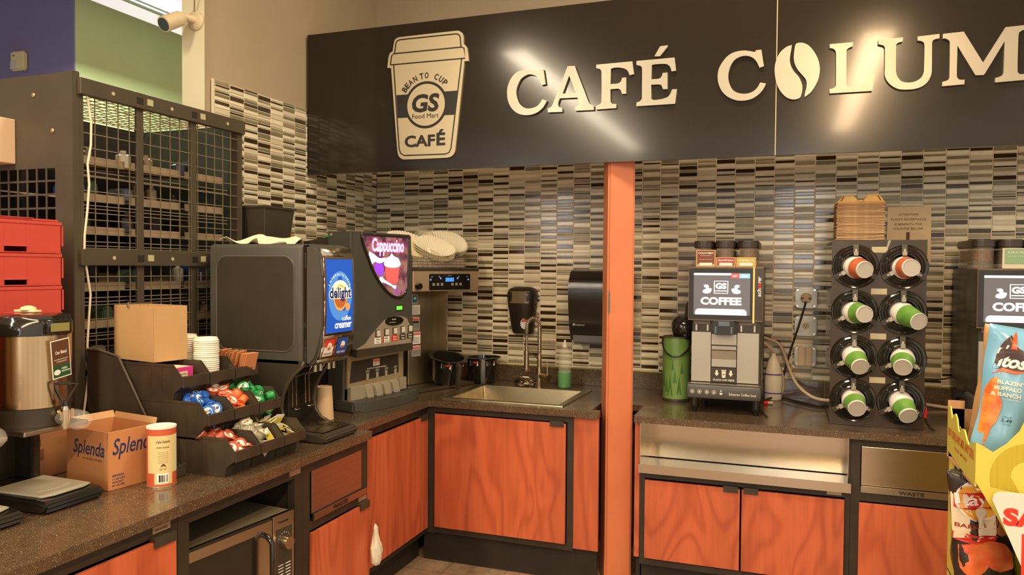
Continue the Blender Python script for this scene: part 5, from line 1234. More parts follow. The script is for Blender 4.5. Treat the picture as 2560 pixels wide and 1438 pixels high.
b = MB(); b.lathe([(0, 0), (.018, .004), (.030, .014), (.024, .024), (.010, .029), (0, .030)], (0, 0, 0), seg=20, scale=(1.2, .8)); b.cyl((.02, 0, .02), (.045, .006, .008), .012, .003, 10)
g = single('scoop', b, mat('bright_green_plastic', (20, 140, 76), .3), 'small bright green plastic piece on top of the cappuccino machine', 'scoop', (0, 0, 0), smooth=True)
g.location = (.375, -1.10, CT+.832); g.rotation_euler = (0, .12, 1.2)

# ================================================================ twin coffee brewer in the corner
rz = math.radians(-21.5)
t = thing('coffee_brewer', 'steel coffee brewer with blue-lit keypad standing in the tiled corner', 'coffee brewer', (.727, -.465, CT), rz)
b = MB(); b.box(-.30, 0, -.25, .225, .004, .018, bev=.002); b.box(-.006, .002, -.25, .225, .003, .022, bev=.001)
for xx in (-.28, -.03):
    for yy in (-.23, .2): b.cyl((xx, yy, 0), (xx, yy, .005), .012, seg=10)
obj('base_plate', b, STEEL, t, world=False)
b = MB(); b.box(-.34, -.155, -.155, .155, .018, .575, bev=.012); obj('column', b, varied('brewer_column_steel', (178, 164, 134), (164, 150, 120), 3, .36, 1, .05, stretch=(1, 14, .2)), t, world=False, smooth=35)
b = MB(); b.box(-.36, 0, -.255, .262, .562, .682, bev=.006); hd = obj('brew_head', b, varied('brew_head_steel', (196, 172, 142), (190, 166, 136), 3, .4, .6), t, world=False)
b = MB(); b.box(-.362, .002, -.257, .264, .676, .694, bev=.003); obj('head_cap', b, BLACKP, t, world=False)
b = MB(); b.prism(smooth_loop([(-.130, .570), (.181, .570), (.187, .576), (.187, .655), (.181, .661), (-.130, .661), (-.136, .655), (-.136, .576)], 2), 'x', .0, .003); kp = obj('keypad', b, BLACKG, t, world=False)
b = MB(); b.box(.0031, .0036, -.012, .054, .617, .639); obj('keypad_screen', b, glow('lit_sky', (60, 130, 226), .8), kp, world=False)
b = MB()
for (yy, zz) in ((-.127, .628), (-.050, .636), (.083, .636), (.171, .628)): b.lathe([(.0055, .0)], (0, 0, 0)) if 0 else b.poly([[(.0055*math.cos(a*.5), .0055*math.sin(a*.5)) for a in range(12)]], (.0038, yy, zz), Y, Z, 0)
obj('keypad_lights', b, glow('lit_led_blue', (70, 110, 255), 2.2), kp, world=False)
b = MB()
for yy in (-.104, -.072, -.040, .042, .075, .108): b.box(.0032, .004, yy-.009, yy+.009, .594, .609)
for yy in (-.117, -.06, .094, .16): b.poly([[(.005*math.cos(a*.5), .005*math.sin(a*.5)) for a in range(12)]], (.0037, yy, .645), Y, Z, 0)
b.text('BUNN', (.0036, .005, .648), Y, Z, .032, .006, t=0, bold=.02)
obj('keypad_keys', b, mat('key_grey', (140, 132, 116), .5), kp, world=False)
b = MB(); b.cyl((.001, -.222, .593), (.024, -.222, .593), .019, .017, 24); obj('hot_water_knob', b, BLACKG, t, world=False, smooth=40)
b = MB(); b.cyl((-.05, -.225, .60), (-.05, -.225, .66), .02, seg=20); b.bm.free()
def sticker(z0_, z1_, y0_, y1_, kind):
    b = MB(); x_ = -.1545; b.m(0).box(x_, x_+.001, y0_, y1_, z0_, z1_)
    if kind == 'energy': b.m(3).box(x_+.001, x_+.0014, y0_+.003, y1_-.003, z0_+.003, z1_-.003); b.m(0).poly([[(.011*math.cos(a*.5), .008*math.sin(a*.5)) for a in range(12)]], (x_+.0018, (y0_+y1_)/2, (z0_+z1_)/2+.004), Y, Z, 0)
    elif kind == 'info': b.m(2); [b.box(x_+.001, x_+.0013, y0_+.006, y1_-.012, z0_+.008+k*.010, z0_+.010+k*.010) for k in range(4)]
    else:
        b.m(1).box(x_+.001, x_+.0014, y0_+.003, y1_-.003, z1_-.018, z1_-.003)
        if kind == 'warnk': b.m(2).box(x_+.001, x_+.0013, y0_+.003, y1_-.003, z0_+.003, z1_-.020); b.m(0)
        else: b.m(2)
        for k in range(5): b.box(x_+.0014, x_+.0017, y0_+.007, y1_-.008, z0_+.008+k*.007, z0_+.010+k*.007)
    return obj('warning_sticker' if 'warn' in kind else 'sticker', b, [WHITEI, REDI, BLACKP, mat('energy_blue', (40, 130, 170), .5)], t, world=False)
sticker(.490, .540, -.125, -.085, 'energy'); sticker(.425, .480, -.125, -.066, 'info'); sticker(.335, .410, -.125, -.070, 'warnk'); sticker(.255, .325, -.125, -.062, 'warn'); sticker(.185, .245, -.125, -.062, 'warnk')
b = MB(); b.text('WARNING', (-.1528, -.116, .398), Y, Z, .04, .007, t=0); b.text('WARNING', (-.1528, -.116, .313), Y, Z, .046, .007, t=0); b.text('WARNING', (-.1528, -.116, .233), Y, Z, .046, .007, t=0); obj('sticker_text', b, WHITEI, t, world=False)

# wire basket of coffee filters on the brewer head
t2 = thing('wire_basket', 'low wire basket wrapped in clear film on top of the coffee brewer', 'basket', (.727, -.465, CT+.6945), rz)
b = MB()
x0, x1, y0, y1 = -.31, -.01, -.25, .165
for z in (.003, .020, .036, .052): b.tube([(x0, y0, z), (x1, y0, z), (x1, y1, z), (x0, y1, z)], .0014, 5, closed=True)
for k in range(12): b.tube([(x0, y0+(y1-y0)*k/11, .053), (x0, y0+(y1-y0)*k/11, .003), (x1, y0+(y1-y0)*k/11, .003), (x1, y0+(y1-y0)*k/11, .053)], .0010, 4)
for k in range(8): b.tube([(x0+(x1-x0)*k/7, y0, .053), (x0+(x1-x0)*k/7, y0, .003), (x0+(x1-x0)*k/7, y1, .003), (x0+(x1-x0)*k/7, y1, .053)], .0010, 4)
obj('wire_frame', b, mat('basket_wire', (150, 130, 100), .3, .8), t2, world=False)
b = MB(); R = random.Random(9)
n = 40; lo, hi = [], []
per = [(x1-.004, y0+.004+(y1-y0-.008)*k/n) for k in range(n)]+[(x1-.004-(x1-x0-.01)*k/20, y1-.004) for k in range(20)]
for p in per:
    j = R.uniform(-.003, .002); lo.append(b.bm.verts.new((p[0]+j, p[1]+j*.5, .004))); hi.append(b.bm.verts.new((p[0]+j*.6, p[1], .058+R.uniform(-.004, .006))))
for k in range(len(per)-1): b._set([b.bm.faces.new((lo[k], lo[k+1], hi[k+1], hi[k]))])
obj('plastic_film', b, mat('film', (222, 206, 180), .18, alpha=.35), t2, world=False, smooth=True)
FILT = mat('filter_paper', (250, 240, 212), .85)
FILT.node_tree.nodes['Principled BSDF'].inputs['Subsurface Weight'].default_value = .0
def filt(M, lab, layers):
    tt = thing('coffee_filters', lab, 'coffee filter', (0, 0, 0)); ROOTM[tt.name] = Matrix()
    for L_ in range(layers):
        b = MB(); nr, ns = 7, 96
        rings = []
        for i in range(nr+1):
            f = i/nr
            base = .050 + f*.072; z = .010*L_ + (f**1.15)*.055
            ring = []
            for j in range(ns):
                a = 2*PI*j/ns; pl = (1 if j % 2 else -1)*.0048*f
                r_ = base+pl; ring.append(b.bm.verts.new((r_*math.cos(a), r_*math.sin(a), z+.004*math.sin(3*a+L_)*f)))
            rings.append(ring)
        for i in range(nr):
            for j in range(ns): b._set([b.bm.faces.new((rings[i][j], rings[i][(j+1) % ns], rings[i+1][(j+1) % ns], rings[i+1][j]))])
        b._set([b.bm.faces.new(rings[0][::-1])])
        o = obj('filter_layer', b, FILT, tt, world=False)
    tt.matrix_world = M
    return tt
def place(lx, ly, lz, tiltax, ang, rzz, s=1):
    base = Matrix.Translation((.727, -.465, CT)) @ Matrix.Rotation(rz, 4, 'Z')
    return base @ Matrix.Translation((lx, ly, lz)) @ Matrix.Rotation(ang, 4, tiltax) @ Matrix.Rotation(rzz, 4, 'Z') @ Matrix.Scale(s, 4)
filt(place(-.20, -.15, .765, Vector((0, 1, 0)), .62, .3, 1.12), 'stack of fluted white coffee filters leaning at the left of the basket', 3)
filt(place(-.10, -.03, .748, Vector((.2, 1, 0)), .50, 1.0, 1.02), 'stack of fluted white coffee filters tipped towards the front of the basket', 4)
filt(place(-.20, .15, .778, Vector((.45, 1, 0)), .55, 2.0, 1.15), 'stack of fluted coffee filters leaning at the right of the basket', 3)
b = MB(); c_ = Matrix.Translation((.727, -.465, CT)) @ Matrix.Rotation(rz, 4, 'Z')
pts = [[(-.26, -.06, .86), (-.25, .0, .93), (-.25, .06, .945), (-.25, .10, .90)], [(-.20, -.05, .83), (-.19, .01, .90), (-.19, .06, .915), (-.19, .11, .86)]]
V = [[b.bm.verts.new(c_ @ Vector(p)) for p in row] for row in pts]
for k in range(3): b._set([b.bm.faces.new((V[0][k], V[0][k+1], V[1][k+1], V[1][k]))])
o = single('plastic_wrapper', b, mat('wrapper_film', (214, 204, 176), .15, alpha=.38), 'clear crinkled plastic wrapper rising behind the coffee filters', 'wrapper', (.6, -.4, 1.75), smooth=True); o.modifiers.new('s', 'SUBSURF').render_levels = 2

# brew funnels
def funnel(loc, tilt, hz, lab, s_=1.12):
    t = thing('brew_funnel', lab, 'funnel', loc, rot=(tilt[0], tilt[1], hz), group=None); t.scale = (s_, s_, s_)
    b = MB(); b.shell([(.0, 0), (.062, 0), (.070, .006), (.082, .10), (.084, .132), (.100, .134), (.100, .138), (.082, .138), (.079, .11), (.066, .010), (.0, .008)], seg=40); obj('bowl', b, BLACKG, t, world=False, smooth=35)
    b = MB(); b.prism([(.094, .138), (.118, .136), (.126, .120), (.134, .01), (.118, .008), (.110, .108), (.092, .122)], 'y', -.011, .011, bev=.003); obj('handle', b, BLACKP, t, world=False, smooth=30)
    b = MB()
    for a_ in (-.62, .55):
        q = MB(); q.m(0).box(0, .0006, -.026, .026, -.012, .012); q.m(1).box(.0006, .001, -.002 if a_ < 0 else -.024, .024, .001, .010); q.m(2).box(.0006, .001, -.024, -.004, -.010, .010)
        for v in q.bm.verts:
            rr = .0835+v.co.x; a = a_+v.co.y/.084; v.co = Vector((rr*math.cos(a), rr*math.sin(a), .110+v.co.z))
        b.copy_from(q); q.bm.free()
    obj('warning_label', b, [WHITEI, REDI, BLACKP], t, world=False)
    return t
funnel((.690, -.400, CT+.032), (.0, .24, 0), math.radians(-35), 'tilted black brew funnel lying on the brewer base plate')
funnel((.822, -.150, CT+.002), (0, 0, 0), math.radians(-66), 'black brew funnel standing upright between brewer and sink')

# ================================================================ sink, faucet, bottle, steel wool
t = thing('sink', 'rectangular brushed steel drop-in sink in the corner worktop', 'sink', (1.18, -.5, CT))
b = MB(); z = CT
o4 = [(.845, -.768), (1.510, -.768), (1.525, -.215), (.845, -.215)]; i4 = [(.880, -.728), (1.475, -.728), (1.475, -.272), (.880, -.272)]; f4 = [(.905, -.700), (1.450, -.700), (1.450, -.300), (.905, -.300)]
V = [[b.bm.verts.new((p[0], p[1], zz)) for p in L] for L, zz in ((o4, z+.0005), (o4, z+.006), (i4, z+.005), (f4, z-.16))]
for a in range(3):
    for k in range(4): b._set([b.bm.faces.new((V[a][k], V[a][(k+1) % 4], V[a+1][(k+1) % 4], V[a+1][k]))])
b._set([b.bm.faces.new(V[3])]); obj('basin', b, SINKM, t, bevel=.004)
b = MB(); b.lathe([(.045, 0), (.045, .002), (.03, .001), (0, .001)], (1.18, -.5, CT-.1598), seg=28); obj('drain', b, CHROME, t, smooth=30)

t = thing('faucet', 'tall brushed nickel spring-neck faucet behind the sink', 'faucet', (1.213, -.232, CT+.006))
fx, fy, fz = 1.213, -.236, CT+.006
b = MB(); b.cyl((fx, fy, fz), (fx, fy, fz+.006), .024, seg=28); b.cyl((fx, fy, fz+.006), (fx, fy, fz+.115), .019, .018, 28); b.cyl((fx, fy, fz+.115), (fx, fy, fz+.20), .0125, seg=24); b.cyl((fx, fy, fz+.165), (fx, fy, fz+.18), .018, seg=24)
obj('body', b, NICKEL, t, smooth=40)
b = MB(); b.cyl((fx+.014, fy-.01, fz+.068), (fx+.070, fy-.045, fz+.060), .017, .021, 28); lv = obj('mixer_barrel', b, NICKEL, t, smooth=40)
b = MB(); b.cyl((fx+.062, fy-.04, fz+.075), (fx+.058, fy-.035, fz+.152), .0042, .0038, 12); obj('lever', b, NICKEL, lv, smooth=40)
b = MB(); path = []
for k in range(9): path.append((fx, fy, fz+.20+.15*k/8))
for k in range(1, 13):
    a = PI*k/12; path.append((fx-.032*(1-math.cos(a))*.9, fy-.030*(1-math.cos(a)), fz+.350+.052*math.sin(a)))
path.append((path[-1][0], path[-1][1], fz+.305)); 
b.tube(path, .0085, 12); obj('hose', b, mat('hose_grey', (120, 108, 84), .4, .3), t, smooth=True)
b = MB(); P = [Vector(p) for p in path]
tot = [0]
for i in range(1, len(P)): tot.append(tot[-1]+(P[i]-P[i-1]).length)
def at_(s):
    for i in range(1, len(P)):
        if s <= tot[i]: f = (s-tot[i-1])/(tot[i]-tot[i-1]); return P[i-1].lerp(P[i], f), (P[i]-P[i-1]).normalized()
    return P[-1], (P[-1]-P[-2]).normalized()
hel = []; NN = 620
s_end = tot[-1]*.97
side = Vector((.7, -.7, 0)).normalized()
for k in range(NN):
    s = s_end*k/NN
    p, tg = at_(s); u = (side-tg*side.dot(tg)).normalized(); v = tg.cross(u)
    dens = 1
    ph = 2*PI*(s/.0062) if s < .15 else 2*PI*(.15/.0062+(s-.15)/.0105)
    hel.append(p+(u*math.cos(ph)+v*math.sin(ph))*.0125)
b.tube(hel, .0016, 5); obj('spring', b, CHROME, t, smooth=True)
e = P[-1]
b = MB(); b.cyl(e, e-Vector((0, 0, .055)), .007, seg=14); b.cyl(e-Vector((0, 0, .055)), e-Vector((0, 0, .075)), .006, seg=14); b.cyl(e-Vector((0, 0, .065)), e-Vector((0, 0, .115)), .0105, .011, 20); b.cyl(e-Vector((0, 0, .115)), e-Vector((0, 0, .190)), .0145, .0150, 24); b.cyl(e-Vector((0, 0, .190)), e-Vector((0, 0, .204)), .022, .021, 24)
obj('spray_head', b, NICKEL, t, smooth=40)
b = MB(); b.tube([(fx, fy, fz+.172), e-Vector((0, 0, .10))], .0038, 8); b.cyl(e-Vector((0, 0, .108)), e-Vector((0, 0, .094)), .0165, seg=20); obj('holder_arm', b, NICKEL, t, smooth=40)

b = MB(); R = random.Random(4); cpt = Vector((1.115, -.190, CT+.006)); pth = []
for k in range(620):
    a, c = k*.61+R.random(), k*.37+R.random(); pth.append(cpt+Vector((.066*math.cos(a)*math.cos(c*.3), .040*math.sin(a), .021+.019*math.sin(c)*abs(math.cos(a*.23))))+Vector((R.uniform(-.006, .006),)*3))
b.tube(pth, .0017, 4); single('steel_wool', b, mat('steel_scourer', (150, 138, 112), .22, 1), 'tangled stainless steel scourer left of the faucet base', 'scourer', tuple(cpt))

t = thing('soap_bottle', 'clear squeeze bottle half full of green dish soap right of faucet', 'bottle', (1.352, -.186, CT+.0065))
c = (1.352, -.186, CT+.0065)
prof = [(.001, 0), (.036, .0), (.0395, .006), (.0395, .085), (.036, .115), (.040, .150), (.040, .175), (.034, .205), (.020, .228), (.0135, .236)]
b = MB(); b.shell(prof, c, seg=32); obj('bottle_wall', b, mat('bottle_clear', (230, 228, 206), .06, alpha=.14), t, smooth=True)
b = MB(); b.lathe([(.035, .002), (.0386, .007), (.0386, .090), (.001, .090)], c, seg=32); obj('green_soap', b, mat('green_soap', (2, 132, 44), .15), t, smooth=40)
b = MB(); b.lathe([(.015, .234), (.015, .254), (.0075, .256), (.006, .272), (.003, .276)], c, seg=20); obj('cap', b, mat('cap_ivory', (214, 206, 180), .4), t, smooth=40)

# wall dispensers
t = thing('soap_dispenser', 'black wall soap dispenser with red and white logo above the sink', 'soap dispenser', (1.04, -.001, 1.30))
cx0 = 1.035; y_w = -.0055
def sect(z):     # half width and depth by height
    pts = [(1.165, .060, .045), (1.19, .070, .058), (1.26, .076, .078), (1.33, .086, .092), (1.39, .092, .098), (1.42, .090, .095), (1.44, .078, .080), (1.452, .050, .05)]
    for a, c in zip(pts[:-1], pts[1:]):
        if a[0] <= z <= c[0]: f = (z-a[0])/(c[0]-a[0]); return a[1]+(c[1]-a[1])*f, a[2]+(c[2]-a[2])*f
    return pts[-1][1:]
b = MB(); rings = []
for z in (1.165, 1.19, 1.225, 1.26, 1.30, 1.33, 1.36, 1.39, 1.42, 1.44, 1.452):
    hw, dp_ = sect(z); ring = []
    for (u, v) in ((-1, 0), (-1, .45), (-.86, .78), (-.55, .95), (0, 1), (.55, .95), (.86, .78), (1, .45), (1, 0)): ring.append(b.bm.verts.new((cx0+u*hw, y_w-v*dp_, z)))
    rings.append(ring)
for A, B_ in zip(rings[:-1], rings[1:]):
    for k in range(8): b._set([b.bm.faces.new((A[k], A[k+1], B_[k+1], B_[k]))])
b._set([b.bm.faces.new(rings[0][::-1]), b.bm.faces.new(rings[-1])]); obj('cover', b, varied('dispenser_black', (44, 36, 28), (38, 31, 24), 5, .3), t, smooth=40)
b = MB()
hw, _ = sect(1.38); vs = []
for (zz, sc_w) in ((1.352, .80), (1.425, .86)):
    hw, dp_ = sect(zz); vs.append([(cx0+u*hw*sc_w, y_w-(v*dp_+.006), zz) for (u, v) in ((-.86, .83), (-.55, .96), (0, 1.0), (.55, .96), (.86, .83))])
for k in range(4): b.quad(vs[0][k], vs[0][k+1], vs[1][k+1], vs[1][k])
obj('smoked_window', b, mat('smoked_plastic', (112, 96, 70), .12, coat=.6), t, smooth=True)
b = MB(); rr = [(.024*math.cos(a*.35), .032*math.sin(a*.35)) for a in range(18)]; hw, dp_ = sect(1.24)
b.m(0).poly([rr], (cx0+.030, y_w-dp_*.985-.003, 1.228), Vector((.97, .24, 0)), Z, 0)
b.m(1).poly([[(-.016, 0), (-.012, .030), (-.004, .010), (0, .042), (.006, .012), (.013, .034), (.018, 0)]], (cx0+.030, y_w-dp_*.985-.0036, 1.238), Vector((.97, .24, 0)), Z, 0)
obj('logo_badge', b, [mat('badge_pale', (196, 200, 190), .4), mat('badge_red', (170, 56, 44), .4)], t)

t = thing('towel_dispenser', 'large rounded black paper towel dispenser on the tiles left of post', 'towel dispenser', (1.53, -.001, 1.14))
b = MB(); tp = [(-.0055, 1.150), (-.0055, 1.560), (-.10, 1.560), (-.165, 1.545), (-.205, 1.505), (-.222, 1.44), (-.218, 1.36), (-.200, 1.26), (-.170, 1.180), (-.150, 1.150)]
tp2 = smooth_loop(tp, 4); b.prism([(p[0], p[1]) for p in tp2], 'x', 1.378, 1.690, bev=.006); obj('cover', b, varied('towel_black', (40, 34, 28), (34, 29, 24), 3, .22), t, smooth=35)
b = MB(); b.prism([(-.172, 1.178), (-.178, 1.182), (-.168, 1.140), (-.145, 1.128), (-.020, 1.128), (-.020, 1.149), (-.150, 1.149)], 'x', 1.395, 1.675, bev=.003); obj('chute', b, mat('chute_grey', (104, 104, 104), .3), t, smooth=35)
b = MB(); b.text('SanJamar', (1.415, -.2005, 1.236), X, Vector((0, -.25, .97)), .060, .013, t=.004, bold=.01); b.box(1.402, 1.412, -.2035, -.2025, 1.237, 1.249); obj('maker_lettering', b, mat('print_silver', (180, 170, 150), .4), t)
# crumpled bag hanging from the waste cabinet door
b = MB(); R = random.Random(8)
rings = []
for i, (z, r_) in enumerate(((.470, .004), (.455, .010), (.43, .017), (.40, .024), (.37, .034), (.34, .038), (.31, .032), (.295, .018))):
    rings.append([b.bm.verts.new((.924+r_*.45*math.cos(a)+R.uniform(-.003, .003), -1.598+.012*i/7+r_*1.1*math.sin(a)+R.uniform(-.004, .004), z+R.uniform(-.005, .005))) for a in [2*PI*k/14 for k in range(14)]])
for A, B_ in zip(rings[:-1], rings[1:]):
    for k in range(14): b._set([b.bm.faces.new((A[k], A[(k+1) % 14], B_[(k+1) % 14], B_[k]))])
b._set([b.bm.faces.new(rings[-1]), b.bm.faces.new(rings[0][::-1])])
single('plastic_bag', b, mat('bag_film_white', (226, 220, 196), .35), 'small crumpled translucent plastic bag hanging at the waste cabinet edge', 'bag', (.924, -1.592, .47))
# ================================================================ bean-to-cup coffee machines
def duck(b, cx_, cz_, s, flip, y_):
    f = -1 if flip else 1
    body = [(-.9, -.55), (-.6, -.85), (0, -.95), (.6, -.8), (.95, -.3), (1.0, .1), (.6, .2), (.1, .15), (-.3, .0), (-.7, -.2)]
    head = [(-.75, .95), (-.45, .85), (-.1, .95), (.3, .8), (.45, .45), (.3, .2), (.15, .1), (-.2, .1), (-.35, .35), (-.7, .45), (-.5, .65)]
    for L_ in (body, head):
        q = MB(); q.poly([smooth_loop([(f*x*s, z*s) for x, z in L_], 3)], (cx_, y_, cz_), X, Z, 0); b.copy_from(q); q.bm.free()
def make_machine(dx, label, first):
    t = thing('coffee_machine', label, 'coffee machine', (2.275+dx, -.35, CT))
    def B(*a, **k): b = MB(); b.box(a[0]+dx, a[1]+dx, *a[2:], **k); return b
    b = MB()
    for (xx, yy) in ((2.138, -.625), (2.427, -.628), (2.138, -.16), (2.427, -.16)): b.lathe([(.012, .001), (.018, .025), (.021, .03), (.021, .072)], (xx+dx, yy, CT), seg=20)
    obj('leg', b, BLACKG, t, smooth=35)
    b = B(2.118, 2.444, -.590, -.035, .985, 1.5765, bev=.004); obj('body', b, BLACKP, t)
    b = B(2.102, 2.450, -.662, -.40, .938, 1.010, bev=.014); tr = obj('drip_drawer', b, varied('drawer_graphite', (78, 76, 70), (72, 70, 64), 5, .35), t, smooth=35)
    b = B(2.112, 2.440, -.655, -.592, 1.0105, 1.0125); obj('drip_grid', b, STEEL, tr)
    b = MB()
    for xx in (2.131, 2.165, 2.200, 2.233): b.poly([[(.0115*math.cos(a*.35), .0115*math.sin(a*.35)) for a in range(18)]], (xx+dx, -.6628, .973), X, Z, 0)
    obj('buttons', b, mat('button_pale_grey', (140, 134, 120), .4), tr)
    b = MB()
    for xx in (2.131, 2.165, 2.200, 2.233): b.poly([[(.003*math.cos(a*.7), .003*math.sin(a*.7)) for a in range(9)]], (xx+dx, -.6632, .973), X, Z, 0)
    b.poly([[(-.008, 0), (-.005, -.009), (.005, -.009), (.008, 0)]], (2.266+dx, -.6630, .972), X, Z, 0); b.box(2.264+dx, 2.268+dx, -.6633, -.6630, .975, .987)
    b.text('Schaerer Coffee Soul', (2.302+dx, -.6630, .962), X, Z, .124, .013, t=0, bold=.008)
    obj('drawer_print', b, mat('print_bone', (214, 206, 186), .5), tr)
    STP = varied('machine_satin_steel', (168, 163, 150), (160, 155, 142), 3, .42, .5)
    for a, c in ((2.118, 2.211), (2.334, 2.434)): obj('side_panel', B(a, c, -.6045, -.5905, 1.016, 1.258, bev=.001), STP, t)
    obj('centre_panel', B(2.214, 2.331, -.6035, -.5905, 1.198, 1.250), STP, t)
    obj('centre_panel', B(2.215, 2.330, -.6035, -.5905, 1.174, 1.192), STP, t)
    b = MB(); b.hexa([(2.215+dx, -.600, 1.090), (2.330+dx, -.600, 1.090), (2.330+dx, -.5905, 1.090), (2.215+dx, -.5905, 1.090)], [(2.215+dx, -.600, 1.128), (2.330+dx, -.600, 1.128), (2.330+dx, -.5905, 1.128), (2.215+dx, -.5905, 1.128)])
    b.hexa([(2.215+dx, -.600, 1.1285), (2.330+dx, -.600, 1.1285), (2.330+dx, -.5905, 1.1285), (2.215+dx, -.5905, 1.1285)], [(2.215+dx, -.612, 1.170), (2.330+dx, -.612, 1.170), (2.330+dx, -.5905, 1.170), (2.215+dx, -.5905, 1.170)])
    obj('milk_flap', b, STP, t)
    cp_ = obj('cup_sign', B(2.214, 2.331, -.6025, -.5905, 1.016, 1.086), BLACKP, t)
    b = MB()
    for xx in (2.240, 2.306): b.poly([[(-.005, .022), (.005, .022), (.005, .008), (.011, .008), (0, -.008), (-.011, .008), (-.005, .008)]], (xx+dx, -.6030, 1.052), X, Z, 0)
    xx = 2.273+dx; b.poly([[(-.012, .024), (.012, .024), (.012, .019), (-.012, .019)]], (xx, -.6030, 1.052), X, Z, 0); b.poly([[(-.010, .017), (.010, .017), (.008, -.014), (-.008, -.014)], [(.004*math.cos(a*.6), .002+.004*math.sin(a*.6)) for a in range(10)]], (xx, -.6030, 1.052), X, Z, 0)
    b.text('PLACE CUP HERE', (2.224+dx, -.6030, 1.022), X, Z, .098, .009, t=0, bold=.02); obj('cup_sign_print', b, mat('print_bone', (214, 206, 186), .5), cp_)
    for a, c in ((2.128, 2.206), (2.340, 2.425)):
        b = MB(); b.box(a+dx, c+dx, -.600, -.5905, 1.296, 1.316); obj('cap_strip', b, mat('strip_grey', (110, 102, 90), .4), t)
        b = MB(); b.box(a+.008+dx, a+.016+dx, -.600, -.5905, 1.264, 1.294); b.box(c-.016+dx, c-.008+dx, -.600, -.5905, 1.264, 1.294); obj('window_edges', b, CHROME, t)
    b = MB(); b.prism([(2.222+dx, 1.318), (2.222+dx, 1.262), (2.232+dx, 1.250), (2.314+dx, 1.250), (2.324+dx, 1.262), (2.324+dx, 1.318)], 'y', -.655, -.5905, bev=.004); sp = obj('spout_housing', b, BLACKG, t)
    b = MB(); b.box(2.232+dx, 2.240+dx, -.6558, -.6553, 1.258, 1.290); b.box(2.306+dx, 2.314+dx, -.6558, -.6553, 1.258, 1.290); b.box(2.250+dx, 2.300+dx, -.6560, -.6553, 1.294, 1.316); obj('spout_trim', b, mat('spout_blue_grey', (96, 104, 116), .3, .4), sp)
    hs = obj('screen_housing', B(2.103, 2.450, -.628, -.40, 1.317, 1.577, bev=.005), BLACKP, t)
    b = MB()
    for q in ((2.103, 2.450, 1.570, 1.577), (2.103, 2.450, 1.317, 1.322), (2.103, 2.106, 1.322, 1.570), (2.447, 2.450, 1.322, 1.570)): b.box(q[0]+dx, q[1]+dx, -.6295, -.628, q[2], q[3])
    obj('bezel_edge', b, mat('bezel_bronze', (110, 90, 66), .35, .5), hs)
    b = B(2.108, 2.402, -.630, -.628, 1.324, 1.568); obj('bezel', b, BLACKG, hs)
    b = B(2.404, 2.412, -.634, -.628, 1.310, 1.578); obj('light_strip', b, glow('lit_amber', (230, 170, 84), .5), hs)
    SX, SZ, SWd, SHt = 2.128+dx, 1.345, .263, .203
    P = lambda u, v: (SX+u*SWd, SZ+v*SHt)
    def rect(b, u0, u1, v0, v1, y_=-.6310): (x0, z0), (x1, z1) = P(u0, v0), P(u1, v1); b.quad((x0, y_, z0), (x1, y_, z0), (x1, y_, z1), (x0, y_, z1))
    b = MB(); rect(b, 0, 1, 0, 1, -.6305); scr = obj('screen', b, glow('lit_slate', (88, 86, 88), .6), hs)
    WH = glow('lit_screen_white', (196, 192, 200), .85)
    b = MB(); rect(b, 0, .667, .944, .997); (x0, z0), (x1, z1) = P(.03, 0), P(.946, .145)
    b.poly([[(x0, z0), (x1, z0), (x1, z1-.018)]+[(x1-.018+.018*math.cos(a*.26), z1-.018+.018*math.sin(a*.26)) for a in range(1, 7)]+[(x0+.018-.018*math.sin(a*.26), z1-.018+.018*math.cos(a*.26)) for a in range(0, 7)]], (0, -.6310, 0), X, Z, 0)
    for q in ((.363, .619, .797, .815), (.363, .619, .508, .526), (.363, .380, .526, .797), (.602, .619, .526, .797), (.387, .595, .561, .586)): rect(b, *q)
    x0, z0 = P(.39, .615); b.text('GS', (x0, -.6310, z0), X, Z, .198*SWd, .150*SHt, t=0, bold=.06)
    x0, z0 = P(.125, .236); b.text('COFFEE', (x0, -.6310, z0), X, Z, .73*SWd, .190*SHt, t=0, bold=.05)
    c1, c2 = P(.238, .615), P(.762, .615); duck(b, c1[0], c1[1], .0235, False, -.6310); duck(b, c2[0], c2[1], .0235, True, -.6310)
    obj('screen_graphics', b, WH, scr)
    b = MB(); b.m(0); rect(b, .667, .815, .879, .984); b.m(1); rect(b, .815, .995, .879, .984); b.m(2); x0, z0 = P(.695, .91); b.text('HOT', (x0, -.6314, z0), X, Z, .022, .008, t=0, bold=.03); x0, z0 = P(.85, .91); b.text('COLD', (x0, -.6314, z0), X, Z, .030, .008, t=0, bold=.03)
    obj('screen_tabs', b, [glow('lit_tab_red', (226, 76, 70), .8), glow('lit_tab_blue', (120, 170, 226), .8), WH], scr)
    R_, U_ = Vector((0, 0, 1)), Vector((-1, 0, 0))
    b = MB(); b.m(0).text('sch', (2.441+dx, -.6290, 1.437), R_, U_, .038, .018, t=0, bold=.02); b.m(1).text('ae', (2.441+dx, -.6290, 1.4765), R_, U_, .024, .0135, t=0, bold=.02); b.m(0).text('rer', (2.441+dx, -.6290, 1.502), R_, U_, .030, .0135, t=0, bold=.02)
    obj('maker_lettering', b, [WHITEI, REDI], hs)
    # hoppers
    for k, (a, c) in enumerate(((2.108, 2.205), (2.213, 2.312), (2.322, 2.425))):
        xc, hw = (a+c)/2+dx, (c-a)/2
        def rr(hw, y0, y1, n=8):
            pts = []
            for i in range(n+1): an = PI+PI*i/n; pts.append((xc+hw*math.cos(an), y0+.03+.03*math.sin(an)))
            return pts+[(xc+hw, y1), (xc-hw, y1)]
        b = MB(); b.prism(rr(hw, -.50, -.16), 'z', 1.672, 1.708, bev=.005); hp = obj('hopper_lid', b, varied('lid_brown_black', (66, 54, 42), (58, 47, 36), 4, .3), t, smooth=35)
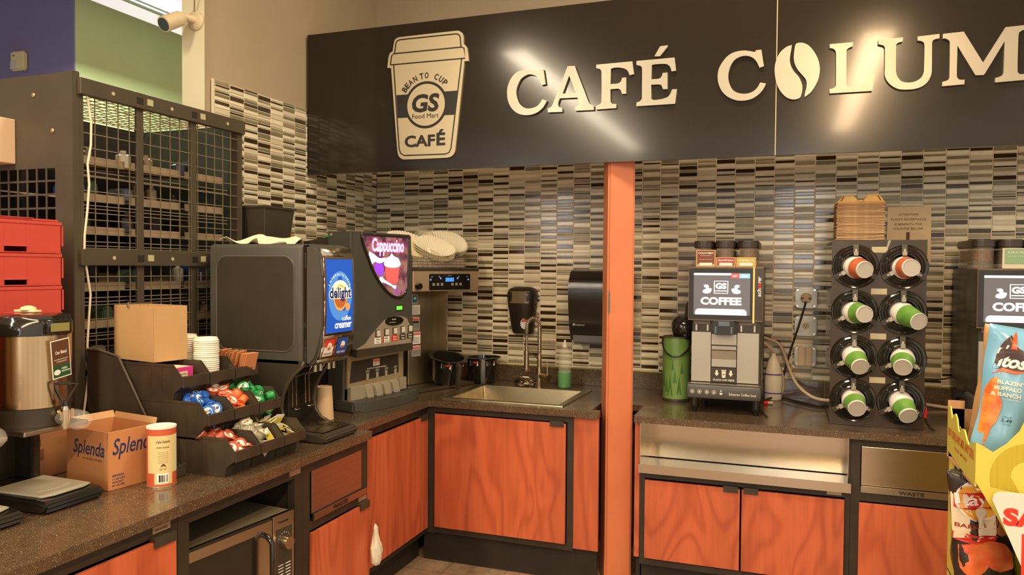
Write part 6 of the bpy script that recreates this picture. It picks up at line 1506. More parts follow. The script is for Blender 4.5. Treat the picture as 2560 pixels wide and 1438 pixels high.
        b = MB(); b.prism(rr(hw-.006, -.494, -.166), 'z', 1.578, 1.672); obj('hopper_shell', b, mat('smoked_clear', (196, 176, 150), .06, alpha=.28), t, smooth=35)
        b = MB(); b.prism(rr(hw-.012, -.486, -.175), 'z', 1.612 if k != 1 else 1.60, 1.662)
        bm_ = varied('coffee_beans', (112, 62, 36), (48, 26, 16), 90, .35, bump=.9); obj('beans', b, bm_, t, smooth=35)
    if first:
        def card(name, x0, x1, z1, c, title, sub):
            g_ = thing('name_card', name, 'card', ((x0+x1)/2, -.505, 1.5775))
            b = MB(); b.m(0).box(x0, x1, -.508, -.506, 1.578, z1); b.m(1).box(x0+.006, x1-.006, -.5086, -.508, 1.592 if z1 > 1.65 else 1.584, z1-.004)
            b.m(2).box(x0+.016, x1-.016, -.5090, -.5086, 1.584, 1.598); obj('card_board', b, [mat('card_tan', (196, 156, 104), .5), c, WHITEI], g_)
            b = MB(); b.text(title, (x0+.010, -.5092, z1-.020), X, Z, x1-x0-.020, .009, t=0, bold=.03); b.text(sub, (x0+.022, -.5092, z1-.030), X, Z, x1-x0-.044, .004, t=0)
            if z1 > 1.65: b.text('Deeply Roasted', (x0+.018, -.5092, z1-.050), X, Z, x1-x0-.036, .005, t=0)
            obj('card_text', b, WHITEI, g_)
        card('brown name card lettered COLOMBIA in front of the left hopper', 2.124, 2.219, 1.662, mat('card_brown', (128, 66, 44), .5), 'COLOMBIA', 'ROASTED')
        card('red name card in front of the middle hopper of the coffee machine', 2.221, 2.316, 1.626, mat('card_red', (176, 66, 52), .5), 'GUATEMALA', 'ROASTED')
        card('yellow name card leaning between middle and right hopper', 2.318, 2.412, 1.626, mat('card_yellow', (200, 176, 76), .5), 'VANILLA', 'ROASTED')
    else:
        g_ = thing('name_card', 'pale green name card on the hoppers of the far right coffee machine', 'card', (3.50, -.505, 1.5775))
        b = MB(); b.m(0).box(3.452, 3.56, -.508, -.506, 1.578, 1.668); b.m(1).box(3.460, 3.56, -.5086, -.508, 1.597, 1.664); obj('card_board', b, [mat('card_bone', (216, 204, 176), .5), mat('card_green', (142, 172, 130), .5)], g_)
        b = MB(); b.text('DECAF', (3.474, -.5092, 1.645), X, Z, .07, .010, t=0); b.text('ROASTED', (3.474, -.5092, 1.63), X, Z, .06, .004, t=0); obj('card_text', b, WHITEI, g_)
    return t
make_machine(0, 'coffee machine with dark touchscreen and three bean hoppers right of the post', True)
make_machine(1.230, 'coffee machine cut off by the right photo edge, half hidden by the crisps', False)

# ---------------------------------------------------------------- green canister with a black funnel lid
t = thing('airpot', 'green patterned canister with black bail handle beside the post', 'canister', (2.010, -.33, CT))
c = (2.010, -.33, CT)
b = MB(); b.lathe([(.073, .0005), (.074, .014), (.0735, .016)], c, seg=40); obj('base_ring', b, BLACKP, t, smooth=40)
gm = varied('canister_green', (90, 122, 56), (118, 146, 78), 7, .35, stretch=(1, 1, .35)); 
b = MB(); b.shell([(.073, .016), (.0725, .30), (.070, .335)], c, seg=40); obj('canister_wall', b, gm, t, smooth=40)
b = MB(); b.lathe([(.0695, .300), (.0695, .302), (0, .302)], c, seg=40); b.shell([(.070, .335), (.0735, .337), (.0735, .342), (.069, .342), (.069, .30)], c, seg=40); obj('rim', b, mat('rim_bronze', (84, 66, 50), .3), t, smooth=40)
b = MB(); hp_ = []
for k in range(17):
    a = PI*k/16; hp_.append((c[0]-.075*math.cos(a), c[1]-.078*math.sin(a), CT+.325-.085*math.sin(a)))
b.tube(hp_, .0045, 8); obj('bail_handle', b, BLACKG, t, smooth=True)
b = MB()
for (a_, h0, s) in ((-2.2, .05, 1.1), (-1.9, .03, 1.5), (-1.55, .10, 1.0), (-1.25, .04, 1.3), (-1.05, .15, .9), (-2.5, .08, 1.2), (-1.72, .17, .8)):
    q = MB(); q.poly([[(-.010*s, 0), (0, .075*s), (.010*s, 0)]], (0, 0, 0), X, Y, 0)
    for v in q.bm.verts: a = a_+v.co.x/.073; z_ = h0+v.co.y; v.co = Vector((c[0]+.0738*math.cos(a), c[1]+.0738*math.sin(a), CT+z_))
    b.copy_from(q); q.bm.free()
obj('tree_print', b, mat('print_dark_green', (70, 108, 42), .4), t)
t = thing('brew_funnel', 'black brew funnel stood on edge in the mouth of the green canister', 'funnel', (2.035, -.33, CT+.305), rot=(math.radians(-62), math.radians(10), 0))
b = MB(); b.shell([(.0, .0), (.030, .0), (.050, .012), (.062, .04), (.066, .07), (.070, .072), (.070, .076), (.062, .074), (.055, .035), (.03, .01), (0, .01)], (0, -.075, -.03), seg=36); obj('bowl', b, BLACKG, t, world=False, smooth=40)
b = MB(); b.prism([(-.014, .0), (.014, .0), (.012, .085), (.004, .098), (-.006, .096), (-.012, .085)], 'z', -.002, .012, bev=.003)
b.xf(Matrix.Translation((.006, -.145, .03)) @ Matrix.Rotation(PI, 4, 'Z') @ Matrix.Rotation(.0, 4, 'X')); obj('handle', b, BLACKP, t, world=False, smooth=40)

# ---------------------------------------------------------------- jug, marker, hoses, cables
t = thing('cleaner_jug', 'white cleaner jug with violet bands tucked behind the coffee machine', 'jug', (2.505, -.115, CT))
b = MB(); b.lathe([(.040, .001), (.046, .008), (.046, .10), (.040, .16), (.026, .215), (.012, .236), (.012, .25)], (2.495, -.125, CT), seg=32, scale=(1, .8)); obj('jug_body', b, mat('jug_white', (218, 204, 178), .4), t, smooth=40)
b = MB(); b.shell([(.0464, .035), (.0464, .042)], (2.495, -.125, CT), seg=32, scale=(1, .8)); b.shell([(.0432, .135), (.0424, .142)], (2.495, -.125, CT), seg=32, scale=(1, .8)); obj('violet_bands', b, mat('violet_print', (88, 70, 150), .5), t)
t = thing('marker_pen', 'short white tube with red cap lying behind the machine foot', 'tube', (2.475, -.285, CT+.009))
b = MB(); b.cyl((2.452, -.30, CT+.0095), (2.470, -.293, CT+.0095), .0085, seg=14); obj('red_cap', b, mat('cap_red', (226, 34, 34), .4), t, smooth=40)
b = MB(); b.cyl((2.470, -.293, CT+.0095), (2.495, -.283, CT+.0095), .0075, seg=14); obj('tube_body', b, mat('tube_cream', (200, 186, 150), .4), t, smooth=40)
def spline(pts, n=8):
    P = [Vector(p) for p in pts]; out = []
    for i in range(len(P)-1):
        p0, p1, p2, p3 = P[max(i-1, 0)], P[i], P[i+1], P[min(i+2, len(P)-1)]
        for k in range(n):
            t_ = k/n; out.append(.5*((2*p1)+(-p0+p2)*t_+(2*p0-5*p1+4*p2-p3)*t_**2+(-p0+3*p1-3*p2+p3)*t_**3))
    return out+[P[-1]]
def line(name, pts, r, m_, label, cat):
    b = MB(); b.tube(spline(pts), r, 8); P = pts[len(pts)//2]; single(name, b, m_, label, cat, P, smooth=True)
HOSE = mat('milky_hose', (196, 170, 138), .35); BLK = mat('cord_black', (44, 36, 28), .45)
line('water_hose', [(2.40, -.03, 1.20), (2.47, -.04, 1.185), (2.53, -.05, 1.15), (2.575, -.06, 1.03), (2.61, -.10, .96), (2.66, -.16, .918), (2.72, -.22, .900), (2.82, -.24, .905), (2.90, -.14, .93)], .009, HOSE, 'milky plastic hose curving from the coffee machine to the cup dispenser', 'hose')
line('water_hose', [(2.41, -.055, 1.19), (2.475, -.065, 1.14), (2.515, -.055, 1.06), (2.543, -.045, .98), (2.545, -.04, .92), (2.535, -.04, .882)], .008, HOSE, 'milky plastic hose dropping straight down beside the white jug', 'hose')
line('power_cord', [(2.652, -.047, 1.395), (2.645, -.060, 1.36), (2.615, -.060, 1.25), (2.578, -.045, 1.12), (2.545, -.04, .98), (2.528, -.045, .900), (2.535, -.06, .876), (2.57, -.10, .874), (2.63, -.20, .874), (2.70, -.27, .874), (2.78, -.28, .874), (2.86, -.22, .874)], .0052, BLK, 'black power cord hanging from the upper outlet down to the worktop', 'cord')
line('power_cord', [(2.45, -.22, .876), (2.48, -.17, .882), (2.52, -.13, .886), (2.56, -.15, .884), (2.61, -.21, .883), (2.68, -.29, .8835), (2.73, -.31, .883), (2.80, -.25, .883)], .0050, BLK, 'black cord looping across the worktop behind the coffee machine', 'cord')
line('power_cord', [(2.44, -.46, .895), (2.445, -.53, .90), (2.452, -.585, .885), (2.468, -.63, .874), (2.478, -.66, .874)], .0045, BLK, 'short black cord end beside the right foot of the coffee machine', 'cord')
line('power_cord', [(3.13, -.10, 1.02), (3.20, -.09, 1.012), (3.28, -.08, 1.015), (3.36, -.06, 1.03)], .004, BLK, 'thin black cord crossing the tiles right of the cup dispenser', 'cord')
line('power_cord', [(1.90, -.10, .876), (1.96, -.13, .875), (2.05, -.16, .876), (2.12, -.14, .878)], .005, BLK, 'black cord lying on the worktop behind the green canister', 'cord')
line('water_hose', [(3.13, -.10, .90), (3.22, -.09, .888), (3.32, -.10, .879), (3.45, -.12, .877)], .009, HOSE, 'pale hose lying on the worktop right of the cup dispenser', 'hose')
t = thing('scraper', 'small scraper with bright red grip lying right of the cup dispenser', 'scraper', (3.15, -.64, CT))
b = MB(); b.hexa([(3.137, -.60, CT+.035), (3.153, -.60, CT+.035), (3.153, -.585, CT+.035), (3.137, -.585, CT+.035)], [(3.136, -.60, CT+.085), (3.154, -.60, CT+.085), (3.154, -.585, CT+.085), (3.136, -.585, CT+.085)]); b.cyl((3.145, -.59, CT+.085), (3.150, -.585, CT+.115), .004); obj('red_grip', b, mat('cap_red', (226, 34, 34), .4), t, bevel=.002)
b = MB(); b.hexa([(3.142, -.60, CT+.034), (3.150, -.60, CT+.034), (3.150, -.594, CT+.034), (3.142, -.594, CT+.034)], [(3.142, -.60, CT+.035), (3.150, -.60, CT+.035), (3.150, -.594, CT+.035), (3.142, -.594, CT+.035)])
b.tube([(3.146, -.596, CT+.036), (3.152, -.64, CT+.018), (3.160, -.69, CT+.008), (3.166, -.715, CT+.007)], [.004, .006, .007, .004], 8); obj('dark_blade', b, mat('dark_umber', (62, 46, 34), .4), t, smooth=40)

# ---------------------------------------------------------------- outlets
PLATE = varied('galvanised_plate', (168, 164, 150), (158, 154, 140), 20, .35, .6)
def outlet(cx_, cz_, kind, label):
    t = thing('electrical_outlet', label, 'outlet', (cx_, -.0065, cz_), group=None)
    b = MB(); s = .055; pts = []
    for (sx, sz) in ((1, 1), (-1, 1), (-1, -1), (1, -1)):
        base = [(s, s-.014), (s-.004, s-.008), (s-.008, s-.004), (s-.014, s)]
        q = [(cx_+sx*p[0], cz_+sz*p[1]) for p in base]; pts += q if sx*sz > 0 else q[::-1]
    b.prism(pts, 'y', -.028, -.0065, bev=.003); obj('cover_plate', b, PLATE, t)
    b = MB()
    for sx in (-1, 1):
        for sz in (-1, 1): b.cyl((cx_+sx*.043, -.028, cz_+sz*.043), (cx_+sx*.043, -.030, cz_+sz*.043), .005, seg=10)
    obj('screws', b, CHROME, t)
    if kind == 'plug':
        b = MB(); b.cyl((cx_, -.028, cz_), (cx_, -.048, cz_), .028, .025, 28); p_ = obj('plug', b, mat('plug_bronze', (176, 146, 106), .4), t, smooth=40)
        b = MB(); b.box(cx_-.026, cx_-.012, -.050, -.046, cz_-.004, cz_+.004); b.box(cx_+.012, cx_+.026, -.050, -.046, cz_-.006, cz_+.002); obj('plug_slots', b, BLACKP, p_)
    elif kind == 'socket':
        b = MB(); b.cyl((cx_, -.028, cz_), (cx_, -.0305, cz_), .018, seg=28); p_ = obj('socket', b, mat('socket_ivory', (196, 174, 124), .4), t, smooth=40)
        b = MB(); b.box(cx_-.008, cx_-.005, -.0312, -.0306, cz_, cz_+.008); b.box(cx_+.005, cx_+.008, -.0312, -.0306, cz_, cz_+.008); b.cyl((cx_, -.0306, cz_-.006), (cx_, -.0312, cz_-.006), .003, seg=10); obj('socket_slots', b, BLACKP, p_)
    else:
        b = MB(); b.box(cx_-.035, cx_+.035, -.040, -.028, cz_-.05, cz_+.05, bev=.003); p_ = obj('weather_cover', b, mat('cover_almond', (214, 184, 148), .45), t)
        b = MB(); b.box(cx_-.006, cx_+.006, -.0425, -.0402, cz_-.046, cz_+.046); b.prism([(cx_-.005, cz_), (cx_+.005, cz_), (cx_, cz_-.006)], 'y', -.0432, -.0426); obj('cover_ridge', b, mat('ridge_grey', (170, 164, 150), .4), p_)
for cx_, side in ((2.654, 'left'), (2.812, 'right')):
    outlet(cx_, 1.414, 'plug' if side == 'left' else 'plug', 'top outlet with round bronze plug, %s column on the tiles' % side)
    outlet(cx_, 1.263, 'socket', 'middle outlet with round ivory socket, %s column on the tiles' % side)
    outlet(cx_, 1.099, 'cover', 'bottom outlet with almond weather cover, %s column on the tiles' % side)

# ---------------------------------------------------------------- cup dispenser
t = thing('cup_dispenser', 'tall black dispenser with eight round cup holders', 'cup dispenser', (2.935, -.45, CT))
CXs, CZs = (2.842, 3.036), (1.582, 1.380, 1.178, .984)
YF = -.700
def circ(cx_, cz_, r, n=40): return [(cx_+r*math.cos(2*PI*i/n), cz_+r*math.sin(2*PI*i/n)) for i in range(n)]
b = MB(); b.poly([[(2.745, CT+.001), (3.126, CT+.001), (3.126, 1.700), (2.745, 1.700)]]+[circ(x, z, .058) for x in CXs for z in CZs], (0, YF, 0), X, Z, .006); obj('front_panel', b, varied('dispenser_umber_black', (60, 47, 33), (54, 42, 29), 4, .35), t)
b = MB(); b.box(2.745, 3.126, YF+.004, -.17, 1.692, 1.698); b.box(2.745, 3.126, YF+.004, -.17, CT+.001, CT+.007); b.box(2.745, 2.751, YF+.004, YF+.012, CT+.007, 1.69); b.box(3.120, 3.126, YF+.004, -.17, CT+.007, 1.692); b.box(2.85, 3.0, -.176, -.17, CT+.007, 1.692); obj('cabinet_shell', b, BLACKP, t)
b = MB(); b.box(2.7455, 2.7485, YF+.012, -.17, CT+.007, 1.692); obj('clear_side', b, mat('acrylic_side', (214, 196, 168), .03, alpha=.10, spec=.8), t)
b = MB(); b.box(2.744, 2.749, YF+.01, -.17, CT+.0005, CT+.007); obj('side_edge', b, BLACKP, t)
rings = {}
for i, z in enumerate(CZs):
    for j, x in enumerate(CXs):
        b = MB()
        b.shell([(.098, -.0032), (.095, -.008), (.090, -.0065), (.084, -.011), (.078, -.008), (.072, -.014), (.066, -.010), (.060, -.015), (.056, -.012), (.055, .02)], (x, YF, z), 'y', 48)
        rg = obj('cup_holder', b, BLACKG, t, smooth=25)
        b = MB(); b.shell([(.055, .02), (.055, .30)], (x, YF, z), 'y', 32); b.lathe([(.055, .30), (.055, .301)], (x, YF, z), 'y', 32); obj('tube', b, BLACKP, rg, smooth=40)
        for k, a in enumerate((PI/2, PI/2+2.0944, PI/2+4.18879)):
            b = MB(); ca_, sa_ = math.cos(a), math.sin(a)
            def PT(r_, s_, d_): return (x+r_*ca_-s_*sa_, YF-d_, z+r_*sa_+s_*ca_)
            b.hexa([PT(.098, -.011, .010), PT(.098, .011, .010), PT(.060, .011, .016), PT(.060, -.011, .016)], [PT(.098, -.011, .014), PT(.098, .011, .014), PT(.060, .011, .019), PT(.060, -.011, .019)])
            obj('clip_base', b, BLACKP, rg)
            b = MB(); b.hexa([PT(.066, -.009, .014), PT(.066, .009, .014), PT(.049, .009, .018), PT(.049, -.009, .018)], [PT(.066, -.009, .030), PT(.066, .009, .030), PT(.049, .009, .028), PT(.049, -.009, .028)])
            b.hexa([PT(.078, -.004, .018), PT(.078, .004, .018), PT(.066, .004, .018), PT(.066, -.004, .018)], [PT(.078, -.004, .024), PT(.078, .004, .024), PT(.066, .004, .026), PT(.066, -.004, .026)])
            obj('clip', b, mat('clip_grey', (160, 152, 136), .4), rg)
for i, z in enumerate((1.640, 1.483, 1.281, 1.082)):
    b = MB(); z_ = (1.657, 1.472, 1.273, 1.078)[i]; b.box(2.907, 2.971, YF-.0042, YF-.0032, z_-.013, z_+.013); obj('size_label', b, mat('label_pale_khaki', (176, 164, 132), .5), t)
b = MB(); b.hexa([(2.966, YF-.0040, 1.668), (2.974, YF-.0040, 1.668), (2.984, YF-.0040, 1.698), (2.972, YF-.0040, 1.698)], [(2.966, YF-.0034, 1.668), (2.974, YF-.0034, 1.668), (2.984, YF-.0034, 1.698), (2.972, YF-.0034, 1.698)]); obj('tape', b, mat('tape_grey', (150, 140, 126), .2), t)
# cups: stacks in the tubes, bottoms outward
shifts = {(0, 0): (.031, -.010), (0, 1): (.017, .0), (1, 0): (.034, -.002), (1, 1): (.046, -.026), (2, 0): (.019, -.032), (2, 1): (-.009, -.026), (3, 0): (.009, -.022), (3, 1): (.017, -.040)}
rowsn = ('top', 'second', 'third', 'bottom'); cupm = {}
for (i, j), (sx_, sz_) in shifts.items():
    x, z = CXs[j]+.002, CZs[i]-.004; colr = 'orange' if i == 0 else 'green'
    lb = '%s paper cup with %s bottom outward in the %s row, %s holder' % (colr, 'grey-white', rowsn[i], ('left', 'right')[j])
    L_ = .078 if (i, j) != (1, 1) else .105; p0 = Vector((x, YF-.006, z)); ax = Vector((sx_, -L_, sz_))
    d = ax.normalized(); M = d.to_track_quat('Z', 'Y').to_matrix(); L_ = ax.length
    g_ = thing('paper_cup', lb, 'paper cup', tuple(p0), group='paper cups in the dispenser')
    b = MB(); b.shell([(.049, -.045), (.048, .0), (.0505, .002), (.0485, .006), (.0365, L_), (.0345, L_)], p0, 'z', 36, M=M)
    o = obj('cup_wall', b, mat('cup_white', (220, 214, 204), .4), g_, smooth=40)
    b = MB(); b.shell([(.0471, .024), (.0370, L_-.004)], p0, 'z', 36, M=M)
    nm_ = 'cup_print_'+colr
    obj('cup_print', b, varied(nm_, (200, 110, 66) if i == 0 else (84, 136, 50), (176, 80, 44) if i == 0 else (124, 166, 74), 14, .4), g_, smooth=40)
    b = MB(); b.lathe([(.0355, L_-.0045), (.0355, L_-.0025)], p0, 'z', 36, M=M); obj('cup_base', b, mat('cup_base_grey', (176, 170, 156), .5), g_, smooth=40)

# pulp cup carriers stacked on the dispenser
PULP = varied('moulded_pulp', (196, 162, 120), (176, 142, 104), 30, .85)
cx_, cy_ = 2.868, -.50
def carrier_mesh():
    b = MB(); h = .105
    n = 8; V = []
    for (s, z) in ((.104, 0), (.100, .003), (.098, .0062)):
        V.append([b.bm.verts.new((x_*s*1.0+.0018*math.sin(k*2.3+z*900), y_*s, z+.0016*math.sin(k*1.7))) for k, (x_, y_) in enumerate([(-1, -1), (-.5, -1.03), (0, -1), (.5, -1.03), (1, -1), (1.03, 0), (1, 1), (0, 1), (-1, 1), (-1.03, 0)])])
    for A, B_ in zip(V[:-1], V[1:]):
        for k in range(10): b._set([b.bm.faces.new((A[k], A[(k+1) % 10], B_[(k+1) % 10], B_[k]))])
    b._set([b.bm.faces.new(V[0][::-1]), b.bm.faces.new(V[-1])]); return b
N_C = 24; stp = .0073
pc = None
for k in range(N_C):
    lab_ = 'brown pulp cup carrier in the tall stack on the cup dispenser'
    M = ((cx_+R.uniform(-.002, .002), cy_+R.uniform(-.002, .002), 1.6985+k*stp), (0, 0, R.uniform(-.02, .02)))
    if k == 0:
        pc = thing('cup_carrier', lab_, 'cup carrier', M[0], group='stacked pulp cup carriers'); ROOTM[pc.name] = Matrix(); obj('tray_edge', carrier_mesh(), PULP, pc, world=False)
    else: dup(pc, M)
zt_ = 1.6985+N_C*stp
t = thing('cup_carrier', 'topmost pulp carrier with two raised corner humps', 'cup carrier', (cx_, cy_, zt_))
b = MB(); b.copy_from(carrier_mesh())
def hump(x0, x1, y0, y1, h, in0=.016):
    b.hexa([(x0, y0, .006), (x1, y0, .006), (x1, y1, .006), (x0, y1, .006)], [(x0+in0, y0+.012, h*.8), (x1-in0, y0+.012, h*.8), (x1-in0, y1-.012, h*.8), (x0+in0, y1-.012, h*.8)])
    b.hexa([(x0+in0, y0+.012, h*.8), (x1-in0, y0+.012, h*.8), (x1-in0, y1-.012, h*.8), (x0+in0, y1-.012, h*.8)], [(x0+in0+.008, y0+.02, h), (x1-in0-.008, y0+.02, h), (x1-in0-.008, y1-.02, h), (x0+in0+.008, y1-.02, h)])
hump(-.098, -.008, -.098, -.01, .038); hump(.008, .098, -.098, -.01, .042); hump(-.098, -.008, .01, .098, .036); hump(.008, .098, .01, .098, .040); b.box(-.012, .012, -.09, .09, .006, .016)
obj('carrier_body', b, varied('moulded_pulp_light', (214, 176, 112), (200, 160, 100), 40, .85, bump=.6), t, world=False, bevel=.004)
b = MB(); b.hexa([(-.086, -.0975, .010), (-.080, -.0975, .010), (-.080, -.0935, .010), (-.086, -.0935, .010)], [(-.073, -.0885, .034), (-.069, -.0885, .034), (-.069, -.084, .034), (-.073, -.084, .034)])
b.hexa([(.080, -.0975, .010), (.086, -.0975, .010), (.086, -.0935, .010), (.080, -.0935, .010)], [(.069, -.0885, .034), (.073, -.0885, .034), (.073, -.084, .034), (.069, -.084, .034)]); obj('carrier_slots', b, mat('slot_brown', (110, 62, 26), .8), t, world=False)

t = thing('paper_notice', 'beige paper notice about the waste receptacle taped to the tiles', 'notice', (3.14, -.007, 1.75))
b = MB(); b.hexa([(3.042, -.0085, 1.60), (3.250, -.0085, 1.60), (3.250, -.0065, 1.60), (3.042, -.0065, 1.60)], [(3.045, -.0095, 1.897), (3.247, -.0095, 1.897), (3.247, -.0075, 1.897), (3.045, -.0075, 1.897)]); obj('paper', b, mat('beige_paper', (228, 200, 156), .75), t)
b = MB()
for s_, z_, w_ in (('ATTENTION', 1.851, .090), ('WASTE RECEPTACLE', 1.826, .165), ('IS BENEATH THE', 1.801, .127), ('COUNTER BELOW', 1.778, .140)):
    b.text(s_, (3.142-w_/2, -.0100, z_), X, Z, w_, .011, t=0, bold=.006)
b.poly([[(-.008, .05), (.008, .05), (.008, .0), (.030, .004), (.0, -.04), (-.030, .004), (-.008, .0)]], (3.142, -.0100, 1.715), X, Z, 0)
obj('notice_print', b, mat('print_umber', (112, 66, 36), .7), t)

# ================================================================ crisps display at the right edge
YEL = varied('display_yellow', (210, 198, 84), (203, 190, 76), 3, .5)
YEL2 = varied('display_yellow_flute', (184, 166, 40), (176, 158, 36), 3, .55, stretch=(50, 50, .3))
t = thing('crisps_display', 'yellow cardboard floor display full of crisps bags at the right photo edge', 'display stand', (3.35, -1.9, 0))
b = MB(); b.prism([(-1.750, 1.135), (-1.765, 1.150), (-1.785, 1.152), (-1.80, 1.135), (-1.815, 1.118), (-1.835, 1.135), (-1.86, 1.142), (-1.885, 1.13), (-1.90, 1.105), (-1.92, 1.098), (-1.95, 1.115), (-1.98, 1.118), (-2.01, 1.098), (-2.04, 1.088), (-2.10, 1.108), (-2.12, 1.112), (-2.12, .995), (-1.95, 1.0), (-1.75, 1.012)], 'x', 3.030, 3.034); sd = obj('side_wall', b, YEL, t)
b = MB(); b.text('BUY ONE ANY MIX ANY SIZE', (3.0295, -1.765, 1.060), -Y, Z, .335, .026, t=0, bold=.04); b.text('SAVE MORE', (3.0295, -1.86, 1.035), -Y, Z, .16, .010, t=0, bold=.03); obj('side_print', b, mat('print_orange_red', (206, 110, 52), .6), sd)
b = MB(); b.prism([(3.030, 1.112), (3.048, 1.104), (3.070, 1.090), (3.100, 1.115), (3.128, 1.150), (3.150, 1.205), (3.160, 1.26), (3.45, 1.30), (3.75, 1.20), (3.75, .55), (3.21, .66), (3.150, .790), (3.085, .915), (3.042, .990), (3.030, 1.010)], 'y', -2.124, -2.120); ff = obj('front_wall', b, YEL, t)
b = MB(); b.prism([(3.065+.0, 1.00)]+[(3.155+.092*math.cos(a), 1.025+.095*math.sin(a)) for a in [PI+.2-(PI*.95)*k/16 for k in range(17)]]+[(3.155+.045*math.cos(a), 1.035+.040*math.sin(a)) for a in [PI*.25+(PI*.8)*k/10 for k in range(11)]]+[(3.13, .99)], 'y', -2.1252, -2.1244); obj('logo_arc', b, YEL2, ff)
b = MB(); b.box(3.034, 3.74, -2.119, -1.752, .985, .990); b.box(3.034, 3.74, -1.752, -1.748, .99, 1.14); obj('upper_tray', b, CARDIN, t)
b = MB(); b.box(3.030, 3.075, -1.752, -1.748, .99, 1.165); b.prism([(-1.775, 1.06), (-1.83, 1.10), (-1.90, 1.06), (-1.90, 1.04), (-1.775, 1.03)], 'x', 3.048, 3.050); obj('inner_flap', b, CARDIN, t)
b = MB(); b.box(3.036, 3.74, -2.115, -1.755, .64, .645); b.box(3.036, 3.042, -1.80, -1.752, .001, .985); b.box(3.735, 3.74, -2.118, -1.752, .001, .985); b.box(3.042, 3.735, -1.756, -1.752, .001, .985); b.box(3.036, 3.74, -2.118, -2.114, .001, .64); b.prism([(-2.118, .001), (-1.80, .001), (-1.80, .70), (-2.118, .64)], 'x', 3.036, 3.040); obj('lower_case', b, YEL, t)
b = MB()
pl = [(3.085, .998), (3.072, .996), (3.064, .988), (3.062, .974), (3.135, .795), (3.20, .62), (3.70, .62), (3.70, 1.0)]
b.prism(pl, 'y', -2.163, -2.160); b.box(3.3, 3.5, -2.160, -2.125, .8, .84); sg = obj('offer_sign', b, mat('sign_white_card', (216, 208, 196), .6), t)
b = MB(); b.text('SAVE', (3.086, -2.1638, .912), X, Z, .155, .047, t=0, bold=.06); b.box(3.128, 3.146, -2.1641, -2.1636, .78, .895); obj('offer_print', b, mat('print_tomato', (212, 52, 34), .6), sg)

def bag_mesh(w_, h_, d_, seed, nx=18, nz=26):
    """pillow bag in local coordinates: x across, z up, y depth"""
    R = random.Random(seed); b = MB(); ph = [R.uniform(0, 6) for _ in range(6)]
    def P(i, k, side):
        u, v = i/nx*2-1, k/nz
        e = max(0, 1-abs(u)**2.6)*max(0, 1-abs(2*v-1)**4.5)
        wr = .006*math.sin(9*u+ph[0]+5*v)*math.sin(7*v+ph[1])+.004*math.sin(17*v+ph[2]+6*u)+.003*math.sin(23*u+ph[3])*(abs(2*v-1)**2)
        pinch = 1-.06*math.sin(v*PI)**2*0+.03*math.cos(2*PI*v)
        return (u*w_/2*(1-.05*e)*pinch+.003*math.sin(11*v+ph[4]), side*(d_/2*e**.6+wr*(1 if e > .05 else 0)+.001), v*h_)
    F = [[b.bm.verts.new(P(i, k, -1)) for i in range(nx+1)] for k in range(nz+1)]; Bk = [[b.bm.verts.new(P(i, k, 1)) for i in range(nx+1)] for k in range(nz+1)]
    for k in range(nz):
        for i in range(nx):
            b._set([b.bm.faces.new((F[k][i], F[k][i+1], F[k+1][i+1], F[k+1][i])), b.bm.faces.new((Bk[k][i+1], Bk[k][i], Bk[k+1][i], Bk[k+1][i+1]))])
    for k in range(nz): b._set([b.bm.faces.new((F[k][0], F[k+1][0], Bk[k+1][0], Bk[k][0])), b.bm.faces.new((F[k][nx], Bk[k][nx], Bk[k+1][nx], F[k+1][nx]))])
    for i in range(nx): b._set([b.bm.faces.new((F[0][i], Bk[0][i], Bk[0][i+1], F[0][i+1])), b.bm.faces.new((F[nz][i], F[nz][i+1], Bk[nz][i+1], Bk[nz][i]))])
    def front(x, z, off=.0012):
        """point on the front of the bag"""
        u, v = max(-1, min(1, x/(w_/2))), max(0, min(1, z/h_)); fi, fk = (u+1)/2*nx, v*nz; i, k = min(int(fi), nx-1), min(int(fk), nz-1); a, c = fi-i, fk-k
        y = (P(i, k, -1)[1]*(1-a)+P(i+1, k, -1)[1]*a)*(1-c)+(P(i, k+1, -1)[1]*(1-a)+P(i+1, k+1, -1)[1]*a)*c
        return y-off
    return b, front
def wrap(front, build, off=.0014, cuts=0):
    q = MB(); build(q)
    if cuts: bmesh.ops.triangulate(q.bm, faces=q.bm.faces); bmesh.ops.subdivide_edges(q.bm, edges=q.bm.edges, cuts=cuts, use_grid_fill=True)
    for v in q.bm.verts: v.co = Vector((v.co.x, front(v.co.x, v.co.y, off), v.co.y))
    return q
BLUE = varied('bag_sky_blue', (128, 178, 206), (104, 162, 196), 3, .22, bump=0); 
t = thing('crisps_bag', 'sky blue bag of buffalo ranch tortilla chips leaning in the yellow display', 'crisps bag', (3.158, -1.960, 1.02), rot=(math.radians(-4), math.radians(9), math.radians(14)))
b, fr = bag_mesh(.240, .385, .115, 3); obj('bag_body', b, BLUE, t, world=False, smooth=True)
fl = [(-.117, .06), (-.115, .13), (-.115, .20), (-.108, .235), (-.096, .240), (-.094, .215), (-.088, .19), (-.080, .165), (-.086, .12), (-.094, .10), (-.100, .04)]
q = wrap(fr, lambda q: q.poly([smooth_loop(fl, 3)], (0, 0, 0), X, Y, 0), .0016, 2); obj('flame_art', q, varied('flame_orange', (206, 96, 44), (216, 164, 70), 26, .3), t, world=False, smooth=True)
q = wrap(fr, lambda q: q.poly([smooth_loop([(-.110, .262), (-.08, .262), (-.05, .258), (-.038, .272), (-.04, .30), (-.05, .318), (-.066, .33), (-.078, .36), (-.092, .34), (-.102, .31)], 3)], (0, 0, 0), X, Y, 0), .0018, 2); obj('logo_patch', q, mat('logo_charcoal', (58, 34, 28), .3), t, world=False, smooth=True)
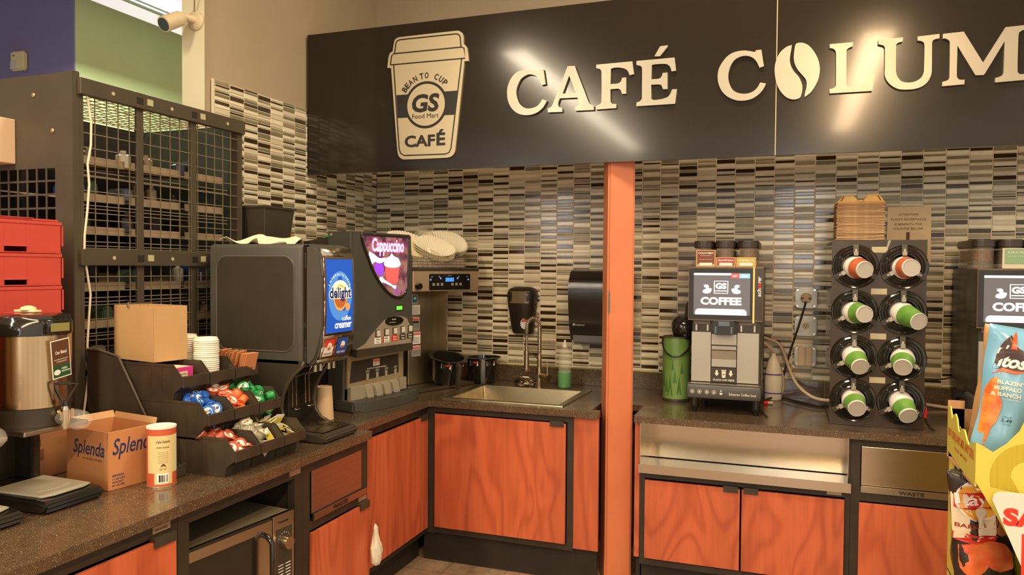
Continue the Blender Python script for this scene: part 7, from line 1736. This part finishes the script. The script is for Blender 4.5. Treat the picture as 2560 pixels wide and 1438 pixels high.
q = wrap(fr, lambda q: (q.poly([smooth_loop([(-.112, .246), (-.09, .256), (-.06, .254), (-.034, .268), (-.06, .262), (-.09, .266)], 3)], (0, 0, 0), X, Y, 0), q.poly([smooth_loop([(-.078, .32), (-.074, .355), (-.060, .372), (-.066, .345), (-.066, .32)], 3)], (0, 0, 0), X, Y, 0)), .0024, 2); obj('logo_flames', q, mat('flame_red_orange', (228, 84, 36), .3), t, world=False, smooth=True)
q = wrap(fr, lambda q: (q.text("n'", (-.104, .304, 0), X, Y, .022, .026, t=0, bold=.03, shear=.3), q.text('itos', (-.102, .268, 0), X, Y, .062, .034, t=0, bold=.04, shear=.3)), .0026); obj('logo_word', q, mat('logo_white', (232, 228, 222), .3), t, world=False)
q = wrap(fr, lambda q: (q.text("BLAZIN'", (-.098, .222, 0), X, Y, .056, .011, t=0, bold=.04), q.text('BUFFALO', (-.102, .205, 0), X, Y, .058, .011, t=0, bold=.04), q.text('& RANCH', (-.106, .188, 0), X, Y, .062, .011, t=0, bold=.04), q.text('TORTILLA CHIPS', (-.075, .180, 0), X, Y, .03, .004, t=0)), .0020); obj('flavour_text', q, mat('text_bone', (226, 210, 190), .3), t, world=False)
q = wrap(fr, lambda q: (q.text('ONLY', (-.076, .132, 0), X, Y, .020, .004, t=0), q.text('3.49', (-.078, .120, 0), X, Y, .024, .009, t=0, bold=.02), q.text('PER BAG', (-.074, .113, 0), X, Y, .018, .003, t=0)), .0020); obj('price_print', q, mat('price_ink', (50, 70, 86), .4), t, world=False)
t = thing('crisps_bag', 'tan-backed bag standing behind the sky blue bag in the display', 'crisps bag', (3.185, -1.815, 1.02), rot=(math.radians(-3), math.radians(8), math.radians(-4)))
b, _ = bag_mesh(.235, .375, .10, 9); obj('bag_body', b, varied('bag_tan', (196, 150, 98), (186, 140, 90), 3, .35), t, world=False, smooth=True)
t = thing('crisps_bag', 'orange and yellow bag right of the sky blue bag, mostly outside the photo', 'crisps bag', (3.345, -1.99, 1.00), rot=(0, math.radians(4), math.radians(10)))
b, _ = bag_mesh(.225, .36, .10, 12); obj('bag_body', b, varied('bag_orange_yellow', (232, 176, 50), (222, 104, 50), 6, .3), t, world=False, smooth=True)
BLKB = varied('bag_umber_black', (52, 44, 38), (42, 36, 31), 5, .24)
def lays(loc, rot, lab, decals=True, seed=4):
    t = thing('crisps_bag', lab, 'crisps bag', loc, rot=rot)
    b, fr = bag_mesh(.185, .345, .095, seed); obj('bag_body', b, BLKB, t, world=False, smooth=True)
    CH_ = varied('crisp_art', (220, 122, 66), (206, 84, 50), 22, .3)
    if decals:
        q = wrap(fr, lambda q: q.poly([[(-.0925, .150), (-.0925, .29), (.0, .285), (.012, .262), (.0, .222), (.006, .172), (.0, .150)]], (0, 0, 0), X, Y, 0), .0014, 3); obj('label_field', q, mat('label_bone', (222, 206, 178), .3), t, world=False, smooth=True)
        q = wrap(fr, lambda q: q.poly([smooth_loop([(-.0925, .150), (-.05, .140), (.002, .150), (.010, .163), (-.03, .166), (-.0925, .172)], 3)], (0, 0, 0), X, Y, 0), .0018, 3); obj('red_band', q, mat('band_red', (196, 44, 36), .3), t, world=False, smooth=True)
        q = wrap(fr, lambda q: q.poly([[(-.038+.050*math.cos(a*.2618), .262+.058*math.sin(a*.2618)) for a in range(24)]], (0, 0, 0), X, Y, 0), .0024, 3); lg = obj('logo_rim', q, mat('rim_white', (226, 220, 206), .3), t, world=False, smooth=True)
        q = wrap(fr, lambda q: q.poly([[(-.038+.046*math.cos(a*.2618), .262+.054*math.sin(a*.2618)) for a in range(24)]], (0, 0, 0), X, Y, 0), .0030, 3); obj('logo_disc', q, mat('disc_amber', (224, 158, 52), .3), lg, world=False, smooth=True)
        q = wrap(fr, lambda q: q.poly([smooth_loop([(-.090, .242), (-.04, .238), (.022, .250), (.026, .285), (-.02, .288), (-.088, .282)], 3)], (0, 0, 0), X, Y, 0), .0038, 3); obj('logo_ribbon', q, mat('ribbon_red', (200, 36, 32), .3), lg, world=False, smooth=True)
        q = wrap(fr, lambda q: q.text("Lay's", (-.088, .240, 0), X, Y, .104, .044, t=0, bold=.02), .0048); obj('logo_word', q, mat('logo_white', (232, 228, 222), .3), lg, world=False)
        q = wrap(fr, lambda q: q.text('BARBECUE', (-.089, .186, 0), X, Y, .072, .012, t=0, bold=.02), .0022); obj('flavour_text', q, mat('text_red_brown', (156, 60, 40), .4), t, world=False)
        for pts in ([(.002, .215), (.03, .226), (.058, .212), (.068, .190), (.052, .168), (.024, .158), (.004, .172), (-.002, .194)],):
            q = wrap(fr, lambda q: q.poly([smooth_loop(pts, 3)], (0, 0, 0), X, Y, 0), .0016, 3); obj('potato_art', q, varied('potato_art', (186, 122, 74), (160, 92, 56), 14, .35), t, world=False, smooth=True)
    for k, pts in enumerate(([(-.086, .135), (-.04, .146), (-.012, .11), (-.028, .06), (-.062, .040), (-.086, .07)], [(-.058, .140), (-.02, .150), (.030, .138), (.058, .105), (.050, .068), (.018, .056), (-.018, .075), (-.040, .11)])):
        q = wrap(fr, lambda q: q.poly([smooth_loop(pts, 3)], (0, 0, 0), X, Y, 0), .0020+.001*k, 3); obj('crisp_picture', q, CH_, t, world=False, smooth=True)
    return t
lays((3.105, -1.915, .655), (math.radians(-2), math.radians(-3), math.radians(24)), 'black barbecue potato crisps bag with yellow and red logo in lower tray')
lays((3.285, -1.985, .650), (0, math.radians(3), math.radians(2)), 'second black barbecue crisps bag, behind the white offer sign', False, 7)
